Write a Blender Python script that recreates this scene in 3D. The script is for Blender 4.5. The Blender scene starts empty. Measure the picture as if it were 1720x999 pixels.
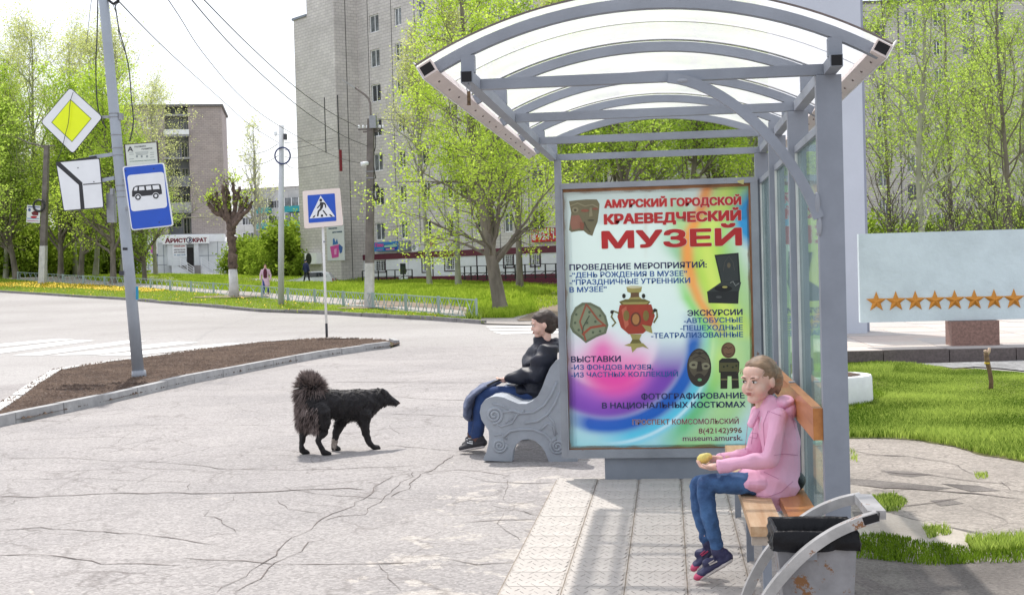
import bpy, bmesh, math, random
import numpy as np
from mathutils import Vector, Matrix, noise
C = bpy.context.scene.collection
SC = bpy.context.scene
PI = math.pi
# ------------------------------------------------------------------ camera, sky, sun, exposure
CAMH, FOC, YAW, PITCH, ROLL = 1.566, 2230.0, 0.11738, 0.02179, 0.02749
_f = Vector((-math.sin(YAW)*math.cos(PITCH), math.cos(YAW)*math.cos(PITCH), -math.sin(PITCH)))
_r0 = Vector((math.cos(YAW), math.sin(YAW), 0)); _u0 = _r0.cross(_f)
_r = math.cos(ROLL)*_r0 - math.sin(ROLL)*_u0
_u = math.sin(ROLL)*_r0 + math.cos(ROLL)*_u0
cam = bpy.data.objects.new('camera', bpy.data.cameras.new('camera')); C.objects.link(cam)
cam.matrix_world = Matrix(((_r.x, _u.x, -_f.x, 0), (_r.y, _u.y, -_f.y, 0), (_r.z, _u.z, -_f.z, CAMH), (0, 0, 0, 1)))
cam.data.sensor_fit = 'HORIZONTAL'; cam.data.sensor_width = 36.0
cam.data.lens = FOC/1720*36.0; cam.data.clip_start = 0.1; cam.data.clip_end = 6000
SC.camera = cam
SUN = Vector((-0.50, 1.20, 2.30)).normalized()
w = bpy.data.worlds.new('World'); SC.world = w; w.use_nodes = True
nt = w.node_tree; bg = nt.nodes['Background']
sky = nt.nodes.new('ShaderNodeTexSky'); sky.sky_type = 'NISHITA'; sky.sun_disc = False
sky.sun_elevation = math.asin(SUN.z); sky.sun_rotation = math.atan2(SUN.x, SUN.y)
sky.air_density = 1.0; sky.dust_density = 3.0; sky.ozone_density = 1.0
veil = nt.nodes.new('ShaderNodeMix'); veil.data_type = 'RGBA'; veil.inputs[0].default_value = 0.72     # thin bright cloud veil over the clear sky
veil.inputs[7].default_value = (5.2, 5.3, 5.6, 1)
nt.links.new(sky.outputs[0], veil.inputs[6]); nt.links.new(veil.outputs[2], bg.inputs[0]); bg.inputs[1].default_value = 0.15
sl = bpy.data.lights.new('sun', 'SUN'); sl.energy = 2.6; sl.angle = math.radians(0.9); sl.color = (1, 0.95, 0.88)
sun = bpy.data.objects.new('sun', sl); C.objects.link(sun)
sun.rotation_euler = SUN.to_track_quat('Z', 'Y').to_euler()
SC.view_settings.view_transform = 'Standard'; SC.view_settings.look = 'None'
SC.view_settings.exposure = 0.75; SC.view_settings.gamma = 1.0
SC.cycles.max_bounces = 8; SC.cycles.transparent_max_bounces = 16

# ------------------------------------------------------------------ geometry helpers
def ray(px, py):
    d = _f*FOC + _r*(px-860) - _u*(py-499.5)
    return d/FOC
def atY(px, py, Y):
    d = ray(px, py); return Vector((0, 0, CAMH)) + d*(Y/d.y)
def atX(px, py, X):
    d = ray(px, py); return Vector((0, 0, CAMH)) + d*(X/d.x)
def atD(px, py, D):                       # point at distance D along the lens axis
    return Vector((0, 0, CAMH)) + ray(px, py)*D
def terrain(x, y):
    return 0.0006*min(max(y-45.0, 0), 55)*min(max(10.0-x, 0), 57)-0.85*math.exp(-(((x+26.5)/5.5)**2+((y-97.5)/4.5)**2)**2)
def G(px, py, dz=0.0):                    # where a sight line meets the ground
    d = ray(px, py); o = Vector((0, 0, CAMH)); t = 3.0
    last = t
    while t < 400:
        p = o+d*t
        if p.z < terrain(p.x, p.y)+dz:
            a, b = last, t
            for _ in range(30):
                m = (a+b)/2; p = o+d*m
                if p.z < terrain(p.x, p.y)+dz: b = m
                else: a = m
            p = o+d*b
            return Vector((p.x, p.y, terrain(p.x, p.y)+dz))
        last = t; t *= 1.01
    p = o+d*200
    return Vector((p.x, p.y, terrain(p.x, p.y)))

def tag(o, label=None, cat=None, group=None, kind=None):
    if label: o['label'] = label
    if cat: o['category'] = cat
    if group: o['group'] = group
    if kind: o['kind'] = kind
    return o
def thing(name, label, cat, loc=(0, 0, 0), group=None, rotz=0):
    o = bpy.data.objects.new(name, None); C.objects.link(o)
    o.location = loc; o.rotation_euler = (0, 0, rotz); o.empty_display_size = 0.2
    return tag(o, label, cat, group)
def fastmesh(name, V, F, attr=None):
    """V (n,3); F (m,k) all faces of k corners"""
    V = np.asarray(V, np.float32).reshape(-1, 3); F = np.asarray(F, np.int32)
    m, k = F.shape
    me = bpy.data.meshes.new(name)
    me.vertices.add(len(V)); me.vertices.foreach_set('co', V.ravel())
    me.loops.add(m*k); me.loops.foreach_set('vertex_index', F.ravel())
    me.polygons.add(m); me.polygons.foreach_set('loop_start', np.arange(0, m*k, k, dtype=np.int32))
    me.polygons.foreach_set('loop_total', np.full(m, k, np.int32))
    me.update(calc_edges=True)
    if attr is not None:
        for an, (typ, dat) in attr.items():
            a = me.attributes.new(an, typ, 'POINT')
            a.data.foreach_set('color' if typ == 'FLOAT_COLOR' else 'value', np.asarray(dat, np.float32).ravel())
    return me
def link(name, me, mat, parent=None, smooth=False):
    o = bpy.data.objects.new(name, me); C.objects.link(o)
    if mat is not None:
        if not me.materials:
            for m_ in (mat if isinstance(mat, (list, tuple)) else [mat]): me.materials.append(m_)
    if smooth: me.polygons.foreach_set('use_smooth', [True]*len(me.polygons))
    if parent is not None: o.parent = parent
    return o
class MB:
    """collects simple shapes, links them as one mesh object"""
    def __init__(s, origin=(0, 0, 0)): s.bm = bmesh.new(); s.o = Vector(origin); s.mi = 0
    def v(s, p): return s.bm.verts.new(Vector(p)-s.o)
    def face(s, pts):
        f = s.bm.faces.new([s.v(p) for p in pts]); f.material_index = s.mi; return f
    def box(s, lo, hi):
        x0, y0, z0 = lo; x1, y1, z1 = hi
        return s.hexa([(x0, y0, z0), (x1, y0, z0), (x1, y1, z0), (x0, y1, z0), (x0, y0, z1), (x1, y0, z1), (x1, y1, z1), (x0, y1, z1)])
    def hexa(s, P):
        v = [s.v(p) for p in P]
        for i in ((3, 2, 1, 0), (4, 5, 6, 7), (0, 1, 5, 4), (1, 2, 6, 5), (2, 3, 7, 6), (3, 0, 4, 7)):
            f = s.bm.faces.new([v[k] for k in i]); f.material_index = s.mi
        return s
    def beam(s, a, b, w_, h_, up=(0, 0, 1)):
        a = Vector(a); b = Vector(b); d = (b-a).normalized(); up = Vector(up)
        x = d.cross(up)
        if x.length < 1e-4: x = d.cross(Vector((0, 1, 0)))
        x.normalize(); y = x.cross(d).normalized()
        x *= w_/2; y *= h_/2
        return s.hexa([a-x-y, a+x-y, b+x-y, b-x-y, a-x+y, a+x+y, b+x+y, b-x+y])
    def tube(s, pts, r, n=8, cap=True):
        pts = [Vector(p) for p in pts]; rr = r if isinstance(r, (list, tuple)) else [r]*len(pts)
        rings = []; ux = None
        for i, p in enumerate(pts):
            d = (pts[min(i+1, len(pts)-1)]-pts[max(i-1, 0)])
            if d.length < 1e-9: d = Vector((0, 0, 1))
            d.normalize()
            if ux is None: ux = d.orthogonal().normalized()
            else:
                ux = ux-d*ux.dot(d)
                ux = ux.normalized() if ux.length > 1e-6 else d.orthogonal().normalized()
            uy = d.cross(ux)
            rings.append([s.v(p+(ux*math.cos(2*PI*k/n)+uy*math.sin(2*PI*k/n))*rr[i]) for k in range(n)])
        for a, b in zip(rings, rings[1:]):
            for k in range(n):
                f = s.bm.faces.new((a[k], a[(k+1) % n], b[(k+1) % n], b[k])); f.material_index = s.mi; f.smooth = True
        if cap:
            s.bm.faces.new(rings[0][::-1]).material_index = s.mi; s.bm.faces.new(rings[-1]).material_index = s.mi
        return s
    def sweep(s, pts, prof, side, cap=True):
        """rectangular-ish profile [(a,b)..] swept along pts; side = constant side axis, other axis is normal"""
        pts = [Vector(p) for p in pts]; side = Vector(side).normalized(); rings = []
        for i, p in enumerate(pts):
            d = (pts[min(i+1, len(pts)-1)]-pts[max(i-1, 0)]).normalized()
            nrm = side.cross(d).normalized()
            rings.append([s.v(p+side*a+nrm*b) for a, b in prof])
        n = len(prof)
        for a, b in zip(rings, rings[1:]):
            for k in range(n):
                s.bm.faces.new((a[k], a[(k+1) % n], b[(k+1) % n], b[k])).material_index = s.mi
        if cap:
            s.bm.faces.new(rings[0][::-1]).material_index = s.mi; s.bm.faces.new(rings[-1]).material_index = s.mi
        return s
    def prism(s, poly, ax, thick):
        """poly: list of 3D points (planar); extruded by vector ax*thick; ngon faces"""
        ax = Vector(ax)*thick
        a = [s.v(p) for p in poly]; b = [s.v(Vector(p)+ax) for p in poly]; n = len(poly)
        s.bm.faces.new(a).material_index = s.mi; s.bm.faces.new(b[::-1]).material_index = s.mi
        for k in range(n): s.bm.faces.new((a[(k+1) % n], a[k], b[k], b[(k+1) % n])).material_index = s.mi
        return s
    def ball(s, c, r, seg=10, rings=7):
        r = r if hasattr(r, '__len__') else (r, r, r)
        m = Matrix.Translation(Vector(c)-s.o) @ Matrix.Diagonal((*r, 1))
        ret = bmesh.ops.create_uvsphere(s.bm, u_segments=seg, v_segments=rings, radius=1, matrix=m)
        for v_ in ret['verts']:
            for f in v_.link_faces: f.smooth = True; f.material_index = s.mi
        return s
    def bevel(s, w_, seg=1):
        bmesh.ops.bevel(s.bm, geom=[e for e in s.bm.edges if len(e.link_faces) == 2 and e.calc_face_angle(0) > 0.5], offset=w_, segments=seg, affect='EDGES', clamp_overlap=True)
        return s
    def mesh(s, name):
        me = bpy.data.meshes.new(name); bmesh.ops.recalc_face_normals(s.bm, faces=s.bm.faces[:])
        s.bm.to_mesh(me); s.bm.free(); return me
    def build(s, name, mat, parent=None):
        o = link(name, s.mesh(name), mat, parent)
        o.location = s.o if parent is None else s.o
        return o
def copy_tree(o, parent=None):
    c = o.copy(); C.objects.link(c)
    if parent is not None: c.parent = parent
    for ch in list(o.children): copy_tree(ch, c)
    return c

# ------------------------------------------------------------------ materials
def N(nt, t, **k):
    n = nt.nodes.new(t)
    for a, b in k.items():
        if a.startswith('i_'):
            n.inputs[int(a[2:]) if a[2:].isdigit() else a[2:]].default_value = b
        else: setattr(n, a, b)
    return n
def rgba(c): return (c[0], c[1], c[2], 1.0)
def srgb(r, g, b):
    return tuple(((c/255)/12.92 if c/255 <= 0.04045 else (((c/255)+0.055)/1.055)**2.4) for c in (r, g, b))
def mat(name, col, rough=0.7, var=0.12, scale=4.0, col2=None, bump=0.0, bscale=None, metal=0.0, spec=0.5, coords='Object', rust=0.0, rustcol=(0.16, 0.055, 0.02), detail=6, stretch=None, coat=0.0, transl=0.0, rust_scale=3.0):
    m = bpy.data.materials.new(name); m.use_nodes = True; t = m.node_tree
    b = t.nodes['Principled BSDF']; L = t.links.new
    tc = N(t, 'ShaderNodeTexCoord'); mp = N(t, 'ShaderNodeMapping'); L(tc.outputs[coords], mp.inputs[0])
    if stretch: mp.inputs['Scale'].default_value = stretch
    n1 = N(t, 'ShaderNodeTexNoise'); n1.inputs['Scale'].default_value = scale; n1.inputs['Detail'].default_value = detail; n1.inputs['Roughness'].default_value = 0.65
    L(mp.outputs[0], n1.inputs['Vector'])
    r = N(t, 'ShaderNodeValToRGB'); c2 = col2 if col2 else tuple(max(0, x*(1-var*2)) for x in col); c1 = col if col2 else tuple(x*(1+var) for x in col)
    r.color_ramp.elements[0].position = 0.3; r.color_ramp.elements[1].position = 0.7
    r.color_ramp.elements[0].color = rgba(c2); r.color_ramp.elements[1].color = rgba(c1)
    L(n1.outputs[0], r.inputs[0]); out = r.outputs[0]
    if rust > 0:
        n2 = N(t, 'ShaderNodeTexNoise'); n2.inputs['Scale'].default_value = rust_scale; n2.inputs['Detail'].default_value = 10; n2.inputs['Roughness'].default_value = 0.75
        L(mp.outputs[0], n2.inputs['Vector'])
        r2 = N(t, 'ShaderNodeValToRGB'); r2.color_ramp.elements[0].position = 0.70-rust*0.15; r2.color_ramp.elements[1].position = 0.73-rust*0.15
        L(n2.outputs[0], r2.inputs[0])
        mx = N(t, 'ShaderNodeMix', data_type='RGBA'); L(r2.outputs[0], mx.inputs[0]); L(out, mx.inputs[6]); mx.inputs[7].default_value = rgba(rustcol); out = mx.outputs[2]
    L(out, b.inputs['Base Color'])
    b.inputs['Roughness'].default_value = rough; b.inputs['Metallic'].default_value = metal; b.inputs['Specular IOR Level'].default_value = spec
    b.inputs['Coat Weight'].default_value = coat
    if bump > 0:
        n3 = N(t, 'ShaderNodeTexNoise'); n3.inputs['Scale'].default_value = bscale or scale*6; n3.inputs['Detail'].default_value = 8
        L(mp.outputs[0], n3.inputs['Vector'])
        bp = N(t, 'ShaderNodeBump'); bp.inputs['Strength'].default_value = 1.0; bp.inputs['Distance'].default_value = bump
        L(n3.outputs[0], bp.inputs['Height']); L(bp.outputs[0], b.inputs['Normal'])
    return m
def glassy(name, tint=(0.9, 0.95, 0.95), transp=0.7, rough=0.05, body=(0.8, 0.85, 0.85), refl=0.5):
    m = bpy.data.materials.new(name); m.use_nodes = True; t = m.node_tree; L = t.links.new
    t.nodes.remove(t.nodes['Principled BSDF']); o = t.nodes['Material Output']
    tr = N(t, 'ShaderNodeBsdfTransparent'); tr.inputs[0].default_value = rgba(tint)
    di = N(t, 'ShaderNodeBsdfTranslucent'); di.inputs[0].default_value = rgba(body)
    df = N(t, 'ShaderNodeBsdfDiffuse'); df.inputs[0].default_value = rgba(body)
    m0 = N(t, 'ShaderNodeMixShader'); m0.inputs[0].default_value = 0.2; L(di.outputs[0], m0.inputs[1]); L(df.outputs[0], m0.inputs[2])
    gl = N(t, 'ShaderNodeBsdfGlossy'); gl.inputs['Roughness'].default_value = rough
    tc = N(t, 'ShaderNodeTexCoord'); n1 = N(t, 'ShaderNodeTexNoise'); n1.inputs['Scale'].default_value = 3; n1.inputs['Detail'].default_value = 8
    L(tc.outputs['Object'], n1.inputs['Vector'])
    mr = N(t, 'ShaderNodeMapRange'); mr.inputs[1].default_value = 0.35; mr.inputs[2].default_value = 0.7; mr.inputs[3].default_value = max(0, 1-transp-0.05); mr.inputs[4].default_value = min(1, 1-transp+0.05)
    L(n1.outputs[0], mr.inputs[0])
    m1 = N(t, 'ShaderNodeMixShader'); L(mr.outputs[0], m1.inputs[0]); L(tr.outputs[0], m1.inputs[1]); L(m0.outputs[0], m1.inputs[2])
    lw = N(t, 'ShaderNodeLayerWeight'); lw.inputs[0].default_value = 0.5
    pw = N(t, 'ShaderNodeMath', operation='POWER'); L(lw.outputs['Facing'], pw.inputs[0]); pw.inputs[1].default_value = 4.5
    pa = N(t, 'ShaderNodeMath', operation='MULTIPLY_ADD'); L(pw.outputs[0], pa.inputs[0]); pa.inputs[1].default_value = refl; pa.inputs[2].default_value = 0.04
    m2 = N(t, 'ShaderNodeMixShader'); L(pa.outputs[0], m2.inputs[0]); L(m1.outputs[0], m2.inputs[1]); L(gl.outputs[0], m2.inputs[2])
    L(m2.outputs[0], o.inputs[0])
    return m
def attrmat(name, rough=0.5, spec=0.3, coat=0.0):
    m = bpy.data.materials.new(name); m.use_nodes = True; t = m.node_tree; b = t.nodes['Principled BSDF']
    a = N(t, 'ShaderNodeAttribute', attribute_name='Col'); t.links.new(a.outputs['Color'], b.inputs['Base Color'])
    b.inputs['Roughness'].default_value = rough; b.inputs['Specular IOR Level'].default_value = spec; b.inputs['Coat Weight'].default_value = coat
    return m
def leafmat(name, c1, c2, tr=0.45):
    m = bpy.data.materials.new(name); m.use_nodes = True; t = m.node_tree; L = t.links.new
    t.nodes.remove(t.nodes['Principled BSDF']); o = t.nodes['Material Output']
    a = N(t, 'ShaderNodeAttribute', attribute_name='rnd')
    r = N(t, 'ShaderNodeValToRGB'); r.color_ramp.elements[0].color = rgba(c1); r.color_ramp.elements[1].color = rgba(c2)
    L(a.outputs['Fac'], r.inputs[0])
    d = N(t, 'ShaderNodeBsdfDiffuse'); s = N(t, 'ShaderNodeBsdfTranslucent'); L(r.outputs[0], d.inputs[0]); L(r.outputs[0], s.inputs[0])
    mx = N(t, 'ShaderNodeMixShader'); mx.inputs[0].default_value = tr; L(d.outputs[0], mx.inputs[1]); L(s.outputs[0], mx.inputs[2]); L(mx.outputs[0], o.inputs[0])
    return m
M = {}
M['steel'] = mat('grey_painted_steel', (0.24, 0.265, 0.31), 0.55, 0.10, 2.5, rust=0.14, bump=0.0008, bscale=30)
M['steel_rusty'] = mat('grey_steel_rusting', (0.28, 0.30, 0.335), 0.55, 0.12, 2.5, rust=0.45, rust_scale=5, bump=0.0012, bscale=40)
M['black'] = mat('painted_dark_inside', (0.012, 0.012, 0.014), 0.9, 0.1)  # near-black standing in for unlit insides
M['eave'] = mat('pale_pinkish_painted_channel', (0.66, 0.58, 0.55), 0.6, 0.08, 3, rust=0.12, rust_scale=6)
M['poly'] = glassy('milky_polycarbonate_sheet', (0.97, 0.98, 0.99), 0.46, 0.15, (0.95, 0.96, 0.97), 0.2)
M['glass'] = glassy('dusty_side_glass', (0.80, 0.90, 0.89), 0.82, 0.03, (0.55, 0.68, 0.68))
M['rim'] = mat('dark_edge_trim', (0.16, 0.13, 0.12), 0.6)
M['asphalt'] = None
# ------------------------------------------------------------------ ground
def ground_mat(name, base, dark, speck=0.25, patch=0.35, bump=0.004, fine=220, tint=None):
    m = bpy.data.materials.new(name); m.use_nodes = True; t = m.node_tree; b = t.nodes['Principled BSDF']; L = t.links.new
    tc = N(t, 'ShaderNodeNewGeometry')
    big = N(t, 'ShaderNodeTexNoise'); big.inputs['Scale'].default_value = patch; big.inputs['Detail'].default_value = 7; big.inputs['Roughness'].default_value = 0.6
    L(tc.outputs['Position'], big.inputs['Vector'])
    r = N(t, 'ShaderNodeValToRGB'); r.color_ramp.elements[0].position = 0.32; r.color_ramp.elements[1].position = 0.62
    r.color_ramp.elements[0].color = rgba(dark); r.color_ramp.elements[1].color = rgba(base); L(big.outputs[0], r.inputs[0])
    fi = N(t, 'ShaderNodeTexNoise'); fi.inputs['Scale'].default_value = fine*0.25; fi.inputs['Detail'].default_value = 5; fi.inputs['Roughness'].default_value = 0.7
    L(tc.outputs['Position'], fi.inputs['Vector'])
    mr = N(t, 'ShaderNodeMapRange'); mr.inputs[1].default_value = 0.3; mr.inputs[2].default_value = 0.7; mr.inputs[3].default_value = 1-speck; mr.inputs[4].default_value = 1+speck*0.7
    L(fi.outputs[0], mr.inputs[0])
    mx = N(t, 'ShaderNodeMix', data_type='RGBA', blend_type='MULTIPLY'); mx.inputs[0].default_value = 1; L(r.outputs[0], mx.inputs[6])
    cb = N(t, 'ShaderNodeCombineColor'); L(mr.outputs[0], cb.inputs[0]); L(mr.outputs[0], cb.inputs[1]); L(mr.outputs[0], cb.inputs[2]); L(cb.outputs[0], mx.inputs[7])
    L(mx.outputs[2], b.inputs['Base Color']); b.inputs['Roughness'].default_value = 0.9; b.inputs['Specular IOR Level'].default_value = 0.25
    bp = N(t, 'ShaderNodeBump'); bp.inputs['Distance'].default_value = bump; bp.inputs['Strength'].default_value = 1; L(fi.outputs[0], bp.inputs['Height']); L(bp.outputs[0], b.inputs['Normal'])
    return m
M['asphalt'] = ground_mat('worn_pale_asphalt', (0.345, 0.325, 0.315), (0.275, 0.26, 0.255), 0.22, 0.5, 0.005)
def add_scabs(m):
    t = m.node_tree; L = t.links.new; b = t.nodes['Principled BSDF']; src = b.inputs['Base Color'].links[0].from_socket
    g_ = N(t, 'ShaderNodeNewGeometry'); sp = N(t, 'ShaderNodeSeparateXYZ'); L(g_.outputs['Position'], sp.inputs[0])
    def ramp(sock, a, b_, c, d):
        r1 = N(t, 'ShaderNodeMapRange'); r1.inputs[1].default_value = a; r1.inputs[2].default_value = b_; L(sock, r1.inputs[0])
        r2 = N(t, 'ShaderNodeMapRange'); r2.inputs[1].default_value = c; r2.inputs[2].default_value = d; r2.inputs[3].default_value = 1; r2.inputs[4].default_value = 0; L(sock, r2.inputs[0])
        m_ = N(t, 'ShaderNodeMath', operation='MULTIPLY'); L(r1.outputs[0], m_.inputs[0]); L(r2.outputs[0], m_.inputs[1]); return m_.outputs[0]
    mx_ = ramp(sp.outputs[0], -2.2, -1.3, -0.8, -0.4); my_ = ramp(sp.outputs[1], 3.0, 5.0, 9.8, 10.6)
    mk = N(t, 'ShaderNodeMath', operation='MULTIPLY'); L(mx_, mk.inputs[0]); L(my_, mk.inputs[1])
    n_ = N(t, 'ShaderNodeTexNoise'); n_.inputs['Scale'].default_value = 3.2; n_.inputs['Detail'].default_value = 6; n_.inputs['Roughness'].default_value = 0.7; n_.inputs['Distortion'].default_value = 0.6; L(g_.outputs['Position'], n_.inputs['Vector'])
    ad = N(t, 'ShaderNodeMath', operation='MULTIPLY_ADD'); L(mk.outputs[0], ad.inputs[0]); ad.inputs[1].default_value = 0.13; L(n_.outputs[0], ad.inputs[2])
    st_ = N(t, 'ShaderNodeMapRange'); st_.inputs[1].default_value = 0.67; st_.inputs[2].default_value = 0.69; L(ad.outputs[0], st_.inputs[0])
    mm = N(t, 'ShaderNodeMix', data_type='RGBA'); L(st_.outputs[0], mm.inputs[0]); L(src, mm.inputs[6]); mm.inputs[7].default_value = (0.40, 0.372, 0.345, 1); L(mm.outputs[2], b.inputs['Base Color'])
def add_cracks(m, scale=0.8, amt=0.45, width=0.020):
    t = m.node_tree; L = t.links.new; b = t.nodes['Principled BSDF']; src = b.inputs['Base Color'].links[0].from_socket
    g_ = N(t, 'ShaderNodeNewGeometry'); last = src
    for k, (sc, w_) in enumerate(((scale, width), (scale*2.6, width*1.3))):
        n_ = N(t, 'ShaderNodeTexNoise'); n_.inputs['Scale'].default_value = 2.5*sc; n_.inputs['Detail'].default_value = 6; n_.inputs['Roughness'].default_value = 0.6; L(g_.outputs['Position'], n_.inputs['Vector'])
        vm = N(t, 'ShaderNodeVectorMath', operation='MULTIPLY_ADD'); L(n_.outputs['Color'], vm.inputs[0]); vm.inputs[1].default_value = (0.5/sc, 0.5/sc, 0); L(g_.outputs['Position'], vm.inputs[2])
        vo = N(t, 'ShaderNodeTexVoronoi', feature='DISTANCE_TO_EDGE'); vo.inputs['Scale'].default_value = sc; L(vm.outputs[0], vo.inputs['Vector'])
        mr = N(t, 'ShaderNodeMapRange'); mr.inputs[1].default_value = 0.0; mr.inputs[2].default_value = w_; mr.inputs[3].default_value = 1.0; mr.inputs[4].default_value = 0.0; L(vo.outputs['Distance'], mr.inputs[0])
        mk = N(t, 'ShaderNodeTexNoise'); mk.inputs['Scale'].default_value = 0.6+k*0.5; mk.inputs['Detail'].default_value = 3; L(g_.outputs['Position'], mk.inputs['Vector'])
        ms = N(t, 'ShaderNodeMapRange'); ms.inputs[1].default_value = 0.42+0.06*k; ms.inputs[2].default_value = 0.58; L(mk.outputs[0], ms.inputs[0])
        mu = N(t, 'ShaderNodeMath', operation='MULTIPLY'); L(mr.outputs[0], mu.inputs[0]); L(ms.outputs[0], mu.inputs[1]); m2 = N(t, 'ShaderNodeMath', operation='MULTIPLY'); L(mu.outputs[0], m2.inputs[0]); m2.inputs[1].default_value = amt
        mm = N(t, 'ShaderNodeMix', data_type='RGBA'); L(m2.outputs[0], mm.inputs[0]); L(last, mm.inputs[6]); mm.inputs[7].default_value = (0.10, 0.085, 0.078, 1); last = mm.outputs[2]
    # pale and dark aggregate chips
    vo = N(t, 'ShaderNodeTexVoronoi'); vo.inputs['Scale'].default_value = 55; L(g_.outputs['Position'], vo.inputs['Vector'])
    sp = N(t, 'ShaderNodeSeparateColor'); L(vo.outputs['Color'], sp.inputs[0]); mr = N(t, 'ShaderNodeMapRange'); mr.inputs[3].default_value = 0.80; mr.inputs[4].default_value = 1.18; L(sp.outputs[0], mr.inputs[0])
    cb = N(t, 'ShaderNodeCombineColor'); [L(mr.outputs[0], cb.inputs[k]) for k in range(3)]
    mx = N(t, 'ShaderNodeMix', data_type='RGBA', blend_type='MULTIPLY'); mx.inputs[0].default_value = 1; L(last, mx.inputs[6]); L(cb.outputs[0], mx.inputs[7]); L(mx.outputs[2], b.inputs['Base Color'])
add_scabs(M['asphalt']); add_cracks(M['asphalt'])
M['road'] = ground_mat('worn_road_asphalt', (0.36, 0.345, 0.335), (0.29, 0.275, 0.265), 0.12, 0.12, 0.003, 60)
add_cracks(M['road'], 0.35, 0.3, 0.008)
M['grass_base'] = ground_mat('lawn_ground', (0.15, 0.20, 0.045), (0.15, 0.135, 0.06), 0.4, 0.7, 0.02, 60)
M['soil'] = ground_mat('dry_brown_soil', (0.12, 0.083, 0.062), (0.07, 0.046, 0.035), 0.5, 1.2, 0.03, 60)
M['dirt'] = ground_mat('trodden_earth', (0.24, 0.19, 0.145), (0.17, 0.13, 0.10), 0.25, 0.4, 0.01, 60)
M['oldpath'] = ground_mat('old_cracked_asphalt', (0.34, 0.305, 0.27), (0.24, 0.215, 0.19), 0.3, 1.1, 0.008)
add_cracks(M['oldpath'], 1.1, 0.55)
M['darkdirt'] = ground_mat('dark_brown_dirt', (0.20, 0.18, 0.165), (0.11, 0.098, 0.09), 0.4, 1.4, 0.012)  # dark brown ground tone with random variation
M['gravel'] = ground_mat('grey_gravel', (0.34, 0.34, 0.34), (0.22, 0.22, 0.22), 0.5, 1.0, 0.03, 50)
M['whitepaint'] = mat('worn_white_road_paint', (0.72, 0.72, 0.70), 0.8, 0.1, 6, rust=0.5, rustcol=(0.38, 0.36, 0.35), rust_scale=8)
M['concrete'] = mat('kerb_concrete', (0.36, 0.36, 0.36), 0.85, 0.14, 5, bump=0.004, bscale=40)
M['granite'] = mat('brown_granite', (0.13, 0.105, 0.10), 0.7, 0.2, 30, bump=0.003, bscale=60)
M['crack'] = mat('crack_dark_grit', (0.15, 0.125, 0.115), 0.95, 0.3, 8)  # dark brown tone of the crack strips

def gline(a, b, s):
    return list(np.arange(a, b+1e-6, s))
gx = [-3000, -1000, -400, -200, -120]+gline(-80, 80, 2.5)+[120, 200, 400, 1000, 3000]
gy = [-60, -30]+gline(-10, 160, 2.5)+[200, 300, 500, 1000, 3000]
def grid_ground():
    V = []; F = []
    for y in gy:
        for x in gx: V.append((x, y, terrain(x, y)))
    n = len(gx)
    for j in range(len(gy)-1):
        for i in range(n-1): F.append((j*n+i, j*n+i+1, (j+1)*n+i+1, (j+1)*n+i))
    return fastmesh('ground', V, F)
g = link('ground', grid_ground(), M['road']); tag(g, kind='structure')

def poly_sheet(name, pts, material, dz=0.004, kind='structure', cell=2.5, parent=None, rough_edge=0.0, seed=1):
    rnd = random.Random(seed)
    P = [Vector((p[0], p[1])) for p in pts]
    if rough_edge > 0:
        Q = []
        for a, b in zip(P, P[1:]+P[:1]):
            n = max(1, int((b-a).length/(rough_edge*3)))
            for k in range(n):
                q = a.lerp(b, k/n)
                nv = noise.noise(Vector((q.x*1.3/rough_edge*0.2, q.y*1.3/rough_edge*0.2, seed)))+0.5*noise.noise(Vector((q.x*3/rough_edge*0.2, q.y*3/rough_edge*0.2, seed+9)))
                d = (b-a).normalized(); Q.append(q+Vector((-d.y, d.x))*nv*rough_edge)
        P = Q
    bm = bmesh.new(); vs = [bm.verts.new((p.x, p.y, 0)) for p in P]
    f = bm.faces.new(vs)
    bmesh.ops.triangulate(bm, faces=[f])
    xs = [p.x for p in P]; ys = [p.y for p in P]
    for ax, lo, hi in ((0, min(xs), max(xs)), (1, min(ys), max(ys))):
        k = math.ceil(lo/cell)*cell
        while k < hi:
            co = [0, 0, 0]; co[ax] = k; no = [0, 0, 0]; no[ax] = 1
            bmesh.ops.bisect_plane(bm, geom=bm.verts[:]+bm.edges[:]+bm.faces[:], plane_co=co, plane_no=no, dist=1e-5); k += cell
    for v in bm.verts: v.co.z = terrain(v.co.x, v.co.y)+dz
    for f in bm.faces:
        f.normal_update()
        if f.normal.z < 0: f.normal_flip()
    me = bpy.data.meshes.new(name); bm.to_mesh(me); bm.free()
    o = link(name, me, material, parent)
    if parent is None: tag(o, kind=kind)
    return o
def GP(L): return [G(*p).xy for p in L]
# near pavement (big forecourt of pale asphalt): everything this side of the island
pave = poly_sheet('pavement', [(-14, -6), (8, -6), (8, 26), (-1.5, 26), (-5.3, 27.2), (-6.8, 24.3), (-9.5, 20), (-14, 13.5)], M['asphalt'], 0.004)
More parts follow.
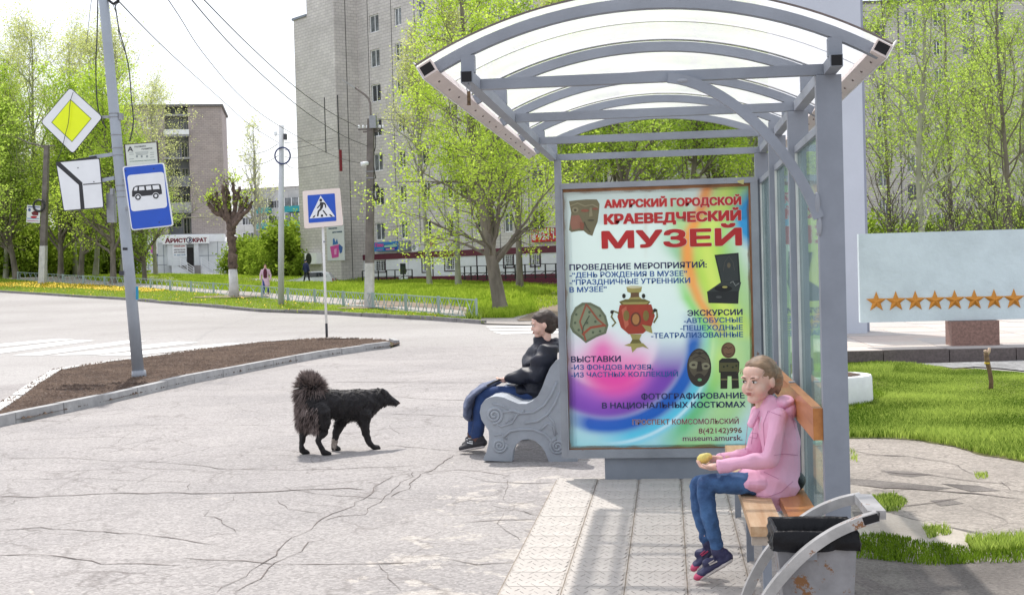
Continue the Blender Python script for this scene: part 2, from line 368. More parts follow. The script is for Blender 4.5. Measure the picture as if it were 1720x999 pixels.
# ---- traffic island with soil and kerb
kerb_near = [(-60, 731), (0, 716), (45, 709), (120, 692), (189, 677), (250, 662), (330, 643), (425, 624), (520, 605), (600, 592), (655, 585), (672, 580)]
kerb_far = [(640, 573), (560, 570), (440, 577), (330, 590), (240, 604), (165, 613), (90, 625), (45, 652), (0, 684), (-60, 720)]
KN = GP(kerb_near); KF = GP(kerb_far)
isl = poly_sheet('soil_bed', KN+KF, M['soil'], 0.05, rough_edge=0.0)
def bump_sheet(o, amp, cell, freq):
    bm = bmesh.new(); bm.from_mesh(o.data)
    for v in bm.verts: pass
    bm.free()
def resample(P, s):
    out = [Vector(P[0])]; 
    for a, b in zip(P, P[1:]):
        a = Vector(a); b = Vector(b); L_ = (b-a).length; n = max(1, round(L_/s))
        for k in range(1, n+1): out.append(a.lerp(b, k/n))
    return out
def even(P, s):
    """points every s along polyline"""
    P = [Vector(p) for p in P]; out = [P[0].copy()]; acc = 0
    for a, b in zip(P, P[1:]):
        L_ = (b-a).length; t = s-acc
        while t <= L_: out.append(a.lerp(b, t/L_)); t += s
        acc = (acc+L_) % s if L_ else acc
        acc = L_-(t-s)
    return out
def kerb(P, w_, h_, length, parent, side=1, seed=0, m=None, base=0.0, jitter=0.006, gap=0.012):
    """kerbstones one by one along P (2-D points)"""
    rnd = random.Random(seed); E_ = even(P, length); outs = []
    for a, b in zip(E_, E_[1:]):
        d = (b-a).normalized(); nrm = Vector((-d.y, d.x))*side
        a2 = a+d*gap/2; b2 = b-d*gap/2
        jz = rnd.uniform(-jitter, jitter)*1.5; jn = rnd.uniform(-jitter, jitter)
        mb = MB(); c = []
        za = terrain(a.x, a.y)+base; zb = terrain(b.x, b.y)+base
        for (q, z) in ((a2, za), (b2, zb)):
            pass
        n2 = nrm*w_
        o1 = nrm*jn
        mb.hexa([(*(a2+o1), za-0.08), (*(b2+o1), zb-0.08), (*(b2+n2+o1), zb-0.08), (*(a2+n2+o1), za-0.08),
                 (*(a2+o1+nrm*0.008), za+h_+jz), (*(b2+o1+nrm*0.008), zb+h_+jz), (*(b2+n2+o1), zb+h_+jz), (*(a2+n2+o1), za+h_+jz)])
        mb.bevel(0.012)
        outs.append(mb.build('kerbstone', m or M['concrete'], parent))
    return outs
ik = thing('island_kerb', 'grey concrete kerb of long stones round the brown soil bed', 'kerb')
ik.location = (0, 0, 0)
kerb([Vector(p) for p in KN], 0.12, 0.13, 1.0, ik, 1, 3)
kerb([Vector(p) for p in KF], 0.16, 0.06, 1.0, ik, 1, 4, mat('whitish_kerb', (0.55, 0.54, 0.52), 0.85, 0.1, 6))
tip = [Vector(KN[-1]), Vector(KN[-1]).lerp(Vector(KF[0]), 0.5)+Vector((0.05, 0.15)), Vector(KF[0])]
kerb(tip, 0.12, 0.11, max(0.3, (tip[0]-tip[1]).length*0.9), ik, 1, 5)
# clods on the soil bed
def inpoly(x, y, P):
    P = np.asarray([(p[0], p[1]) for p in P]); n = len(P); ins = np.zeros(len(x), bool); j = n-1
    for i in range(n):
        xi, yi = P[i]; xj, yj = P[j]
        c = ((yi > y) != (yj > y)) & (x < (xj-xi)*(y-yi)/(yj-yi+1e-12)+xi)
        ins ^= c; j = i
    return ins
def scatter(P, n, rs):
    A = np.asarray([(p[0], p[1]) for p in P]); lo = A.min(0); hi = A.max(0); out = np.zeros((0, 2))
    while len(out) < n:
        q = rs.uniform(lo, hi, (n*2, 2)); q = q[inpoly(q[:, 0], q[:, 1], P)]; out = np.vstack([out, q])
    return out[:n]
def terr_np(x, y): return 0.0006*np.clip(y-45, 0, 55)*np.clip(10-x, 0, 57)-0.85*np.exp(-(((x+26.5)/5.5)**2+((y-97.5)/4.5)**2)**2)
def clods(name, P, n, size, material, seed, dz=0.05, parent=None):
    rs = np.random.RandomState(seed); q = scatter(P, n, rs); s = size*rs.uniform(0.3, 1, n)**1.5
    base = np.array([[1, 0, 0], [0, 1, 0], [-1, 0, 0], [0, -1, 0], [0, 0, 1]], float)
    V = base[None]*s[:, None, None]*rs.uniform(0.6, 1.3, (n, 5, 3)); ang = rs.uniform(0, 6.28, n)
    c, s_ = np.cos(ang), np.sin(ang); x = V[..., 0]*c[:, None]-V[..., 1]*s_[:, None]; y = V[..., 0]*s_[:, None]+V[..., 1]*c[:, None]
    V[..., 0] = x+q[:, :1]; V[..., 1] = y+q[:, 1:]; V[..., 2] = V[..., 2]*0.8+(terr_np(q[:, 0], q[:, 1])+dz)[:, None]-0.002
    F = np.array([[0, 1, 4], [1, 2, 4], [2, 3, 4], [3, 0, 4]])[None]+(np.arange(n)*5)[:, None, None]
    o = link(name, fastmesh(name, V.reshape(-1, 3), F.reshape(-1, 3)), material, parent)
    tag(o, kind='stuff'); return o
inner = KN+KF
tag(clods('soil_clods', inner, 26000, 0.035, M['soil'], 5), 'crumbly brown clods of earth covering the island bed', 'soil')

# ---- far kerb, verge, fence line, walk, lawns
fk = [(-200, 487), (-60, 488), (0, 491), (64, 495), (212, 504), (291, 511.5), (334, 514.5), (436, 524), (500, 526.5), (550, 528), (660, 534.5), (742, 539.5), (800, 543.5), (814, 545)]
FK = GP(fk)
fl = [(-200, 467), (30, 471.5), (106, 477), (253, 485.5), (286, 489), (321, 492), (359, 495), (440, 502), (484, 507.5), (529, 511), (577, 516), (627, 520), (682, 524.5), (737, 530.5), (801, 539)]
FL = GP(fl)
fkb = thing('road_kerb', 'dark grey kerb edging the verge on the far side of the road', 'kerb')
kerb([Vector(p) for p in FK], 0.18, 0.13, 2.0, fkb, 1, 8, mat('dark_kerb', (0.20, 0.19, 0.19), 0.85, 0.15, 3, bump=0.004, bscale=20), jitter=0.012, gap=0.03)
VERGE = FK+[FL[-1]]+FL[::-1]
poly_sheet('verge_lawn', VERGE, M['grass_base'], 0.05)
wk = [(-200, 464), (30, 466.5), (150, 471), (253, 478), (359, 487), (440, 492), (560, 501), (640, 506), (710, 511), (790, 518), (850, 527)]
WK = GP(wk)
M['walk'] = ground_mat('pale_walk_asphalt', (0.36, 0.33, 0.31), (0.29, 0.27, 0.25), 0.1, 0.2, 0.003, 60)
poly_sheet('footpath', FL+[G(814, 545).xy, G(935, 548).xy, G(1000, 546).xy, G(1000, 520).xy, G(905, 524).xy]+WK[::-1], M['walk'], 0.03)
# lawns beyond the walk
LAWN_B = GP([(-200, 464), (30, 466.5), (150, 471), (253, 478), (359, 487), (440, 492), (560, 501), (640, 506), (710, 511), (790, 518), (850, 527), (905, 522)])
far_l = [Vector((x, y)) for x, y in ((2.5, 80), (2.5, 88), (-15, 98), (-30, 112), (-60, 135), (-120, 150))]
LAWNFAR = LAWN_B+far_l
poly_sheet('far_lawn', LAWNFAR, M['grass_base'], 0.015)
poly_sheet('dirt_track', GP([(868, 541), (905, 519), (900, 500), (915, 492), (1000, 488), (1010, 530), (935, 540)]), M['dirt'], 0.045, rough_edge=0.15)
poly_sheet('bare_ground', GP([(585, 511), (640, 514), (700, 517), (760, 521), (788, 524), (770, 512), (700, 508), (640, 506)]), M['dirt'], 0.042, rough_edge=0.2)
poly_sheet('shop_path', GP([(240, 471), (330, 482), (345, 481), (300, 472), (268, 462), (262, 459.5), (240, 460)]), M['walk'], 0.06)
# zebra crossings
def stripes(pxs, dz=0.008):
    for q in pxs: poly_sheet('zebra_stripe', GP(q), M['whitepaint'], dz)
stripes([[(815, 548.5), (935, 546.5), (938, 549), (822, 551)], [(820, 553), (960, 550.5), (965, 553.5), (829, 556)], [(828, 558), (985, 555.5), (990, 559), (842, 561.5)]])
stripes([[(-60, 583), (100, 569), (125, 570), (-60, 589)], [(-60, 594), (130, 571), (160, 572), (-60, 602)], [(20, 597), (215, 572), (245, 573), (70, 597)], [(85, 597), (300, 574), (335, 575), (160, 596)], [(160, 597), (390, 576), (420, 577), (230, 597)]])

# ---- right side: lawn, old path, dirt
RL = GP([(1300, 742), (1424, 738), (1490, 738), (1543, 742), (1600, 752), (1652, 767), (1720, 778), (1800, 792), (1960, 800)])+GP([(1960, 645), (1720, 626), (1534, 614), (1420, 609), (1290, 605)])
poly_sheet('near_lawn', RL, M['grass_base'], 0.012, rough_edge=0.04)
poly_sheet('old_path', [(0.9, 3.6), (8, 3.6), (8, 14)]+GP([(1800, 790), (1720, 777), (1652, 766), (1600, 751), (1543, 741), (1490, 737), (1424, 736), (1300, 740)])+[(0.9, 11)], M['oldpath'], 0.009)
poly_sheet('dark_earth', GP([(1395, 940), (1500, 945), (1600, 950), (1700, 945), (1900, 935), (1960, 1100), (1395, 1150)]), M['darkdirt'], 0.014, rough_edge=0.05)
poly_sheet('pale_concrete_patch', GP([(1432, 885), (1480, 862), (1560, 882), (1660, 905), (1720, 908), (1700, 932), (1600, 940), (1500, 930), (1440, 915)]), ground_mat('pale_concrete', (0.42, 0.38, 0.33), (0.33, 0.29, 0.245), 0.15, 1.5, 0.004), 0.013, rough_edge=0.04)
poly_sheet('gravel_strip', GP([(1540, 613), (1600, 611), (1720, 607), (1900, 603), (1900, 630), (1720, 624), (1640, 618), (1600, 620)]), M['gravel'], 0.020, rough_edge=0.1)

for k, L_ in enumerate(([(1478, 792), (1520, 794), (1568, 799), (1530, 803), (1490, 799)], [(1425, 806), (1470, 808), (1535, 814), (1600, 822), (1560, 826), (1480, 820), (1430, 815)], [(1560, 842), (1600, 840), (1620, 848), (1585, 852)],
                        [(1432, 862), (1500, 866), (1580, 884), (1660, 900), (1600, 905), (1540, 890), (1470, 880), (1435, 878)], [(1580, 815), (1640, 818), (1680, 826), (1630, 828)])):
    poly_sheet('dirt_patch', GP(L_), M['darkdirt'], 0.0105+0.0003*k, rough_edge=0.05, seed=k+3)
# cracks in the old asphalt, traced as thin grooves of dark grit
def crack_strip(pxs, w_, V, F, seed):
    rnd = random.Random(seed)
    P = resample([Vector(p) for p in GP(pxs)], 0.12)
    n0 = len(V)
    for i, p in enumerate(P):
        d = (P[min(i+1, len(P)-1)]-P[max(i-1, 0)]).normalized(); nr = Vector((-d.y, d.x))
        j = 0.035*noise.noise(Vector((p.x*4, p.y*4, seed)))+0.02*noise.noise(Vector((p.x*14, p.y*14, seed)))
        ww = w_*(1+2.4*abs(d.x)**2)*rnd.uniform(0.35, 1.25)*(0.35 if i in (0, len(P)-1) else 1)
        a = p+nr*(j*1.5+ww/2); b = p+nr*(j*1.5-ww/2)
        V.append((a.x, a.y, terrain(a.x, a.y)+0.0075)); V.append((b.x, b.y, terrain(b.x, b.y)+0.0075))
        if i: F.append((n0+2*i-2, n0+2*i-1, n0+2*i+1, n0+2*i))
V = []; F = []
s = 2.2757; 
def cp(L_, ox=0, oy=560, sc=2.2757): return [(x/sc+ox, y/sc+oy) for x, y in L_]
cr = [([(0, 622), (150, 626), (450, 612), (850, 613), (1050, 606), (1180, 598), (1330, 592), (1400, 598)], .020),
      ([(0, 755), (150, 745), (330, 758), (520, 768), (700, 790), (850, 822)], .012),
      ([(0, 845), (180, 850), (400, 880), (600, 890), (690, 893)], .012), ([(700, 860), (850, 872), (1000, 878), (1060, 880), (1200, 888), (1400, 884), (1593, 878)], .012),
      ([(830, 995), (960, 910), (1030, 870), (1100, 800), (1160, 765), (1240, 710), (1260, 690), (1350, 660), (1420, 600), (1500, 545)], .022),
      ([(900, 992), (985, 940), (1045, 880), (1130, 835), (1180, 800), (1240, 790)], .018), ([(1245, 720), (1300, 700), (1400, 695), (1430, 660), (1500, 600), (1540, 570), (1593, 530)], .018),
      ([(0, 478), (250, 478), (420, 487), (600, 492), (800, 512), (900, 520), (1150, 525), (1350, 517), (1593, 505)], .012),
      ([(0, 415), (200, 402), (420, 395), (560, 380), (700, 352)], .010), ([(0, 560), (250, 556), (520, 562), (740, 570)], .007), ([(400, 612), (480, 580), (560, 555), (615, 530), (618, 520)], .010),
      ([(710, 608), (740, 575), (800, 565), (880, 535), (905, 525)], .010), ([(890, 625), (885, 640), (840, 660), (800, 675), (780, 700), (850, 715), (870, 740), (895, 765)], .010),
      ([(0, 670), (60, 640), (150, 628)], .010), ([(430, 430), (500, 380), (600, 345), (700, 310), (850, 302), (960, 295)], .007), ([(280, 365), (420, 355), (700, 350), (1000, 352), (1140, 350)], .008),
      ([(700, 500), (760, 492), (800, 480), (850, 468), (1150, 465)], .007), ([(590, 400), (540, 420), (512, 440), (525, 455)], .009), ([(905, 280), (930, 295), (1000, 303), (1150, 300)], .008),
      ([(940, 350), (1000, 330), (1050, 310)], .007), ([(1250, 205), (1290, 210)], .012), ([(1100, 590), (1240, 620), (1400, 630), (1593, 640)], .009), ([(1190, 470), (1200, 500)], .012),
      ([(760, 795), (830, 770), (900, 768)], .007), ([(1470, 885), (1480, 940), (1500, 990)], .010), ([(1060, 640), (1150, 680), (1260, 690)], .008)]
for k, (L_, w_) in enumerate(cr): crack_strip(cp(L_), w_*0.32, V, F, k)
cr2 = [([(560, 642), (800, 643), (860, 645)], .03), ([(630, 665), (740, 672), (860, 673), (900, 672)], .02), ([(640, 695), (800, 701), (860, 706)], .018), ([(650, 748), (760, 757), (815, 760)], .015),
       ([(620, 660), (670, 650), (700, 645)], .012), ([(760, 765), (730, 785), (700, 805), (680, 822), (660, 835)], .03), ([(660, 800), (720, 793), (770, 790), (810, 793), (860, 800)], .012),
       ([(855, 795), (845, 830), (860, 850), (840, 880), (870, 910)], .01), ([(780, 880), (850, 875), (905, 872)], .012), ([(770, 800), (830, 812), (930, 812)], .012), ([(835, 795), (880, 785), (940, 780)], .012),
       ([(820, 850), (880, 860), (915, 868)], .01), ([(750, 940), (800, 950), (870, 945)], .01), ([(640, 612), (700, 615), (800, 622), (900, 624)], .012), ([(560, 600), (650, 600), (800, 597)], .012),
       ([(670, 640), (740, 632), (800, 628)], .01), ([(700, 690), (650, 715), (670, 730)], .01)]
for k, (L_, w_) in enumerate(cr2): crack_strip(L_, w_*0.3, V, F, 60+k)
cr3 = [([(1430, 815), (1480, 822), (1560, 825), (1640, 832), (1720, 840)], .02), ([(1440, 765), (1530, 768), (1600, 780), (1640, 800)], .012), ([(1425, 757), (1470, 765), (1520, 768)], .012), ([(1490, 795), (1560, 800), (1640, 812), (1700, 815)], .02),
       ([(1630, 850), (1680, 870), (1720, 885)], .012), ([(1500, 855), (1540, 850), (1620, 838)], .01), ([(1680, 810), (1700, 825), (1760, 835)], .01)]
V3 = []; F3 = []
for k, (L_, w_) in enumerate(cr3): crack_strip(L_, w_*0.5, V3, F3, 90+k)
V3 = [(a, b, c+0.006) for a, b, c in V3]
tag(link('pavement_cracks', fastmesh('pavement_cracks', V, F), M['crack']), kind='structure')
tag(link('path_cracks', fastmesh('path_cracks', V3, F3), M['crack']), kind='structure')
# ---- tiled floor under the shelter: patterned concrete tiles, one object each
T0X, T0Y, TS = -0.8443, 6.398, 0.3
def tile_mesh(variant):
    """0.3 m slab with interlocking rhomb relief: 4 x 6 cells"""
    V = []; F = []
    s_ = TS/2-0.003; z0 = 0.016
    mb = bmesh.new()
    def quad(P):
        mb.faces.new([mb.verts.new(p) for p in P])
    quad([(-s_, -s_, z0), (s_, -s_, z0), (s_, s_, z0), (-s_, s_, z0)])
    mb.faces.ensure_lookup_table(); mb.faces[-1].material_index = 1
    for a, b in (((-s_, -s_), (s_, -s_)), ((s_, -s_), (s_, s_)), ((s_, s_), (-s_, s_)), ((-s_, s_), (-s_, -s_))):
        quad([(a[0], a[1], -0.01), (b[0], b[1], -0.01), (b[0], b[1], z0), (a[0], a[1], z0)])
    nx, ny = 4, 6; m_ = 0.010; lo, hi = -s_+m_, s_-m_; cw = (hi-lo)/nx; chh = (hi-lo)/ny; g_ = 0.0022; rr = random.Random(variant)
    for j in range(ny):
        sk = cw*0.22*(1 if (j+variant) % 2 else -1); sh_ = cw*(0.5 if j % 2 else 0.0); y0 = lo+j*chh+g_; y1 = lo+(j+1)*chh-g_
        for i in range(-1, nx+1):
            xa, xb = lo+i*cw+sh_, lo+(i+1)*cw+sh_
            P = [(xa+g_-sk, y0), (xb-g_-sk, y0), (xb-g_+sk, y1), (xa+g_+sk, y1)]
            P = [(min(max(x, lo), hi), y) for x, y in P]
            if P[1][0]-P[0][0] < 0.006 or P[2][0]-P[3][0] < 0.006: continue
            t1 = rr.uniform(0.0035, 0.0055); hz = (z0+0.0015, z0+0.0015, z0+0.0015+t1, z0+0.0015+t1)
            top = [mb.verts.new((p[0], p[1], h)) for p, h in zip(P, hz)]; bot = [mb.verts.new((p[0], p[1], z0-0.001)) for p in P]
            mb.faces.new(top)
            for k in range(4): mb.faces.new((bot[k], bot[(k+1) % 4], top[(k+1) % 4], top[k]))
    bmesh.ops.recalc_face_normals(mb, faces=mb.faces[:])
    me = bpy.data.meshes.new('paving_tile'); mb.to_mesh(me); mb.free(); me.materials.append(M['tile']); me.materials.append(M['tilegroove']); return me
M['tile'] = mat('pale_concrete_tile', (0.45, 0.42, 0.39), 0.85, 0.08, 2.2, bump=0.001, bscale=60, coords='Object')
M['tilegroove'] = mat('dusty_groove', (0.38, 0.35, 0.32), 0.95, 0.15, 9)
fl_ = thing('tiled_floor', 'square of patterned pale concrete tiles laid under the bus shelter', 'paving')
tms = [tile_mesh(0), tile_mesh(1)]
poly_sheet('tile_bedding', [(T0X-0.004, 3.5), (T0X+6*TS, 3.5), (T0X+6*TS, T0Y+11*TS-0.05), (T0X-0.004, T0Y+11*TS-0.05)], mat('joint_sand', (0.24, 0.20, 0.16), 0.95, 0.2, 20), 0.0125)
rr = random.Random(5)
for r_ in range(-8, 11):
    for c_ in range(0, 5):
        x = T0X+(c_+0.5)*TS; y = T0Y+(r_+0.5)*TS
        o = link('tile', tms[(c_+r_) % 2], M['tile'], fl_); o.location = (x, y, rr.uniform(-0.0015, 0.0015)); o.rotation_euler = (rr.uniform(-.004, .004), rr.uniform(-.004, .004), rr.uniform(-.004, .004))

# ---- plaza on the right: granite kerb, slabs
PL_Y = 20.25
pz = 0.2
a_ = G(1420, 610); b_ = G(1720, 607)
PA = Vector((-2.0, 20.6)); 
def plz(px, py): 
    d = ray(px, py); t = (pz-CAMH)/d.z; p = Vector((0, 0, CAMH))+d*t; return p.xy
e0 = plz(1420, 590); e1 = plz(1720, 584)
ed = (e1-e0).normalized()
pl0 = e0-ed*4.2; pl1 = e0+ed*12
en = Vector((-ed.y, ed.x))
plaza = thing('plaza', 'raised pale plaza with dark granite kerb beside the monument', 'plaza')
E_ = [pl0+ed*0.95*k for k in range(17)]
for k, (a, b) in enumerate(zip(E_, E_[1:])):
    mb = MB(); a2 = a+ed*0.006; b2 = b-ed*0.006; n2 = en*0.14
    jz = 0.004*((k*7) % 3-1)
    mb.hexa([(*a2, -0.05), (*b2, -0.05), (*(b2+n2), -0.05), (*(a2+n2), -0.05), (*a2, pz+jz), (*b2, pz+jz), (*(b2+n2), pz+jz), (*(a2+n2), pz+jz)]); mb.bevel(0.01)
    mb.build('kerbstone', M['granite'], plaza)
M['slab'] = [mat('plaza_slab_%s' % n_, c, 0.8, 0.06, 2, bump=0.001) for n_, c in (('pink', (0.47, 0.40, 0.36)), ('grey', (0.42, 0.39, 0.37)), ('pale', (0.50, 0.45, 0.41)))]
rr = random.Random(8)
sx, sy = 0.95, 0.95
mb = MB()
mb.hexa([(*(pl0+en*0.1), -0.05), (*(pl1+en*0.1), -0.05), (*(pl1+en*13), -0.05), (*(pl0+en*13), -0.05), (*(pl0+en*0.1), pz-0.03), (*(pl1+en*0.1), pz-0.03), (*(pl1+en*13), pz-0.03), (*(pl0+en*13), pz-0.03)])
mb.build('slab_bed', M['concrete'], plaza)
slab_me = []
mb = MB(); mb.box((-sx/2+0.005, -sy/2+0.005, -0.04), (sx/2-0.005, sy/2-0.005, 0)); sm = mb.mesh('slab')
ang = math.atan2(ed.y, ed.x)
for mm in M['slab']:
    m2 = sm.copy(); m2.materials.append(mm); slab_me.append(m2)
for j in range(13):
    for i in range(16):
        c = pl0+ed*(sx*(i+0.5))+en*(0.145+sy*(j+0.5)); me = slab_me[rr.randrange(3)]
        o = link('slab', me, None, plaza); o.location = (c.x, c.y, pz+rr.uniform(-0.003, 0.003)); o.rotation_euler = (0, 0, ang)
# dirt beyond plaza / lawn behind
poly_sheet('park_lawn', [(-1, 34), (60, 34), (90, 118), (2.6, 118)], M['grass_base'], 0.02)
# ------------------------------------------------------------------ bus shelter
sh = thing('bus_shelter', 'grey steel bus shelter with arched milky roof over the tiled floor', 'bus shelter', (-0.05, 7.5, 0))
def part(mb, name, m, parent, bev=0.0, label=None):
    if bev: mb.bevel(bev)
    o = link(name, mb.mesh(name), m, parent)
    if parent is not None:
        o.matrix_parent_inverse = Matrix.Identity(4)
        # geometry is written in world coordinates: cancel the parent's placement
        pm = Matrix.Translation(parent_world(parent)) @ parent_rot(parent)
        o.matrix_basis = pm.inverted()
    if label: o['label'] = label
    return o
def parent_world(p):
    v = Vector((0, 0, 0)); m = full_matrix(p); return m.translation
def full_matrix(p):
    m = p.matrix_basis.copy() if p.matrix_basis != Matrix.Identity(4) else Matrix.LocRotScale(p.location, p.rotation_euler, p.scale)
    if p.parent is not None: m = full_matrix(p.parent) @ m
    return m
def parent_rot(p): 
    m = full_matrix(p).copy(); m.translation = (0, 0, 0); return m
FR = [5.70, 7.02, 8.33, 9.635]
XL, XR, ZB = -0.805, 0.69, 2.361
steel = M['steel']
CX = -0.055; ARc = (-0.055, 2.635-1.85); ARR = 1.85   # arch circle centre (x, z) and radius of tube centre line
def arch_pts(Y, r=ARR, n=28, x0=-0.975, x1=0.868):
    out = []
    a0 = math.acos((x0-ARc[0])/ARR); a1 = math.acos((x1-ARc[0])/ARR)
    for k in range(n+1):
        a = a0+(a1-a0)*k/n; out.append((ARc[0]+r*math.cos(a), Y, ARc[1]+r*math.sin(a)))
    return out
def rect(w_, h_): return [(-w_/2, -h_/2), (w_/2, -h_/2), (w_/2, h_/2), (-w_/2, h_/2)]
ARY = [5.50, 6.60, 7.66, 8.66, 9.63]
for Y in ARY:
    mb = MB(); mb.sweep(arch_pts(Y), rect(0.045, 0.045), (0, 1, 0)); part(mb, 'arch', steel, sh)
for nm, X in (('left', XL), ('right', XR)):
    mb = MB(); mb.box((X-0.025, 5.44, ZB-0.024), (X+0.025, 9.66, ZB+0.024)); part(mb, 'beam', steel, sh, 0.003)
    mb = MB(); mb.box((X-0.021, 5.435, ZB-0.021), (X+0.021, 5.4385, ZB+0.021)); part(mb, 'painted_dark_end', M['black'], sh)  # flat black plate paints the unlit inside of the beam tube
    for Y in ARY:
        z1 = ARc[1]+math.sqrt(ARR**2-(X-ARc[0])**2)-0.02
        mb = MB(); mb.box((X-0.028, Y-0.024, ZB+0.0245), (X+0.028, Y+0.024, z1)); part(mb, 'stub', steel, sh)
for Y in FR:
    mb = MB(); mb.box((XL+0.0255, Y-0.022, ZB-0.022), (XR-0.0255, Y+0.022, ZB+0.022)); part(mb, 'crossbar', steel, sh, 0.003)
for Y in FR:
    mb = MB(); mb.box((0.633, Y-0.03, 0.0), (0.737, Y+0.03, ZB-0.0245)); part(mb, 'post', steel, sh, 0.004)
    mb = MB(); mb.box((0.60, Y-0.06, 0.0), (0.77, Y+0.06, 0.012)); part(mb, 'foot_plate', M['steel_rusty'], sh)
mb = MB(); mb.box((-0.80, 9.60, 0.18), (-0.752, 9.66, ZB-0.0245)); part(mb, 'post', M['steel_rusty'], sh, 0.003)
# curved brace front right
pts = []
B0 = Vector((0.02, 5.668, 2.352)); B3 = Vector((0.632, 5.668, 1.74))
for k in range(17):
    t = k/16; p = (1-t)**3*B0+3*(1-t)**2*t*Vector((0.24, 5.668, 2.33))+3*(1-t)*t*t*Vector((0.52, 5.668, 2.07))+t**3*B3
    pts.append(p)
mb = MB(); mb.sweep(pts, rect(0.03, 0.042), (0, 1, 0)); part(mb, 'brace', steel, sh)
mb = MB(); mb.ball((0.08, 5.66, 2.335), (0.03, 0.014, 0.012)); mb.ball((0.625, 5.662, 1.80), (0.014, 0.014, 0.05)); mb.ball((0.632, 5.662, 1.71), (0.012, 0.012, 0.045)); part(mb, 'weld', M['steel_rusty'], sh)['kind'] = 'stuff'
# roof sheets: one per bay
shY = [5.40, 6.60, 7.66, 8.66, 9.72]
for a, b in zip(shY, shY[1:]):
    mb = MB(); P = arch_pts(0, ARR+0.033, 40, -0.99, 0.885); Q = arch_pts(0, ARR+0.027, 40, -0.99, 0.885)
    A_ = [mb.v((p[0], a+0.001, p[2])) for p in P]; B_ = [mb.v((p[0], b-0.001, p[2])) for p in P]
    for k in range(len(P)-1): mb.bm.faces.new((A_[k], A_[k+1], B_[k+1], B_[k])).smooth = True
    part(mb, 'roof_sheet', M['poly'], sh)
P = arch_pts(5.395, ARR+0.034, 40, -0.995, 0.885)
mb = MB(); mb.sweep(P, rect(0.008, 0.007), (0, 1, 0)); part(mb, 'roof_edge_trim', M['rim'], sh)
for Y in (6.60, 7.66, 8.66):   # joint strips, pale, under the sheet
    mb = MB(); mb.sweep(arch_pts(Y, ARR+0.040, 36), rect(0.05, 0.006), (0, 1, 0)); part(mb, 'joint_strip', mat('strip', (0.5, 0.5, 0.5), 0.5), sh)
mb = MB(); mb.sweep(arch_pts(6.10, ARR+0.0385, 36), rect(0.02, 0.003), (0, 1, 0)); part(mb, 'sheet_seam', mat('seam_white', (0.8, 0.8, 0.8), 0.4), sh)
# eave channels
M['eave_strip'] = mat('white_bent_sheet', (0.75, 0.74, 0.73), 0.5, 0.05, 3, rust=0.1)  # white strip, paler than the eave channel
for sx, XE in ((-1, -0.965), (1, 0.865)):
    t_ = Vector((sx*0.87, 0, -0.50)).normalized(); nn = Vector((sx*0.5, 0, 0.87)).normalized()
    c = Vector((XE, 0, 2.398))
    for Ya, Yb in (((5.42, 7.75), (7.76, 9.62)) if sx < 0 else ((5.42, 9.62),)):
        mb = MB(); h = []
        for Y in (Ya, Yb):
            h.append([c+Vector((0, Y, 0))+t_*a*0.032*1+nn*b*0.028 for a, b in ((-1, -1), (1, -1), (1, 1), (-1, 1))])
        mb.hexa([h[0][0], h[0][1], h[1][1], h[1][0], h[0][3], h[0][2], h[1][2], h[1][3]]); part(mb, 'eave_channel', M['eave'], sh, 0.004)
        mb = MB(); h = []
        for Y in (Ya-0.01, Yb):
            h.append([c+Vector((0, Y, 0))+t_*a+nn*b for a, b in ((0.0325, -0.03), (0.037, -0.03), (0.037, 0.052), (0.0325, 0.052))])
        mb.hexa([h[0][0], h[0][1], h[1][1], h[1][0], h[0][3], h[0][2], h[1][2], h[1][3]]); part(mb, 'edge_strip', M['eave_strip'], sh)
        mb = MB(); Y = Ya+0.2
        while Y < Yb:
            q = c+Vector((0, Y, 0))-nn*0.0285; mb.ball(q, 0.006, 6, 4); Y += 0.27
        part(mb, 'screws', M['rim'], sh)['kind'] = 'stuff'
    mb = MB(); q = c+Vector((0, 5.4185, 0)); mb.hexa([q+t_*a*0.026+nn*b*0.02+Vector((0, y, 0)) for y in (0, 0.001) for a, b in ((-1, -1), (1, -1), (1, 1), (-1, 1))]); part(mb, 'painted_dark_end', M['black'], sh)  # black plate painting the dark inside of the eave channel
# padlock hanging from the front left corner
pl = thing('padlock', 'small rusty padlock with shackle hanging from the front left roof beam', 'padlock', (-0.80, 5.455, 2.31))
mb = MB(); mb.tube([(-0.80, 5.455, 2.335), (-0.793, 5.455, 2.325), (-0.792, 5.455, 2.31), (-0.80, 5.455, 2.30), (-0.808, 5.455, 2.31), (-0.807, 5.455, 2.325), (-0.80, 5.455, 2.335)], 0.0025, 6); part(mb, 'shackle', M['steel_rusty'], pl)
mb = MB(); mb.box((-0.807, 5.45, 2.245), (-0.793, 5.46, 2.302)); part(mb, 'lock_body', mat('brown_rust', (0.13, 0.08, 0.04), 0.8, 0.4, 60), pl, 0.003)
# side glazing
for Ya, Yb in zip(FR, FR[1:]):
    a, b = Ya+0.0305, Yb-0.0305
    for z0, z1 in ((2.12, 2.155), (0.28, 0.315)):
        mb = MB(); mb.box((0.662, a, z0), (0.70, b, z1)); part(mb, 'glazing_rail', steel, sh, 0.002)
    mb = MB(); mb.box((0.678, a+0.002, 0.3155), (0.684, b-0.002, 2.1195)); part(mb, 'side_glass', M['glass'], sh)
    for yy in (a, b-0.016):
        mb = MB(); mb.box((0.664, yy, 0.3155), (0.677, yy+0.016, 2.1195)); part(mb, 'glazing_bead', mat('pale_bead', (0.6, 0.62, 0.6), 0.5), sh)

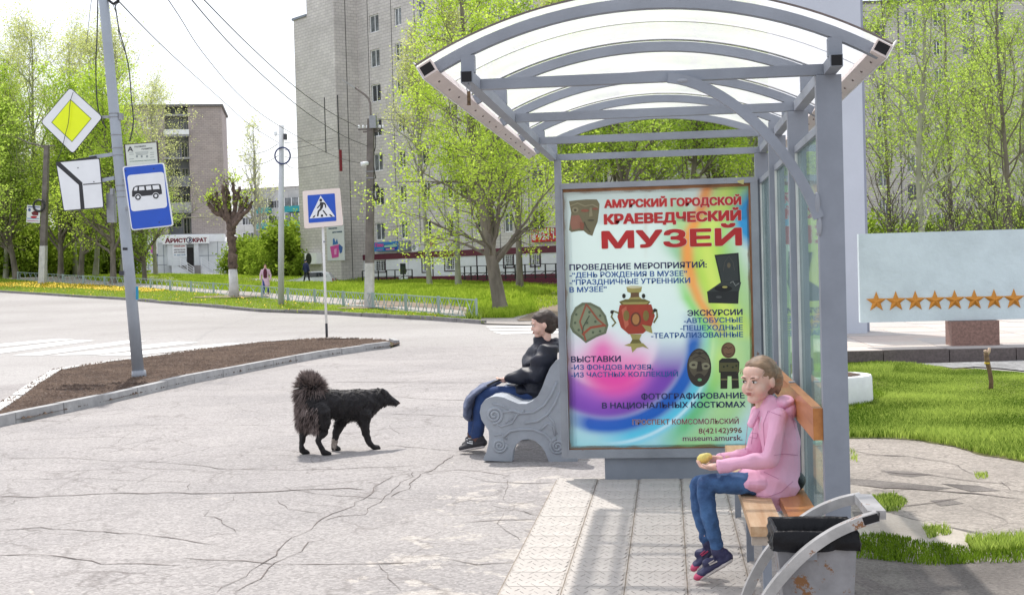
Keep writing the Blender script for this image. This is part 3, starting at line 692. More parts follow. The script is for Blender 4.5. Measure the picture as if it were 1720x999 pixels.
# ------------------------------------------------------------------ poster display
PY = 9.60
M['rustborder'] = mat('rusty_orange_backing', (0.33, 0.15, 0.065), 0.7, 0.25, 6)
pd = thing('poster_display', 'tall lightbox at the shelter end with colourful museum poster', 'billboard', (-0.08, 9.65, 0))
fx0, fx1, fz0, fz1 = -0.797, 0.648, 0.178, 2.168
gx0, gx1, gz0, gz1 = -0.755, 0.597, 0.240, 2.128
DY = 0.14
for lo, hi in (((fx0+0.046, PY-0.02, gz1), (fx1, PY+DY, fz1)), ((fx0+0.046, PY-0.02, fz0), (fx1, PY+DY, gz0)), ((gx1, PY-0.02, gz0+0.0005), (fx1, PY+DY, gz1-0.0005))):
    mb = MB(); mb.box(lo, hi); part(mb, 'frame', M['steel_rusty'], pd, 0.003)
mb = MB(); mb.box((-0.7515, PY-0.019, gz0+0.0005), (gx0+0.012, PY+DY, gz1-0.0005)); part(mb, 'frame', M['steel_rusty'], pd)
mb = MB(); mb.box((-0.49, PY+0.02, 0.0), (0.56, PY+DY-0.02, 0.1775)); part(mb, 'plinth', M['steel'], pd, 0.003)
mb = MB(); rs = np.random.RandomState(2)
for k in range(16):
    x = rs.choice([-0.488, -0.42, -0.35, -0.2, 0.0, 0.2])+rs.uniform(0, 0.1); mb.ball((x, PY+0.0195, rs.uniform(0.002, 0.012)), (rs.uniform(0.01, 0.05), 0.002, rs.uniform(0.003, 0.009)), 8, 5)
part(mb, 'rust_bloom', mat('rust', (0.12, 0.05, 0.025), 0.9, 0.3, 40), pd)['kind'] = 'stuff'
for lo, hi in (((gx0+0.0125, PY+0.006, gz0+0.03), (gx0+0.045, PY+0.012, gz1-0.045)), ((gx1-0.03, PY+0.006, gz0+0.03), (gx1-0.0005, PY+0.012, gz1-0.045)), ((gx0+0.0125, PY+0.006, gz0+0.0005), (gx1-0.0005, PY+0.012, gz0+0.0295)), ((gx0+0.0125, PY+0.006, gz1-0.0445), (gx1-0.0005, PY+0.012, gz1-0.0005))):
    mb = MB(); mb.box(lo, hi); part(mb, 'inner_border', M['rustborder'], pd)
mb = MB(); mb.box((gx0+0.0125, PY+DY-0.02, gz0+0.0005), (gx1-0.0005, PY+DY-0.015, gz1-0.0005)); part(mb, 'back_pane', glassy('clear_back_acrylic', (0.95, 0.97, 0.97), 0.9, 0.1, (0.8, 0.8, 0.8), 0.1), pd)
# poster print: a colour-per-vertex sheet
def P2W(px, py): return atY(px, py, PY)
q00 = P2W(951, 752); 
ux0, ux1, uz0, uz1 = -0.740, 0.583, 0.249, 2.105
NX, NZ = 260, 370
def cyc(col): return np.array(srgb(*col))
def lerp(a, b, t): return a+(b-a)*np.clip(t, 0, 1)[..., None]
def poster_colours():
    X, Z = np.meshgrid(np.linspace(ux0, ux1, NX), np.linspace(uz0, uz1, NZ))
    P = np.stack([X-0, np.full_like(X, PY), Z-CAMH], -1)
    F_, R_, U_ = np.array(_f), np.array(_r), np.array(_u)
    d = P@F_; x = 860+FOC*(P@R_)/d; y = 499.5-FOC*(P@U_)/d     # poster drawing laid out in the photograph's own grid
    base = cyc((214, 230, 226)); bluew = cyc((196, 222, 228))
    c = lerp(np.broadcast_to(base, X.shape+(3,)), bluew, (y-480)/250)
    c = lerp(c, cyc((150, 205, 215)), (y-690)/60)
    def blob(c, m, col): return c+(cyc(col)-c)*np.clip(m, 0, 1)[..., None]
    # sweeping rings in the lower left
    cx = 1030+0*y; r = np.hypot(x-1030, (y-588)*1.0)
    low = np.clip((y-520)/60, 0, 1)
    def band(r, a, b, s=6): return 1/(1+np.exp(-(r-a)/s))*1/(1+np.exp((r-b)/s))
    # big rings: radius measured on a circle whose centre drifts
    r2 = np.hypot(x-1020, (y-570)/0.98)
    side = np.clip((x-960)/40, 0, 1)
    c = blob(c, band(r2, 205, 262, 7)*np.clip((x-1110)/30, 0, 1)*0.75, (150, 200, 100))
    c = blob(c, band(r2, 178, 207, 5)*np.clip((x-1100)/50, 0, 1)*0.9, (66, 176, 92))
    c = blob(c, band(r2, 158, 184, 3)*np.clip((y-520)/60, 0, 1)*np.clip((x-1000)/60, 0, 1), (84, 190, 222))
    c = blob(c, band(r2, 134, 160, 3)*np.clip((y-520)/60, 0, 1)*np.clip((x-940)/50, 0, 1)*1.1, (34, 92, 180))
    c = blob(c, band(r2, 176, 180, 1.2)*np.clip((y-520)/60, 0, 1)*np.clip((x-1000)/60, 0, 1)*0.8, (225, 240, 245))
    c = blob(c, band(r2, 84, 134, 2.2)*np.clip((y-565)/60, 0, 1), (112, 66, 168))
    c = blob(c, band(r2, 84, 100, 5)*np.clip((y-600)/60, 0, 1)*0.6, (205, 150, 225))
    c = blob(c, band(r2, 80, 118, 10)*np.clip((y-590)/80, 0, 1)*np.clip((1060-x)/60, 0, 1)*0.6, (150, 90, 190))
    c = blob(c, band(r2, -10, 85, 3)*np.clip((y-550)/50, 0, 1)*0.55, (232, 170, 215))
    c = blob(c, band(np.hypot((x-1033)*1.05, (y-612)*1.1), -10, 58, 7)*np.clip((y-572)/60, 0, 1)*1.0, (222, 70, 160))
    c = blob(c, np.exp(-((x-1012)/22)**2)*np.clip((y-545)/40, 0, 1)*np.clip((640-y)/40, 0, 1)*0.8, (222, 90, 170))
    # right hand swoosh
    yo = np.array([300, 350, 402, 440, 477, 502, 515, 540, 565]); xo = np.array([1192, 1178, 1154, 1155, 1163, 1172, 1180, 1196, 1215])
    oc = np.interp(y, yo, xo)
    up = np.clip((575-y)/40, 0, 1)
    c = blob(c, band(x-oc, 4, 60, 6)*up*0.8, (190, 220, 70))
    c = blob(c, band(x-oc, 26, 46, 4)*up*0.6, (225, 235, 120))
    c = blob(c, band(x-oc, 44, 90, 8)*np.clip((480-y)/120, 0, 1)*0.6, (110, 195, 80))
    c = blob(c, band(x-oc, -9, 9, 3)*up, (238, 150, 75))
    c = blob(c, band(x-oc, -24, -9, 4)*np.clip((y-440)/60, 0, 1)*np.clip((600-y)/40, 0, 1), (120, 205, 70))
    c = blob(c, np.clip(1-np.hypot((x-1262)/34, (y-368)/55), 0, 1)*2.2, (60, 150, 210))
    c = blob(c, np.clip(1-np.hypot((x-1210)/45, (y-600)/60), 0, 1)*0.8, (215, 232, 150))
    c = blob(c, band(x, 1178, 1215, 8)*np.clip((y-560)/40, 0, 1)*np.clip((700-y)/60, 0, 1)*0.5, (160, 215, 90))
    # weathered edges
    rs = np.random.RandomState(4); ns = rs.rand(24, 18)
    from_x = np.clip((X-ux0)/(ux1-ux0)*17, 0, 16.999); from_z = np.clip((Z-uz0)/(uz1-uz0)*23, 0, 22.999)
    i = from_x.astype(int); j = from_z.astype(int); fx_ = from_x-i; fz_ = from_z-j
    nz = (ns[j, i]*(1-fx_)*(1-fz_)+ns[j, i+1]*fx_*(1-fz_)+ns[j+1, i]*(1-fx_)*fz_+ns[j+1, i+1]*fx_*fz_)
    fine = rs.rand(NZ, NX)
    e = np.minimum(np.minimum(X-ux0, ux1-X), np.minimum(Z-uz0, uz1-Z))
    stain = np.clip((0.016*nz**1.6*1.6+0.005*fine-e)/0.01, 0, 1)
    c = blob(c, stain*0.6, (150, 110, 70))
    streak = band(x, 1083, 1086, 1.5)*np.clip((y-320)/20, 0, 1)*np.clip((440-y)/40, 0, 1)*0.35
    c = blob(c, streak, (170, 140, 100))
    c = np.minimum(c*1.05, 0.9)
    return np.concatenate([c, np.ones(X.shape+(1,))], -1).reshape(-1, 4), X, Z
cols, X, Z = poster_colours()
V = np.stack([X, np.full_like(X, PY+0.004), Z], -1).reshape(-1, 3)
ii, jj = np.meshgrid(np.arange(NX-1), np.arange(NZ-1)); a = (jj*NX+ii).ravel()
F = np.stack([a, a+1, a+NX+1, a+NX], -1)
M['print'] = attrmat('printed_poster_film', 0.35, 0.4, 0.15)
t_ = M['print'].node_tree; trn = N(t_, 'ShaderNodeBsdfTranslucent'); mxs = N(t_, 'ShaderNodeMixShader'); mxs.inputs[0].default_value = 0.42
t_.links.new([n for n in t_.nodes if n.type == 'ATTRIBUTE'][0].outputs['Color'], trn.inputs[0]); t_.links.new(t_.nodes['Principled BSDF'].outputs[0], mxs.inputs[1]); t_.links.new(trn.outputs[0], mxs.inputs[2]); t_.links.new(mxs.outputs[0], t_.nodes['Material Output'].inputs[0])
def place(o, parent):
    o.parent = parent; o.matrix_basis = full_matrix(parent).inverted(); return o
poster = link('poster', fastmesh('poster', V, F, {'Col': ('FLOAT_COLOR', cols)}), M['print']); place(poster, pd)
_flat = {}
def ink(col, rough=0.5):
    k = tuple(col)
    if k not in _flat: _flat[k] = mat('ink_%d_%d_%d' % k, tuple(0.86*c for c in srgb(*col)), rough, 0.06, 12)
    return _flat[k]
def flat(pxpoly, col, layer, Y=PY+0.004, parent=None, name='picture'):
    mb = MB(); mb.face([atY(x, y, Y-0.0008*layer) for x, y in pxpoly]); 
    mb.bm.normal_update(); bmesh.ops.triangulate(mb.bm, faces=mb.bm.faces[:])
    return part(mb, name, ink(col), parent or poster)
def pics(name, shapes, Y=PY+0.004, parent=None):
    """several flat shapes of one printed picture joined in one mesh; shapes = [(poly, col), ...] painted in order"""
    mb = MB(); mats = []
    for k, (poly, col) in enumerate(shapes):
        m_ = ink(col)
        if m_ not in mats: mats.append(m_)
        f = mb.face([atY(x, y, Y-0.0009-0.00045*k) for x, y in poly]); f.material_index = mats.index(m_)
    mb.bm.normal_update(); bmesh.ops.triangulate(mb.bm, faces=mb.bm.faces[:])
    me = bpy.data.meshes.new(name)
    mb.bm.to_mesh(me); mb.bm.free()
    for m_ in mats: me.materials.append(m_)
    o = link(name, me, None); place(o, parent or poster); return o
def ell(cx, cy, rx, ry, n=20, a0=0, a1=360, rot=0):
    out = []
    for k in range(n if a1-a0 >= 360 else n+1):
        a = math.radians(a0+(a1-a0)*k/n); x = rx*math.cos(a); y = ry*math.sin(a); c, s_ = math.cos(math.radians(rot)), math.sin(math.radians(rot))
        out.append((cx+x*c-y*s_, cy+x*s_+y*c))
    return out
def stroke(pts, w_):
    L_ = []; R_ = []
    for i, p in enumerate(pts):
        a = pts[max(i-1, 0)]; b = pts[min(i+1, len(pts)-1)]; dx, dy = b[0]-a[0], b[1]-a[1]; l = math.hypot(dx, dy) or 1
        L_.append((p[0]-dy/l*w_/2, p[1]+dx/l*w_/2)); R_.append((p[0]+dy/l*w_/2, p[1]-dx/l*w_/2))
    return L_+R_[::-1]
c1 = lambda pts: [(x/4+920, y/4+290) for x, y in pts]
c2 = lambda pts: [(x/3.33+920, y/3.33+530) for x, y in pts]
OL, OL2, OL3, RD = (122, 116, 86), (150, 142, 110), (88, 82, 62), (150, 92, 70)
pics('pottery_mask_picture', [
 (c1([(143, 192), (200, 185), (260, 180), (330, 180), (348, 210), (345, 260), (335, 330), (315, 380), (300, 425), (270, 415), (240, 390), (205, 392), (160, 400), (143, 385), (150, 330), (158, 270)]), OL),
 (c1([(160, 290), (210, 285), (235, 330), (215, 375), (165, 385), (150, 340)]), (158, 110, 90)),
 (c1(ell(185, 250, 22, 20)), OL2), (c1(ell(185, 252, 9, 9)), OL3), (c1(stroke([(150, 225), (200, 205), (250, 225), (300, 215), (340, 235)], 9)), OL2),
 (c1(ell(250, 255, 28, 10)), RD), (c1(ell(320, 243, 20, 8)), RD), (c1([(282, 235), (296, 235), (302, 290), (278, 298)]), OL2), (c1(ell(290, 320, 24, 6)), OL3), (c1([(215, 330), (245, 340), (240, 385), (220, 380)]), RD), (c1(stroke([(245, 330), (262, 370), (285, 400)], 8)), OL3)])
BK, BK2 = (38, 42, 44), (58, 64, 64)
pics('gramophone_picture', [
 (c1([(1120, 552), (1282, 538), (1295, 740), (1165, 745)]), BK), (c1([(1133, 563), (1272, 550), (1283, 725), (1172, 735)]), BK2),
 (c1([(1070, 800), (1165, 735), (1300, 735), (1285, 800)]), BK2), (c1([(1070, 800), (1285, 795), (1280, 880), (1080, 875)]), BK), (c1(ell(1180, 778, 60, 20)), (20, 22, 24)), (c1(ell(1190, 768, 18, 7)), (200, 190, 110)),
 (c1(ell(1217, 622, 12, 18)), (110, 100, 80)), (c1(stroke([(1180, 660), (1190, 600), (1217, 560), (1245, 600), (1255, 655)], 3)), (90, 90, 85)), (c1(stroke([(1225, 740), (1245, 730), (1262, 760), (1285, 742)], 5)), (150, 155, 150)), (c1(ell(1150, 835, 20, 8)), (80, 82, 82))])
fan = [(957, 548), (959, 530), (966, 516), (978, 508), (992, 508), (1008, 516), (1018, 530), (1022, 546), (1018, 560), (1002, 566), (984, 576), (975, 568), (962, 558)]
pics('birchbark_cap_picture', [(fan, (112, 122, 96)), ([(x*0.86+990*0.14, y*0.86+540*0.14) for x, y in fan], (142, 152, 122)),
 (stroke([(985, 510), (974, 540), (984, 572)], 3), (165, 90, 65)), (stroke([(986, 512), (1004, 536), (1018, 548)], 3), (165, 90, 65)), (stroke([(978, 562), (992, 550), (1016, 546)], 4), (170, 86, 62)), (stroke([(990, 530), (980, 548), (978, 560)], 2), (84, 92, 70))]
 + [(ell(a, b, 2.2, 2.2, 8), (90, 104, 80)) for a, b in ((968, 528), (966, 542), (972, 554), (990, 524), (1000, 540), (1008, 530), (986, 542), (1008, 556), (996, 558))])
GD, GD2, SR = (176, 166, 96), (120, 112, 56), (178, 66, 44)
pics('samovar_picture', [
 (c1([(528, 768), (634, 764), (628, 800), (615, 805), (612, 830), (635, 850), (540, 852), (560, 830), (556, 808), (535, 800)]), GD), (c1(ell(582, 768, 52, 9)), (225, 220, 180)), (c1([(560, 806), (612, 804), (615, 835), (555, 838)]), (120, 90, 60)),
 (c1([(480, 866), (520, 850), (650, 848), (690, 866), (670, 892), (500, 896)]), GD2), (c1([(497, 870), (680, 868), (665, 882), (510, 884)]), GD),
 ([(1041, 512), (1094, 511), (1100, 530), (1094, 548), (1080, 560), (1056, 561), (1043, 550), (1037, 532)], SR), ([(1044, 520), (1052, 514), (1056, 545), (1050, 552)], (206, 110, 84)),
 (ell(1068, 536, 9, 12), (120, 60, 40)), (ell(1068, 536, 6, 9), (196, 140, 80)), (ell(1052, 530, 5, 9), (140, 120, 60)), (ell(1085, 530, 5, 9), (140, 120, 60)),
 (stroke([(1040, 526), (1030, 522), (1027, 532), (1034, 542), (1028, 548)], 3), GD2), (stroke([(1096, 526), (1103, 520), (1104, 532), (1098, 542)], 3), GD2), ([(1078, 545), (1094, 548), (1096, 560), (1086, 556)], GD),
 (ell(1048, 497, 3, 4), (40, 40, 30)), (ell(1081, 497, 3, 4), (40, 40, 30)), (ell(1028, 524, 3, 3), (40, 40, 30)), (ell(1100, 521, 3, 3), (40, 40, 30)),
 ([(1058, 561), (1078, 561), (1074, 570), (1062, 570)], GD), ([(1062, 570), (1074, 570), (1078, 576), (1058, 577)], GD2), ([(1056, 577), (1080, 576), (1090, 586), (1080, 582), (1070, 584), (1062, 592), (1060, 582), (1048, 580)], GD)])
MK, MK2, MK3 = (62, 54, 46), (100, 92, 74), (150, 146, 118)
pics('carved_mask_picture', [(c2(ell(847, 290, 68, 107, 28)), MK), (c2(ell(847, 270, 58, 78, 24)), MK2), (c2(ell(818, 275, 26, 22)), MK3), (c2(ell(882, 282, 25, 20)), MK3), (c2(ell(815, 275, 11, 6)), MK), (c2(ell(885, 282, 11, 6)), MK),
 (c2(ell(848, 352, 30, 30)), MK), (c2(ell(850, 358, 12, 8)), (120, 190, 130)), (c2(stroke([(800, 225), (825, 205), (850, 215), (875, 205), (900, 228)], 6)), MK), (c2(stroke([(812, 240), (848, 225), (886, 245)], 5)), MK), (c2([(840, 255), (858, 255), (866, 310), (832, 312)]), MK), (c2(ell(850, 210, 10, 8)), MK)])
pics('carved_doll_picture', [(c2(ell(1010, 193, 40, 44, 22)), (110, 80, 58)), (c2(ell(1012, 190, 30, 34, 18)), (138, 104, 76)), (c2(stroke([(985, 180), (1000, 175), (1010, 185), (1030, 176)], 4)), (60, 44, 34)), (c2(stroke([(995, 210), (1010, 216), (1028, 210)], 4)), (60, 44, 34)),
 (c2([(975, 238), (1055, 238), (1072, 258), (1070, 318), (958, 318), (958, 252)]), (46, 44, 38)), (c2([(962, 262), (1066, 262), (1068, 312), (962, 312)]), (98, 94, 58)), (c2([(966, 318), (1066, 318), (1070, 405), (1030, 408), (1028, 338), (1006, 338), (1004, 408), (966, 408)]), (50, 44, 36)),
 (c2([(968, 352), (1004, 352), (1004, 360), (968, 360)]), (130, 124, 84)), (c2([(1030, 352), (1068, 352), (1068, 360), (1030, 360)]), (130, 124, 84))] + [(c2(ell(a, b, 6, 6, 8)), (44, 54, 36)) for a, b in ((985, 285), (1005, 280), (1035, 288), (1055, 280))])
def text(name, s0_, p_bl, p_br, cap, m, Y, parent, bold=0.0, off=0.0, flip=False, thick=0.0006, normal_y=True, shear=0.0, heavy=0.0):
    """lettering fitted between two baseline points (world x,z) with cap height cap"""
    s_ = s0_; fpos = [i for i, ch in enumerate(s_) if ch == 'Ф']; bars = []
    def rawx(q):
        cu_ = bpy.data.curves.new('t', 'FONT'); cu_.body = q; ob_ = bpy.data.objects.new('t', cu_); C.objects.link(ob_); dg_ = bpy.context.evaluated_depsgraph_get(); m_ = bpy.data.meshes.new_from_object(ob_.evaluated_get(dg_)); bpy.data.objects.remove(ob_)
        xs_ = [v.co.x for v in m_.vertices]; bpy.data.meshes.remove(m_); return min(xs_), max(xs_)
    flips = []
    if 'Э' in s_:
        for i_ in [i for i, ch in enumerate(s_) if ch == 'Э']: a_, b_ = rawx(s_[:i_].replace('Ф', 'О')+'С'); ca, cb_ = rawx('С'); flips.append((b_-(cb_-ca), b_))
        s_ = s_.replace('Э', 'С')
    if 'Ф' in s_:
        s_ = s_.replace('Ф', 'О')
        # the ring of the letter is drawn as an O with an upright bar through it
        for i_ in fpos: a_, b_ = rawx(s_[:i_+1]); oa, ob2 = rawx('О'); bars.append(b_-(ob2-oa)/2)
    cu = bpy.data.curves.new(name, 'FONT'); cu.body = s_; cu.size = 1.0; cu.offset = bold; cu.extrude = 0; cu.resolution_u = 3; cu.shear = shear
    ob = bpy.data.objects.new('tmp', cu); C.objects.link(ob)
    dg = bpy.context.evaluated_depsgraph_get(); me = bpy.data.meshes.new_from_object(ob.evaluated_get(dg)); bpy.data.objects.remove(ob)
    if bars or flips:
        bm = bmesh.new(); bm.from_mesh(me)
        for fa, fb_ in flips:      # the letter is a C turned round, with a middle stroke
            for v_ in bm.verts:
                if fa-0.01 < v_.co.x < fb_+0.01: v_.co.x = fa+fb_-v_.co.x
            bm.faces.new([bm.verts.new((x_, y_, 0.0001)) for x_, y_ in ((fa+.18, .30), (fb_-.05, .30), (fb_-.05, .41), (fa+.18, .41))])
        for bx in bars: bm.faces.new([bm.verts.new((bx+dx, y_, 0.0001)) for dx, y_ in ((-.055, -.06), (.055, -.06), (.055, .78), (-.055, .78))])
        bm.to_mesh(me); bm.free()
    n = len(me.vertices); co = np.zeros(n*3, np.float32); me.vertices.foreach_get('co', co); co = co.reshape(-1, 3)
    x0, x1 = co[:, 0].min(), co[:, 0].max()
    W_ = (p_br[0]-p_bl[0])/(x1-x0); Hs = cap/0.715
    u_ = (co[:, 0]-x0)*W_; out = np.zeros_like(co)
    out[:, 0] = p_bl[0]+u_; out[:, 1] = Y-off; out[:, 2] = p_bl[1]+(p_br[1]-p_bl[1])*((co[:, 0]-x0)/(x1-x0))+co[:, 1]*Hs
    if heavy:
        bm = bmesh.new()
        for k, (dx, dz) in enumerate(((0, 0), (1, 0), (-1, 0), (0, .6), (0, -.6), (.85, .5), (.85, -.5), (-.85, .5), (-.85, -.5))):
            o2 = out.copy(); o2[:, 0] += dx*heavy; o2[:, 2] += dz*heavy; o2[:, 1] -= 0.00004*k
            me.vertices.foreach_set('co', o2.ravel()); me.update(); bm.from_mesh(me)
        bm.to_mesh(me); bm.free()
    else: me.vertices.foreach_set('co', out.ravel())
    me.update(); me.name = name; me.materials.clear()
    o = link(name, me, m)
    if parent is not None: place(o, parent)
    return o
def ptext(s_, x0, x1, yb0, yb1, capx, col, bold=0.02, halo=None):
    a = atY(x0, yb0, PY); b = atY(x1, yb1, PY); cap = capx/FOC*9.6
    hv = (bold+0.012)*cap*1.1
    if halo: text('lettering_outline', s_, (a.x, a.z), (b.x, b.z), cap, ink(halo), PY+0.004, poster, 0.0, 0.0033, heavy=hv+(0.0028 if capx > 10 else 0.0016))
    return text('lettering', s_, (a.x, a.z), (b.x, b.z), cap, ink(col), PY+0.004, poster, 0.0, 0.0042, heavy=hv)
RED, NAVY, BLUE, BRN = (196, 38, 40), (38, 44, 96), (28, 92, 165), (130, 74, 70)
ptext('АМУРСКИЙ ГОРОДСКОЙ', 1016, 1244, 349, 343.5, 12.5, RED, 0.07, (240, 225, 215))
ptext('КРАЕВЕДЧЕСКИЙ', 1016, 1243.5, 376.5, 369.5, 15.5, RED, 0.08, (240, 225, 215))
ptext('МУЗЕЙ', 1013, 1244, 416.5, 411, 26.5, RED, 0.07, (240, 235, 225))
ptext('ПРОВЕДЕНИЕ МЕРОПРИЯТИЙ:', 957, 1187, 454, 449, 9.5, NAVY, 0.03)
ptext('-“ДЕНЬ РОЖДЕНИЯ В МУЗЕЕ”', 957, 1154, 466.3, 463.3, 8.6, BLUE, 0.025)
ptext('-“ПРАЗДНИЧНЫЕ УТРЕННИКИ', 957, 1159, 478.5, 475, 8.6, BLUE, 0.025)
ptext('В МУЗЕЕ”', 957, 1019, 491, 489.5, 8.6, BLUE, 0.025)
ptext('ЭКСКУРСИИ', 1155, 1247, 530.5, 528.5, 9.3, NAVY, 0.03)
ptext('-АВТОБУСНЫЕ', 1149, 1247.5, 542.5, 541, 8.2, BLUE, 0.025)
ptext('-ПЕШЕХОДНЫЕ', 1143, 1247.5, 554.8, 553.6, 8.2, BLUE, 0.025)
ptext('-ТЕАТРАЛИЗОВАННЫЕ', 1094, 1248, 567.8, 565.6, 8.4, BLUE, 0.025)
ptext('ВЫСТАВКИ', 959.6, 1042.5, 608, 607, 9.5, NAVY, 0.03)
ptext('-ИЗ ФОНДОВ МУЗЕЯ,', 959.6, 1097, 620.5, 620, 8.0, BLUE, 0.02)
ptext('-ИЗ ЧАСТНЫХ КОЛЛЕКЦИЙ', 959.6, 1138.6, 633.3, 631.5, 8.0, BLUE, 0.02)
ptext('ФОТОГРАФИРОВАНИЕ', 1077.6, 1250.5, 670.3, 668.3, 9.2, NAVY, 0.03)
ptext('В НАЦИОНАЛЬНЫХ КОСТЮМАХ', 1011.6, 1252, 685.5, 683.5, 9.3, NAVY, 0.03)
ptext('ПРОСПЕКТ КОМСОМОЛЬСКИЙ', 1062.6, 1240.7, 713, 711, 8.6, BRN, 0.0, (225, 215, 215))
ptext('8(42142)996', 1173.7, 1246, 727.5, 726.3, 8.8, BRN, 0.0, (225, 225, 205))
ptext('museum.amursk.', 1147, 1247, 740, 739, 9.4, (110, 70, 96), 0.0, (225, 225, 215))
mb = MB(); mb.face([atY(x, y, PY-0.021) for x, y in ((1238, 304), (1250, 301), (1249, 310), (1240, 307))]); part(mb, 'tape_scrap', mat('yellow_tape', (0.5, 0.48, 0.2), 0.6), pd)

# ------------------------------------------------------------------ wooden bench in the shelter
M['wood'] = mat('orange_varnished_plank', (0.50, 0.20, 0.045), 0.42, 0.2, 3, col2=(0.34, 0.115, 0.02), stretch=(8, 0.6, 8), bump=0.0008, bscale=30, coat=0.2)
M['wood_worn'] = mat('worn_bare_plank', (0.56, 0.40, 0.25), 0.6, 0.2, 3, col2=(0.40, 0.22, 0.10), stretch=(8, 0.6, 8), bump=0.001, bscale=30)
be = thing('shelter_bench', 'orange plank bench with backrest along the glazed shelter side', 'bench', (0.5, 7.0, 0))
YA, YB_ = 5.66, 8.2
for nm, lo, hi, m_, lb in (('seat_plank', (0.32, YA, 0.408), (0.457, YB_, 0.45), M['wood_worn'], 'worn pale front seat plank'), ('seat_plank', (0.498, YA+0.02, 0.408), (0.632, YB_, 0.45), M['wood'], None), ('backrest', (0.592, YA+0.03, 0.808), (0.6325, YB_, 0.943), M['wood'], None)):
    mb = MB(); mb.box(lo, hi); part(mb, nm, m_, be, 0.004, lb)
for Y in (5.70, 6.95, 8.15):
    mb = MB(); mb.box((0.325, Y-0.02, 0.366), (0.632, Y+0.02, 0.407)); part(mb, 'bearer', mat('worn_bearer', (0.42, 0.36, 0.30), 0.8, 0.2, 9), be, 0.002)
    mb = MB(); mb.box((0.37, Y-0.018, 0.012), (0.406, Y+0.018, 0.3655)); part(mb, 'leg', steel, be, 0.002)
for Y in (6.9, 8.1): 
    mb = MB(); mb.box((0.6005, Y-0.02, 0.952-0.008), (0.6325, Y+0.02, 0.95)); part(mb, 'bracket', steel, be)

# ------------------------------------------------------------------ litter bin in front
bn = thing('litter_bin', 'rust-flecked grey litter bin slung between two curved bars at the shelter corner', 'litter bin', (0.45, 4.75, 0))
M['binsteel'] = mat('grey_flecked_bin_steel', (0.25, 0.25, 0.262), 0.6, 0.22, 5, rust=0.85, rust_scale=9, rustcol=(0.2, 0.09, 0.03), bump=0.001)
tz = 0.60; 
def quadring(z, x0, x1, y0, y1): return [(x0, y0, z), (x1, y0, z), (x1, y1, z), (x0, y1, z)]
top = quadring(tz+0.02, 0.345, 0.618, 4.61, 4.87); bot = quadring(0.05, 0.405, 0.585, 4.65, 4.83)
ti = quadring(tz+0.02, 0.35, 0.613, 4.615, 4.865); bi = quadring(0.06, 0.41, 0.58, 4.655, 4.825)
mb = MB(); T = [mb.v(p) for p in top]; B = [mb.v(p) for p in bot]; TI = [mb.v(p) for p in ti]; BI = [mb.v(p) for p in bi]
for k in range(4):
    n = (k+1) % 4
    mb.bm.faces.new((B[k], B[n], T[n], T[k])); mb.bm.faces.new((T[k], T[n], TI[n], TI[k])); mb.bm.faces.new((TI[k], TI[n], BI[n], BI[k]))
mb.bm.faces.new(B[::-1]); mb.bm.faces.new(BI)
part(mb, 'body', M['binsteel'], bn)
# black bin bag folded over the rim
M['bag'] = mat('shiny_black_plastic_bag', (0.006, 0.006, 0.008), 0.42, 0.1, 5, bump=0.012, bscale=22, spec=0.22, stretch=(1, 1, 0.35))
rings = []
def bagring(z, g, wob, seed, n=72):
    out = []
    per = []
    x0, x1, y0, y1 = 0.345-g, 0.618+g, 4.61-g, 4.87+g
    for k in range(n):
        t = k/n*4; s_ = int(t); u = t-s_
        p = [(x0+(x1-x0)*u, y0), (x1, y0+(y1-y0)*u), (x1-(x1-x0)*u, y1), (x0, y1-(y1-y0)*u)][s_]
        c = Vector((0.4815, 4.74)); d = (Vector(p)-c); 
        w_ = wob*noise.noise(Vector((p[0]*22, p[1]*22, z*9+seed)))+wob*0.6*noise.noise(Vector((p[0]*60, p[1]*60, z*20+seed)))
        q = Vector(p)+d.normalized()*w_
        out.append((q.x, q.y, z+wob*0.8*noise.noise(Vector((p[0]*14, p[1]*14, seed+3)))))
    return out
levels = [(0.575, 0.010, 0.014, 1), (0.585, 0.010, 0.014, 1.5), (0.596, 0.010, 0.012, 2), (0.608, 0.009, 0.011, 2.5), (0.620, 0.008, 0.008, 3), (0.634, 0.006, 0.005, 4), (0.642, 0.002, 0.003, 5), (0.636, -0.008, 0.004, 6), (0.60, -0.018, 0.008, 7), (0.55, -0.03, 0.012, 8), (0.45, -0.05, 0.015, 9), (0.38, -0.07, 0.015, 9)]
mb = MB(); RR = [[mb.v(p) for p in bagring(*l)] for l in levels]
for a, b in zip(RR, RR[1:]):
    n = len(a)
    for k in range(n): f = mb.bm.faces.new((a[k], a[(k+1) % n], b[(k+1) % n], b[k])); f.smooth = True
mb.bm.faces.new(RR[-1])
part(mb, 'bag', M['bag'], bn)
M['arcsteel'] = mat('worn_grey_arc_steel', (0.42, 0.41, 0.40), 0.6, 0.2, 7, rust=0.75, rust_scale=14, rustcol=(0.22, 0.10, 0.04))
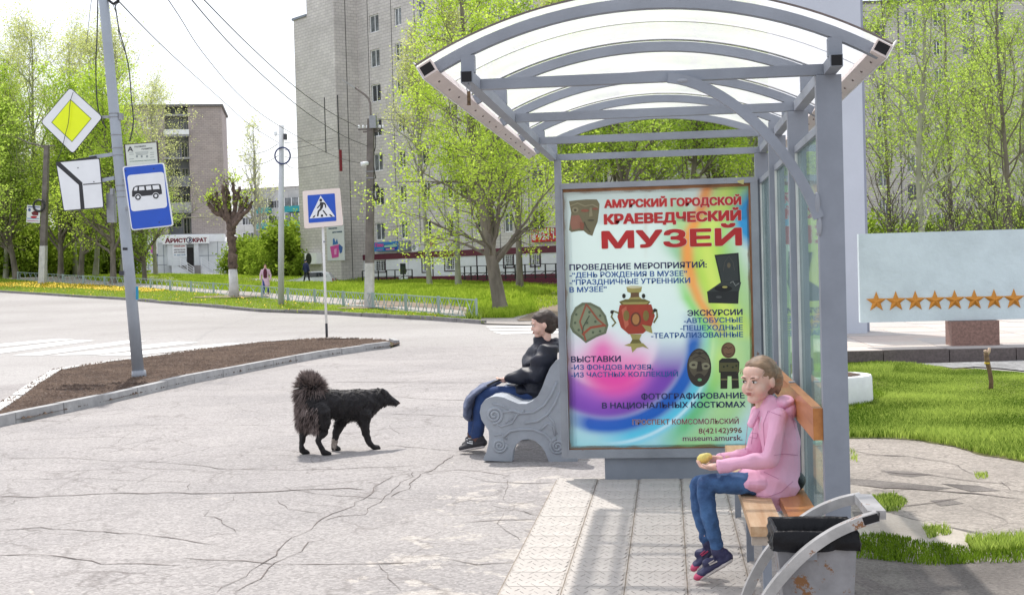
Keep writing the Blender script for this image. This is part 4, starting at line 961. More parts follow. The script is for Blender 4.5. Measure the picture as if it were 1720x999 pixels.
for Y, seed in ((4.565, 0), (4.935, 1)):
    # bezier through photo-fitted points
    if seed == 0: pp = [(1474, 866), (1440, 877), (1400, 895), (1360, 922), (1325, 955), (1290, 999), (1268, 1045), (1262, 1100), (1262, 1190)]
    else: pp = [(1446, 835), (1410, 843), (1370, 860), (1330, 888), (1295, 922), (1268, 965), (1250, 1010), (1240, 1060), (1238, 1130)]
    W_ = [atY(x, y, Y) for x, y in pp]
    # smooth
    S_ = []
    for i in range(len(W_)-1):
        p0 = W_[max(i-1, 0)]; p1 = W_[i]; p2 = W_[i+1]; p3 = W_[min(i+2, len(W_)-1)]
        for k in range(5):
            t = k/5; S_.append(0.5*((2*p1)+(-p0+p2)*t+(2*p0-5*p1+4*p2-p3)*t*t+(-p0+3*p1-3*p2+p3)*t**3))
    S_.append(Vector((W_[-1].x, W_[-1].y, 0.0)))
    mb = MB(); mb.sweep(S_, rect(0.04, 0.034), (0, 1, 0)); part(mb, 'arc_bar', M['arcsteel'], bn)
    if seed == 0: pend = S_[0]
    else: pend2 = S_[0]
d = (S_[0]-S_[1]).normalized()
mb = MB(); a = pend.copy(); b = pend2.copy()
mb.box((0.652, 4.586, 0.684), (0.712, 4.914, 0.714)); part(mb, 'grip_plate', M['arcsteel'], bn, 0.003)
p0 = pend; 
mb = MB(); q = pend+Vector((0.0008, 0, 0)); mb.hexa([q+Vector((x, y, z)) for z, x in ((-0.013, 0.002), (0.013, 0.004)) for (x2, y) in ((0, -0.016), (0.0005, -0.016), (0.0005, 0.016), (0, 0.016)) for x in (x+x2,)]); part(mb, 'painted_dark_end', M['black'], bn)  # black face paints the unlit inside of the bar
e1 = Vector((pend.x, 4.5445, pend.z)); dd_ = (pend2-S_[0]); dl = Vector((0.9, 0, 0.27)).normalized(); e0_ = e1-dl*0.052; nz_ = Vector((-dl.z, 0, dl.x))*0.0135
mb = MB(); mb.hexa([e0_-nz_, e1-nz_, e1-nz_+Vector((0, .001, 0)), e0_-nz_+Vector((0, .001, 0)), e0_+nz_, e1+nz_, e1+nz_+Vector((0, .001, 0)), e0_+nz_+Vector((0, .001, 0))]); part(mb, 'painted_dark_end', M['black'], bn)  # black inset on the bar's side, painting its dark inside
mb = MB(); pv = atY(1362, 925, 4.59); mb.box((pv.x-0.012, 4.585, pv.z-0.03), (pv.x+0.02, 4.61, pv.z+0.005)); part(mb, 'pivot_bracket', M['steel_rusty'], bn, 0.003)
mb = MB(); mb.tube([(0.33, 4.565, 0.30), (0.33, 4.935, 0.30)], 0.012); part(mb, 'tie_rod', M['arcsteel'], bn)
# ------------------------------------------------------------------ street furniture
def rounded(poly, r, n=4):
    out = []; m = len(poly)
    for i in range(m):
        a = Vector(poly[i-1]); b = Vector(poly[i]); c = Vector(poly[(i+1) % m])
        p = b+(a-b).normalized()*r; q = b+(c-b).normalized()*r
        for k in range(n+1):
            t = k/n; out.append(tuple((1-t)**2*p+2*(1-t)*t*b+t*t*q))
    return out
def cc(scale, ox, oy): return lambda pts: [(x/scale+ox, y/scale+oy) for x, y in pts]
def plate(poly, Y, th, name, m, parent, layer=0.0):
    """flat panel traced at distance Y, real thickness"""
    P = [atY(x, y, Y-layer) for x, y in poly]; mb = MB(); mb.prism(P, (0, 1, 0), th)
    mb.bm.normal_update(); bmesh.ops.triangulate(mb.bm, faces=[f for f in mb.bm.faces if len(f.verts) > 4]); return part(mb, name, m, parent)
M['polepaint'] = mat('pale_blue_grey_pole_paint', (0.36, 0.40, 0.45), 0.5, 0.08, 1.5, rust=0.03, bump=0.001, bscale=20)
M['signwhite'] = mat('sign_white', (0.78, 0.80, 0.82), 0.4, 0.03, 3)
M['signblack'] = mat('sign_black', (0.02, 0.02, 0.025), 0.4)
M['signblue'] = mat('sign_blue', (0.008, 0.08, 0.50), 0.35, 0.05, 3)
M['signyellow'] = mat('fluorescent_sign_yellow', (0.80, 0.92, 0.0), 0.35, 0.03, 3)
M['signback'] = mat('sign_back_metal', (0.35, 0.36, 0.37), 0.5, 0.1, 3)
M['band'] = mat('galvanised_band', (0.30, 0.31, 0.33), 0.4, 0.1, 8, metal=0.4)
pb = G(234, 637); YP = pb.y
def polept(y, x=None, Y=None): 
    t = (637-y)/637; return atY(234-60*t if x is None else x, y, YP if Y is None else Y)
pole = thing('lamp_post', 'tall pale blue steel post leaning left on the soil island with signs', 'post', (pb.x, pb.y, 0))
mb = MB(); top = polept(-260); b0 = Vector((pb.x, pb.y, -0.1))
mb.tube([b0, polept(400), polept(120), top], [0.092, 0.086, 0.078, 0.066], 24); part(mb, 'pole', M['polepaint'], pole)
mb = MB(); mb.tube([Vector((pb.x, pb.y, 0.0)), Vector((pb.x-0.005, pb.y, 0.14))], [0.12, 0.105], 16); part(mb, 'base_collar', M['steel_rusty'], pole)
for y in (192, 198, 250, 262, 313, 322, 332, 228):
    p = polept(y); mb = MB(); mb.tube([p, p+Vector((-0.0004, 0, 0.016))], 0.0865, 20); part(mb, 'band', M['band'], pole)
mb = MB(); 
for y, x, s_ in ((196, 203.5, 0.05), (322, 189, 0.05), (300, 199, 0.03)):
    p = atY(x, y, YP); mb.box((p.x-s_/2, YP-0.04, p.z-s_), (p.x+s_/2, YP+0.04, p.z+s_)); 
mb.bevel(0.006); part(mb, 'clamp', M['band'], pole)
# small grey junction box and stuck papers
p = atY(188, 350, YP+0.06); mb = MB(); mb.box((p.x-0.07, YP+0.02, p.z-0.22), (p.x+0.05, YP+0.12, p.z+0.24)); part(mb, 'junction_box', M['band'], pole, 0.008)
for (x0, y0, x1, y1), c in (((228, 481, 232.5, 503), (40, 150, 190)), ((200, 455, 208, 462), (60, 60, 70)), ((206, 416, 214, 420), (30, 30, 40))):
    P = []
    for (x, y) in ((x0, y0), (x1, y0), (x1, y1), (x0, y1)):
        q = atY(x, y, YP-0.088); P.append(q)
    mb = MB(); mb.prism(P, (0, 1, 0), 0.004); part(mb, 'sticker', ink(c), pole)
t_ = text('stencil', '614', (atY(206, 420, YP-0.09).x, atY(206, 420, YP-0.09).z), (atY(214, 420, YP-0.09).x, atY(214, 420, YP-0.09).z), 0.045, M['signblack'], YP-0.0905, pole)
# wires hanging down beside the pole
M['wire'] = mat('black_cable', (0.03, 0.03, 0.035), 0.5)
def wire(name, label, pts, r=0.006, group=None, m=None):
    """pts: (px, py, Y)"""
    W_ = [atY(x, y, Y) for x, y, Y in pts]; S_ = []
    for i in range(len(W_)-1):
        p0 = W_[max(i-1, 0)]; p1 = W_[i]; p2 = W_[i+1]; p3 = W_[min(i+2, len(W_)-1)]
        for k in range(5):
            t = k/5; S_.append(0.5*((2*p1)+(-p0+p2)*t+(2*p0-5*p1+4*p2-p3)*t*t+(-p0+3*p1-3*p2+p3)*t**3))
    S_.append(W_[-1]); mb = MB(); mb.tube(S_, r, 6); o = link(name, mb.mesh(name), m or M['wire']); return tag(o, label, 'cable', group)
wire('hanging_cable', 'dark cable hanging down on the left side of the leaning post', [(165, -40, YP), (163, 60, YP), (161, 110, YP), (163, 170, YP), (170, 200, YP), (178, 215, YP)], 0.010)
wire('hanging_cable', 'dark loose cable hanging right of the leaning post above the bus stop sign', [(193, 5, YP), (200, 50, YP), (210, 85, YP), (217, 120, YP), (221, 170, YP), (224, 205, YP), (218, 238, YP)], 0.010)
wire('hanging_cable', 'thin cable end dangling just right of the post top', [(190, 8, YP), (197, 30, YP), (200, 60, YP), (205, 75, YP), (211, 90, YP)], 0.006)
mb = MB(); rr = random.Random(4)
for k in range(9):
    c = atY(191, -4, YP); pts = []
    a0 = rr.uniform(0, 6)
    for j in range(13):
        a = a0+j*2*PI/12; pts.append(c+Vector((0.08*math.cos(a)*rr.uniform(.9, 1.1), rr.uniform(-.05, .05), 0.10*math.sin(a)*rr.uniform(.9, 1.1)+rr.uniform(-.02, .02))))
    mb.tube(pts, 0.008, 5)
tag(link('cable_coil', mb.mesh('cable_coil'), M['wire']), 'dark blue tangle of cable wound at the top of the leaning post', 'cable coil')
# priority road sign
k6 = cc(3.842, 60, 140)
sg = thing('priority_sign', 'diamond road sign with fluorescent yellow centre on leaning post', 'road sign', tuple(atY(120, 203, YP)))
YS = YP-0.10
D_ = k6([(222, 26), (433, 218), (239, 457), (30, 250)]); D2 = k6([(222, 31), (428, 219), (239, 452), (35, 250)]); D3 = k6([(224, 103), (360, 229), (234, 380), (100, 253)]); D4 = k6([(224, 108), (355, 230), (234, 374), (106, 253)])
plate(rounded(D_, 6), YS, 0.015, 'border', M['signblack'], sg)
plate(rounded(D2, 5.5), YS, 0.003, 'panel', M['signwhite'], sg, 0.004)
plate(D3, YS, 0.002, 'inner_border', mat('sign_outline_green', (0.10, 0.16, 0.05), 0.5), sg, 0.0065)
plate(D4, YS, 0.002, 'centre', M['signyellow'], sg, 0.009)
mb = MB(); a = atY(170, 197, YP-0.05); b = atY(190, 196, YP); mb.beam(a, b, 0.03, 0.04); part(mb, 'bracket', M['band'], sg)
wire('sagging_cord', 'thin dark cord crossing in front of the diamond sign', [(123, 155, YS-0.05), (118, 172, YS-0.05), (115, 205, YS-0.05), (110, 225, YS-0.05), (104, 250, YS-0.05), (96, 270, YS-0.05)], 0.005)
# plate with main road direction
sg = thing('direction_plate', 'white plate with thick bent black line under the diamond sign', 'road sign', tuple(atY(135, 310, YP)))
Q = k6([(128, 508), (412, 482), (440, 803), (180, 826)]); cx = sum(p[0] for p in Q)/4; cy = sum(p[1] for p in Q)/4
plate(rounded(Q, 3), YS, 0.015, 'border', M['signblack'], sg)
plate(rounded([(cx+(x-cx)*0.965, cy+(y-cy)*0.965) for x, y in Q], 2.5), YS, 0.003, 'panel', M['signwhite'], sg, 0.004)
plate(k6([(131, 508), (152, 506), (300, 640), (316, 814), (290, 816), (278, 656), (133, 528)]), YS, 0.002, 'main_road_line', M['signblack'], sg, 0.0065)
plate(k6([(305, 650), (425, 641), (425, 647), (306, 657)]), YS, 0.002, 'side_road_line', M['signblack'], sg, 0.0065)
for x, y in ((272, 546), (375, 636)):
    plate(k6(ell(x, y, 4, 4, 8)), YS, 0.003, 'bolt', M['signblack'], sg, 0.007)
for a, b in (((150, 265), (192, 259)), ((166, 304), (192, 299))):
    mb = MB(); mb.beam(atY(*a, YP-0.06), atY(*b, YP-0.02), 0.03, 0.055); part(mb, 'bracket_arm', M['polepaint'], sg, 0.003)
mb = MB(); mb.beam(atY(120, 270.5, YP-0.07), atY(162, 263.5, YP-0.07), 0.03, 0.03); part(mb, 'top_bar', M['signblack'], sg)
# timetable plate
sg = thing('timetable_plate', 'small framed pale timetable above the blue bus stop sign', 'notice', tuple(atY(237, 258, YP)))
Q = k6([(568, 393), (786, 376), (797, 522), (582, 540)]); cx = sum(p[0] for p in Q)/4; cy = sum(p[1] for p in Q)/4
plate(Q, YP-0.06, 0.02, 'frame', mat('dark_brown_frame', (0.05, 0.03, 0.03), 0.5), sg)
pn = plate([(cx+(x-cx)*0.92, cy+(y-cy)*0.92) for x, y in Q], YP-0.06, 0.004, 'sheet', mat('pale_notice', (0.62, 0.66, 0.60), 0.5, 0.05, 3), sg, 0.005)
k8 = cc(16.65, 200, 230)
def ntext(s_, x0, y0, x1, y1, cap, m, parent, Y, bold=0.0, flag=None):
    a = atY(x0, y0, Y); b = atY(x1, y1, Y); c = cap/FOC*(Y)
    return text('lettering', s_, (a.x, a.z), (b.x, b.z), c, m, Y, parent, heavy=bold)
g1 = mat('notice_ink', (0.06, 0.06, 0.07), 0.6); g2 = mat('notice_grey_ink', (0.28, 0.32, 0.31), 0.6); g3 = mat('notice_green_ink', (0.08, 0.22, 0.16), 0.6)
YN = YP-0.0675
ntext('А', 214.8, 254.5, 223, 254.0, 7.6, g1, pn, YN, 0.004)
ntext('ПОЛЯНКА', 226, 248.2, 245, 246.8, 2.6, g1, pn, YN, 0.001); ntext('ПАМЯТИ', 238, 252, 255.5, 250.4, 2.6, g1, pn, YN, 0.001)
for L_ in ([(227, 256.5), (249, 254.8)], [(217, 256.5), (224, 256)], [(217, 259.7), (225, 259.2)], [(252, 256.5), (259, 256)], [(252, 260), (259, 259.5)], [(252, 264.5), (259, 263.8)], [(217, 267.6), (225, 267)], [(228, 258.5), (249, 257)], [(229, 260.5), (248, 259)]):
    plate(stroke(L_, 0.9), YP-0.0655, 0.001, 'printed_line', g2, pn)
for x in (230, 238, 247): plate(stroke([(x-1.6, 263), (x+1.6, 262.9)], 3.6), YP-0.0655, 0.001, 'printed_figure', g2, pn)
ntext('отправление автобусов', 218, 272, 261, 269.2, 1.3, g3, pn, YN, 0.001)
# bus stop sign
sg = thing('bus_stop_sign', 'blue bus stop sign with black bus on white square', 'road sign', tuple(atY(248, 330, YP)))
Q = k6([(559, 537), (826, 512), (888, 920), (618, 950)]); cx = sum(p[0] for p in Q)/4; cy = sum(p[1] for p in Q)/4
sc_ = lambda q, fx, fy: [(cx+(x-cx)*fx, cy+(y-cy)*fy) for x, y in q]
plate(rounded(Q, 5), YS, 0.02, 'border', M['signwhite'], sg)
plate(rounded(sc_(Q, 0.945, 0.965), 4), YS, 0.003, 'panel', M['signblue'], sg, 0.004)
wq = k6([(589, 594), (827, 571), (850, 801), (617, 828)])
wp = plate(rounded(wq, 6), YS, 0.002, 'white_square', M['signwhite'], sg, 0.0065)
bus = [(622, 735), (621, 700), (630, 672), (648, 661), (720, 655), (794, 649), (806, 655), (813, 690), (815, 714), (797, 718), (795, 735), (752, 738), (750, 722), (686, 728), (682, 742), (640, 744), (636, 738)]
bus = [(622, 732), (621, 700), (630, 672), (648, 661), (720, 655), (794, 649), (806, 655), (813, 690), (815, 714), (797, 718), (750, 722), (686, 728), (640, 733)]
plate(k6(bus), YS, 0.0015, 'bus_body', M['signblack'], wp, 0.0085)
for q in ([(632, 693), (640, 671), (657, 669), (654, 693)], [(667, 668), (699, 665), (702, 689), (667, 691)], [(711, 664), (743, 661), (747, 686), (714, 689)], [(753, 660), (794, 656), (800, 682), (757, 685)]):
    plate(k6(q), YS, 0.0015, 'bus_window', M['signwhite'], wp, 0.0105)
for x, y in ((660, 735), (775, 726)):
    plate(k6(ell(x, y, 22, 22)), YS, 0.0012, 'wheel_gap', M['signwhite'], wp, 0.0105)
    plate(k6(ell(x, y, 18.5, 18.5)), YS, 0.0012, 'wheel', M['signblack'], wp, 0.0122); plate(k6(ell(x, y, 9.5, 9.5, 14)), YS, 0.0012, 'hub', M['signwhite'], wp, 0.0139)
for x, y in ((762, 551), (797, 897), (580, 565)): plate(k6(ell(x, y, 4, 4, 8)), YS, 0.003, 'bolt', M['signblack'], sg, 0.006)
mb = MB(); a = atY(200, 300, YP-0.05); b = atY(245, 297, YP-0.05); mb.beam(a, b, 0.03, 0.04); mb.beam(atY(205, 350, YP-0.05), atY(245, 347, YP-0.05), 0.03, 0.04); part(mb, 'bracket', M['band'], sg)
# crossing sign on its own post
ps = G(549, 568); YC = ps.y
k7 = cc(6.89, 500, 305)
sg = thing('crossing_sign', 'pedestrian crossing sign with faded pinkish border on thin white post', 'road sign', (ps.x, ps.y, 0))
mb = MB(); t0 = atY(542, 375, YC); t1 = atY(548.2, 543, YC); mb.tube([t1, t0], 0.030, 12); part(mb, 'post', mat('white_post_paint', (0.72, 0.72, 0.70), 0.5, 0.05, 5), sg)
mb = MB(); mb.tube([Vector((ps.x, ps.y, -0.05)), t1], 0.031, 12); part(mb, 'post_foot', M['signblack'], sg)
p = atY(544.6, 407, YC); mb = MB(); mb.tube([p, p+Vector((0.001, 0, 0.035))], 0.034, 12); part(mb, 'band', M['steel_rusty'], sg)
Q = k7([(55, 110), (485, 75), (525, 505), (77, 545)]); YS2 = YC-0.06
plate(rounded(Q, 3.5), YS2, 0.05, 'border', mat('faded_pink_reflective', (0.80, 0.71, 0.68), 0.5, 0.05, 2, col2=(0.78, 0.67, 0.60)), sg)
plate(rounded([(x+0.9, y+0.5) for x, y in Q], 3.5), YS2+0.052, 0.02, 'back_plate', M['signblack'], sg)
bp = plate(rounded(k7([(113, 160), (428, 137), (448, 455), (128, 480)]), 1.5), YS2, 0.004, 'blue_panel', M['signblue'], sg, 0.005)
plate(k7([(265, 163), (432, 405), (138, 428)]), YS2, 0.003, 'triangle', M['signwhite'], bp, 0.009)
fig = [ell(267, 216, 17, 18, 12), [(258, 240), (285, 238), (298, 262), (292, 300), (272, 330), (248, 350), (240, 402), (222, 402), (232, 340), (258, 312), (262, 275), (236, 306), (226, 312), (222, 304), (240, 282), (256, 262)],
       [(285, 238), (312, 244), (328, 268), (330, 304), (318, 304), (314, 272), (292, 256)], [(286, 334), (300, 330), (345, 390), (334, 400)], [(188, 395), (208, 386), (192, 416), (168, 420)], [(270, 382), (292, 380), (295, 408), (268, 410)], [(360, 378), (382, 380), (410, 405), (384, 405)]]
for q in fig: plate(k7(q), YS2, 0.0015, 'pictogram', M['signblack'], bp, 0.0115)
# light grey pole
pg = G(472, 514); YG = pg.y
gp = thing('utility_pole', 'plain light grey steel pole with blue cable ring and camera', 'pole', tuple(pg))
mb = MB(); mb.tube([pg-Vector((0, 0, 0.1)), atY(472.5, 211, YG)], [0.135, 0.115], 16); part(mb, 'shaft', mat('pale_grey_pole', (0.50, 0.52, 0.54), 0.6, 0.06, 2), gp)
mb = MB(); c = atY(474.6, 261.7, YG-0.15); mb.tube([c+Vector((0.345*math.cos(a), 0, 0.36*math.sin(a))) for a in [k*2*PI/32 for k in range(33)]], 0.035, 8); tag(link('cable_ring', mb.mesh('cable_ring'), mat('blue_cable', (0.015, 0.03, 0.13), 0.5)), 'dark blue cable wound in a ring on the light grey pole', 'cable coil')
mb = MB(); c = atY(463, 226, YG-0.1); mb.ball(c, 0.075); mb.beam(c, atY(470, 226, YG), 0.03, 0.03); mb.box((c.x-0.06, c.y-0.05, c.z+0.04), (c.x+0.07, c.y+0.05, c.z+0.12)); tag(link('dome_camera', mb.mesh('dome_camera'), M['signwhite']), 'small white dome camera near the top of the light grey pole', 'camera')
mb = MB(); c = atY(479, 230, YG); mb.box((c.x-0.05, c.y-0.1, c.z-0.13), (c.x+0.06, c.y+0.1, c.z+0.13)); part(mb, 'switch_box', mat('dark_box', (0.05, 0.05, 0.06), 0.5), gp)
# concrete pole with street lamp
M['polecon'] = mat('weathered_concrete_pole', (0.20, 0.175, 0.165), 0.9, 0.2, 2, bump=0.01, bscale=8)
M['whitewash'] = mat('flaking_whitewash', (0.62, 0.61, 0.60), 0.9, 0.12, 3, rust=0.35, rustcol=(0.3, 0.27, 0.25), rust_scale=4)
def conpole(base, topx, whitey, widths, label):
    Yb = base.y; t = thing('concrete_pole', label, 'pole', tuple(base))
    b = base-Vector((0, 0, 0.1)); T = atY(*topx, Yb); wv = atY(whitey[0], whitey[1], Yb)
    f = (wv.z-b.z)/(T.z-b.z); wp_ = b.lerp(T, f); wm = widths[0]+(widths[1]-widths[0])*f
    def sq(a, wa, c, wc, nm, m_):
        mb = MB(); mb.hexa([a+Vector((x*wa, y*wa, 0)) for x, y in ((-.5, -.5), (.5, -.5), (.5, .5), (-.5, .5))]+[c+Vector((x*wc, y*wc, 0)) for x, y in ((-.5, -.5), (.5, -.5), (.5, .5), (-.5, .5))]); part(mb, nm, m_, t, 0.02)
    sq(b, widths[0]*1.04, wp_, wm*1.04, 'whitewashed_foot', M['whitewash']); sq(wp_, wm, T, widths[1], 'shaft', M['polecon'])
    return t, T
cb = G(620, 519); YK = cb.y
cp_, T = conpole(cb, (623, 200), (617, 442), (0.33, 0.25), 'weathered concrete pole with whitewashed foot and long bent lamp arm')
mb = MB(); mb.tube([T-Vector((0, 0, 0.3)), atY(622, 174, YK), atY(619, 166, YK), atY(613.7, 160, YK), atY(604, 153, YK), atY(596, 147, YK)], 0.045, 8); part(mb, 'lamp_arm', M['polecon'], cp_)
mb = MB(); mb.hexa([atY(x, y, YK+dy) for dy in (-0.1, 0.1) for x, y in ((596, 146), (596, 149.5), (575, 135.5), (574, 132.5))]); part(mb, 'lamp_head', mat('lamp_grey', (0.35, 0.35, 0.34), 0.5), cp_, 0.01)
for y, x0, x1 in ((217, 602, 644), (221, 610, 636)):
    mb = MB(); mb.beam(atY(x0, y+0.7, YK), atY(x1, y-0.4, YK), 0.07, 0.07); part(mb, 'crossarm', M['polecon'], cp_)
for x in (603, 610, 617, 631, 638, 643):
    mb = MB(); c = atY(x, 213, YK); mb.tube([c-Vector((0, 0, 0.12)), c+Vector((0, 0, 0.0)), c+Vector((0, 0, .06))], [0.02, 0.05, 0.03], 8); part(mb, 'insulator', M['signwhite'], cp_)
mb = MB(); c = atY(628, 205, YK-0.15); mb.box((c.x-0.16, c.y-0.12, c.z-0.25), (c.x+0.10, c.y+0.1, c.z+0.25)); part(mb, 'fuse_box', M['band'], cp_, 0.02)
for y in (300, 324, 289): 
    c = cb.lerp(T, (519-y)/(519-200)); mb = MB(); mb.box((c.x-0.16, c.y-0.16, c.z), (c.x+0.16, c.y+0.16, c.z+0.035)); part(mb, 'band', M['band'], cp_)
mb = MB(); c = atY(606, 276, YK-0.3); mb.tube([c, c+Vector((0.28, 0.1, 0.04))], [0.09, 0.08], 10); mb.beam(c+Vector((0.28, 0.1, 0.04)), atY(616, 275, YK), 0.04, 0.04); tag(link('bullet_camera', mb.mesh('bullet_camera'), M['signwhite']), 'small white camera on the side of the concrete pole', 'camera')
mb = MB(); rr = random.Random(1); c = atY(632, 323.8, YK-0.1)
for k in range(7):
    s_ = rr.uniform(.75, 1.1); ph = rr.uniform(-0.2, 0.2); mb.tube([c+Vector((0.13*s_*math.cos(a), rr.uniform(-.03, .03), 0.33*s_*math.sin(a)+ph*0.15)) for a in [j*2*PI/16 for j in range(17)]], 0.025, 5)
tag(link('cable_coil', mb.mesh('cable_coil'), M['wire']), 'black oval coil of cable hung on the concrete pole', 'cable coil')
wire('hanging_cable', 'dark cable running down the concrete pole into the black coil', [(630, 222, YK), (631, 245, YK), (627, 265, YK), (631, 300, YK)], 0.02)
# far left concrete pole
lb = G(71, 478); YL = lb.y
lp_, T = conpole(lb, (78.7, 245), (73, 413), (0.42, 0.30), 'thin concrete pole at the far left with small picture sign')
mb = MB(); mb.tube([T-Vector((0, 0, 0.2)), atY(66, 244, YL), atY(48, 240, YL), atY(30, 232, YL)], 0.05, 6); part(mb, 'lamp_arm', M['polecon'], lp_)
mb = MB(); mb.beam(atY(66, 245, YL), atY(92, 245, YL), 0.08, 0.08); part(mb, 'crossarm', M['polecon'], lp_)
k9 = cc(14.27, 40, 330)
sg = thing('picture_sign', 'small white advertising sign with red picture on the far left pole', 'sign', tuple(atY(55, 360, YL)))
plate(k9([(80, 205), (400, 225), (378, 640), (58, 620)]), YL-0.3, 0.03, 'panel', M['signwhite'], sg)
for q, c in (([(180, 390), (250, 345), (350, 360), (345, 460), (210, 450)], (120, 30, 40)), (ell(240, 495, 80, 28), (200, 30, 40)), (ell(135, 320, 32, 38), (70, 90, 150)), ([(70, 515), (370, 525), (370, 540), (70, 535)], (80, 150, 190)), ([(100, 235), (385, 250), (385, 270), (100, 258)], (70, 80, 160)), ([(80, 570), (360, 585), (360, 600), (80, 590)], (190, 110, 160))):
    plate(k9(q), YL-0.3, 0.004, 'picture', ink(c), sg, 0.006+0.001*len(q)/10)
mb = MB(); c = atY(65.5, 345.6, YL-0.35); mb.tube([c+Vector((0.40*math.cos(a), 0.02*math.sin(3*a), 0.38*math.sin(a))) for a in [j*2*PI/20 for j in range(21)]], 0.075, 6); tag(link('cable_coil', mb.mesh('cable_coil'), M['wire']), 'black ring of cable on the far left pole above its picture sign', 'cable coil')
# overhead cables
K2 = [(602, 216), (610, 214), (617, 215)]
G_ = 'overhead cables across the sky'
wire('overhead_cable', 'overhead cable from top left, rightmost where it leaves the frame', [(325, -18, 22), (420, 78, 30), (500, 150, 38), (560, 192, 45), (603, 214, YK)], 0.011, G_)
wire('overhead_cable', 'overhead cable running just below the rightmost one to the concrete pole', [(305, -20, 22), (400, 88, 30), (500, 178, 40), (570, 225, 48), (618, 246, YK)], 0.011, G_)
wire('overhead_cable', 'thin overhead cable between the post top and tall building', [(262, -30, 22), (300, 26, 26), (340, 88, 32), (400, 158, 38), (460, 206, 44), (560, 262, 56), (610, 275, 60)], 0.009, G_)
wire('overhead_cable', 'wavy cable falling from the leaning post towards the grey pole', [(197, 0, YP), (216, 20, YP+2), (235, 40, YP+5), (265, 70, YP+10), (300, 103, YP+15), (330, 130, YP+22), (380, 175, YP+30), (420, 210, YP+36), (468, 240, YG)], 0.010, G_)
wire('overhead_cable', 'thin slanting cable left of the leaning post at the top edge', [(156, -20, 20), (150, 30, 21), (145, 75, 22)], 0.005, G_)
wire('overhead_cable', 'cable sagging from the concrete pole right into the big tree', [(643, 222, YK), (700, 236, 50), (760, 244, 50), (820, 250, 50), (900, 262, 50)], 0.012, G_)
wire('overhead_cable', 'upper cable from the concrete pole right through the tree', [(640, 201, YK), (700, 205, 50), (760, 218, 50), (830, 230, 50), (960, 240, 50)], 0.012, G_)
for k, (y0, y1) in enumerate(((240, 233), (252, 242), (263, 262), (272, 290))):
    wire('overhead_cable', ['topmost', 'second', 'third', 'lowest'][k]+' of the faint cables between grey pole and tall building', [(478, y0, YG), (500, (y0+y1)/2+2, 70), (560, y1-6*k, 90)], 0.012, G_)
for k, (y0, y1) in enumerate(((242, 262), (262, 280))):
    wire('overhead_cable', ['upper', 'lower'][k]+' faint cable left of the grey pole by the bare tree', [(400, y1, 100), (440, (y0+y1)/2+4, 80), (467, y0, YG)], 0.014, G_)

# ------------------------------------------------------------------ low fence
M['fence'] = mat('pale_green_fence_paint', (0.34, 0.43, 0.42), 0.6, 0.08, 3)
fe = thing('low_fence', 'low pale green metal fence with criss-cross bars along the footpath', 'fence', tuple(G(801, 539)))
FP = [Vector(G(*p)) for p in fl[1:]]
FPP = [FP[0]]
a, b = FP[0], FP[1]; n = max(1, round((b-a).length/3.3)); FPP = [a.lerp(b, k/n) for k in range(n)]
a, b = FP[1], FP[2]; n = max(1, round((b-a).length/3.3)); FPP += [a.lerp(b, k/n) for k in range(n)]+[p for p in FP[2:]]
FHT = 0.66
# end post right and all sections
barme = None
for i, (a, b) in enumerate(zip(FPP, FPP[1:])):
    a = Vector((a.x, a.y, terrain(a.x, a.y))); b = Vector((b.x, b.y, terrain(b.x, b.y))); d = (b-a).normalized()
    for q in ((a, b) if i == len(FPP)-2 else (a,)):
        for s_ in ((-0.07, 0.07) if (0 < i and (q-a).length < 0.01) else (0.0,)):
            mb = MB(); c = q+d*s_; mb.box((c.x-0.03, c.y-0.03, c.z-0.02), (c.x+0.03, c.y+0.03, c.z+FHT+0.03)); part(mb, 'fence_post', M['fence'], fe)
    aa = a+d*0.08; bb = b-d*0.08
    for z, nm in ((FHT-0.02, 'top_rail'), (0.10, 'bottom_rail')):
        mb = MB(); mb.beam(aa+Vector((0, 0, z)), bb+Vector((0, 0, z)), 0.03, 0.035); part(mb, nm, M['fence'], fe)
    n = 4; L_ = (bb-aa).length
    for k in range(n):
        p0 = aa+d*L_*k/n; p1 = aa+d*L_*(k+1)/n
        for (s0, z0), (s1, z1) in (((0.08, 0.11), (0.62, FHT-0.04)), ((0.5, 0.11), (0.92, FHT-0.04)), ((0.70, 0.11), (0.16, FHT-0.04))):
            if n == 4 and s0 == 0.5 and i < 8: continue
            o_ = Vector((-d.y, d.x, 0))*(0.012 if s0 != 0.70 else -0.012)
            mb = MB(); mb.beam(p0.lerp(p1, s0)+Vector((0, 0, z0))+o_, p0.lerp(p1, s1)+Vector((0, 0, z1))+o_, 0.02, 0.024); part(mb, 'cross_bar', M['fence'], fe)

# ------------------------------------------------------------------ concrete bench left of the lightbox
M['cbench'] = mat('pale_grey_cast_concrete_paint', (0.33, 0.36, 0.40), 0.75, 0.10, 3, bump=0.003, bscale=25)
k4 = cc(3.329, 740, 500)
cbn = thing('concrete_bench', 'cast pale grey concrete bench end with carved spirals', 'bench', (-1.1, 11.2, 0))
YBn = 10.62
outer = [(765, 932), (605, 922), (598, 895), (585, 862), (565, 830), (530, 800), (490, 787), (450, 795), (420, 822), (405, 860), (400, 915), (240, 910), (241, 893), (256, 862), (268, 815), (272, 778), (268, 742), (248, 712), (228, 680), (219, 640), (226, 600), (246, 572), (275, 556), (310, 550), (350, 556), (392, 574), (435, 592), (480, 592), (515, 575), (545, 545), (568, 500), (590, 440), (612, 390), (640, 355), (672, 335), (705, 332), (730, 345), (742, 380), (745, 450), (742, 560), (745, 700), (752, 850), (766, 890)]
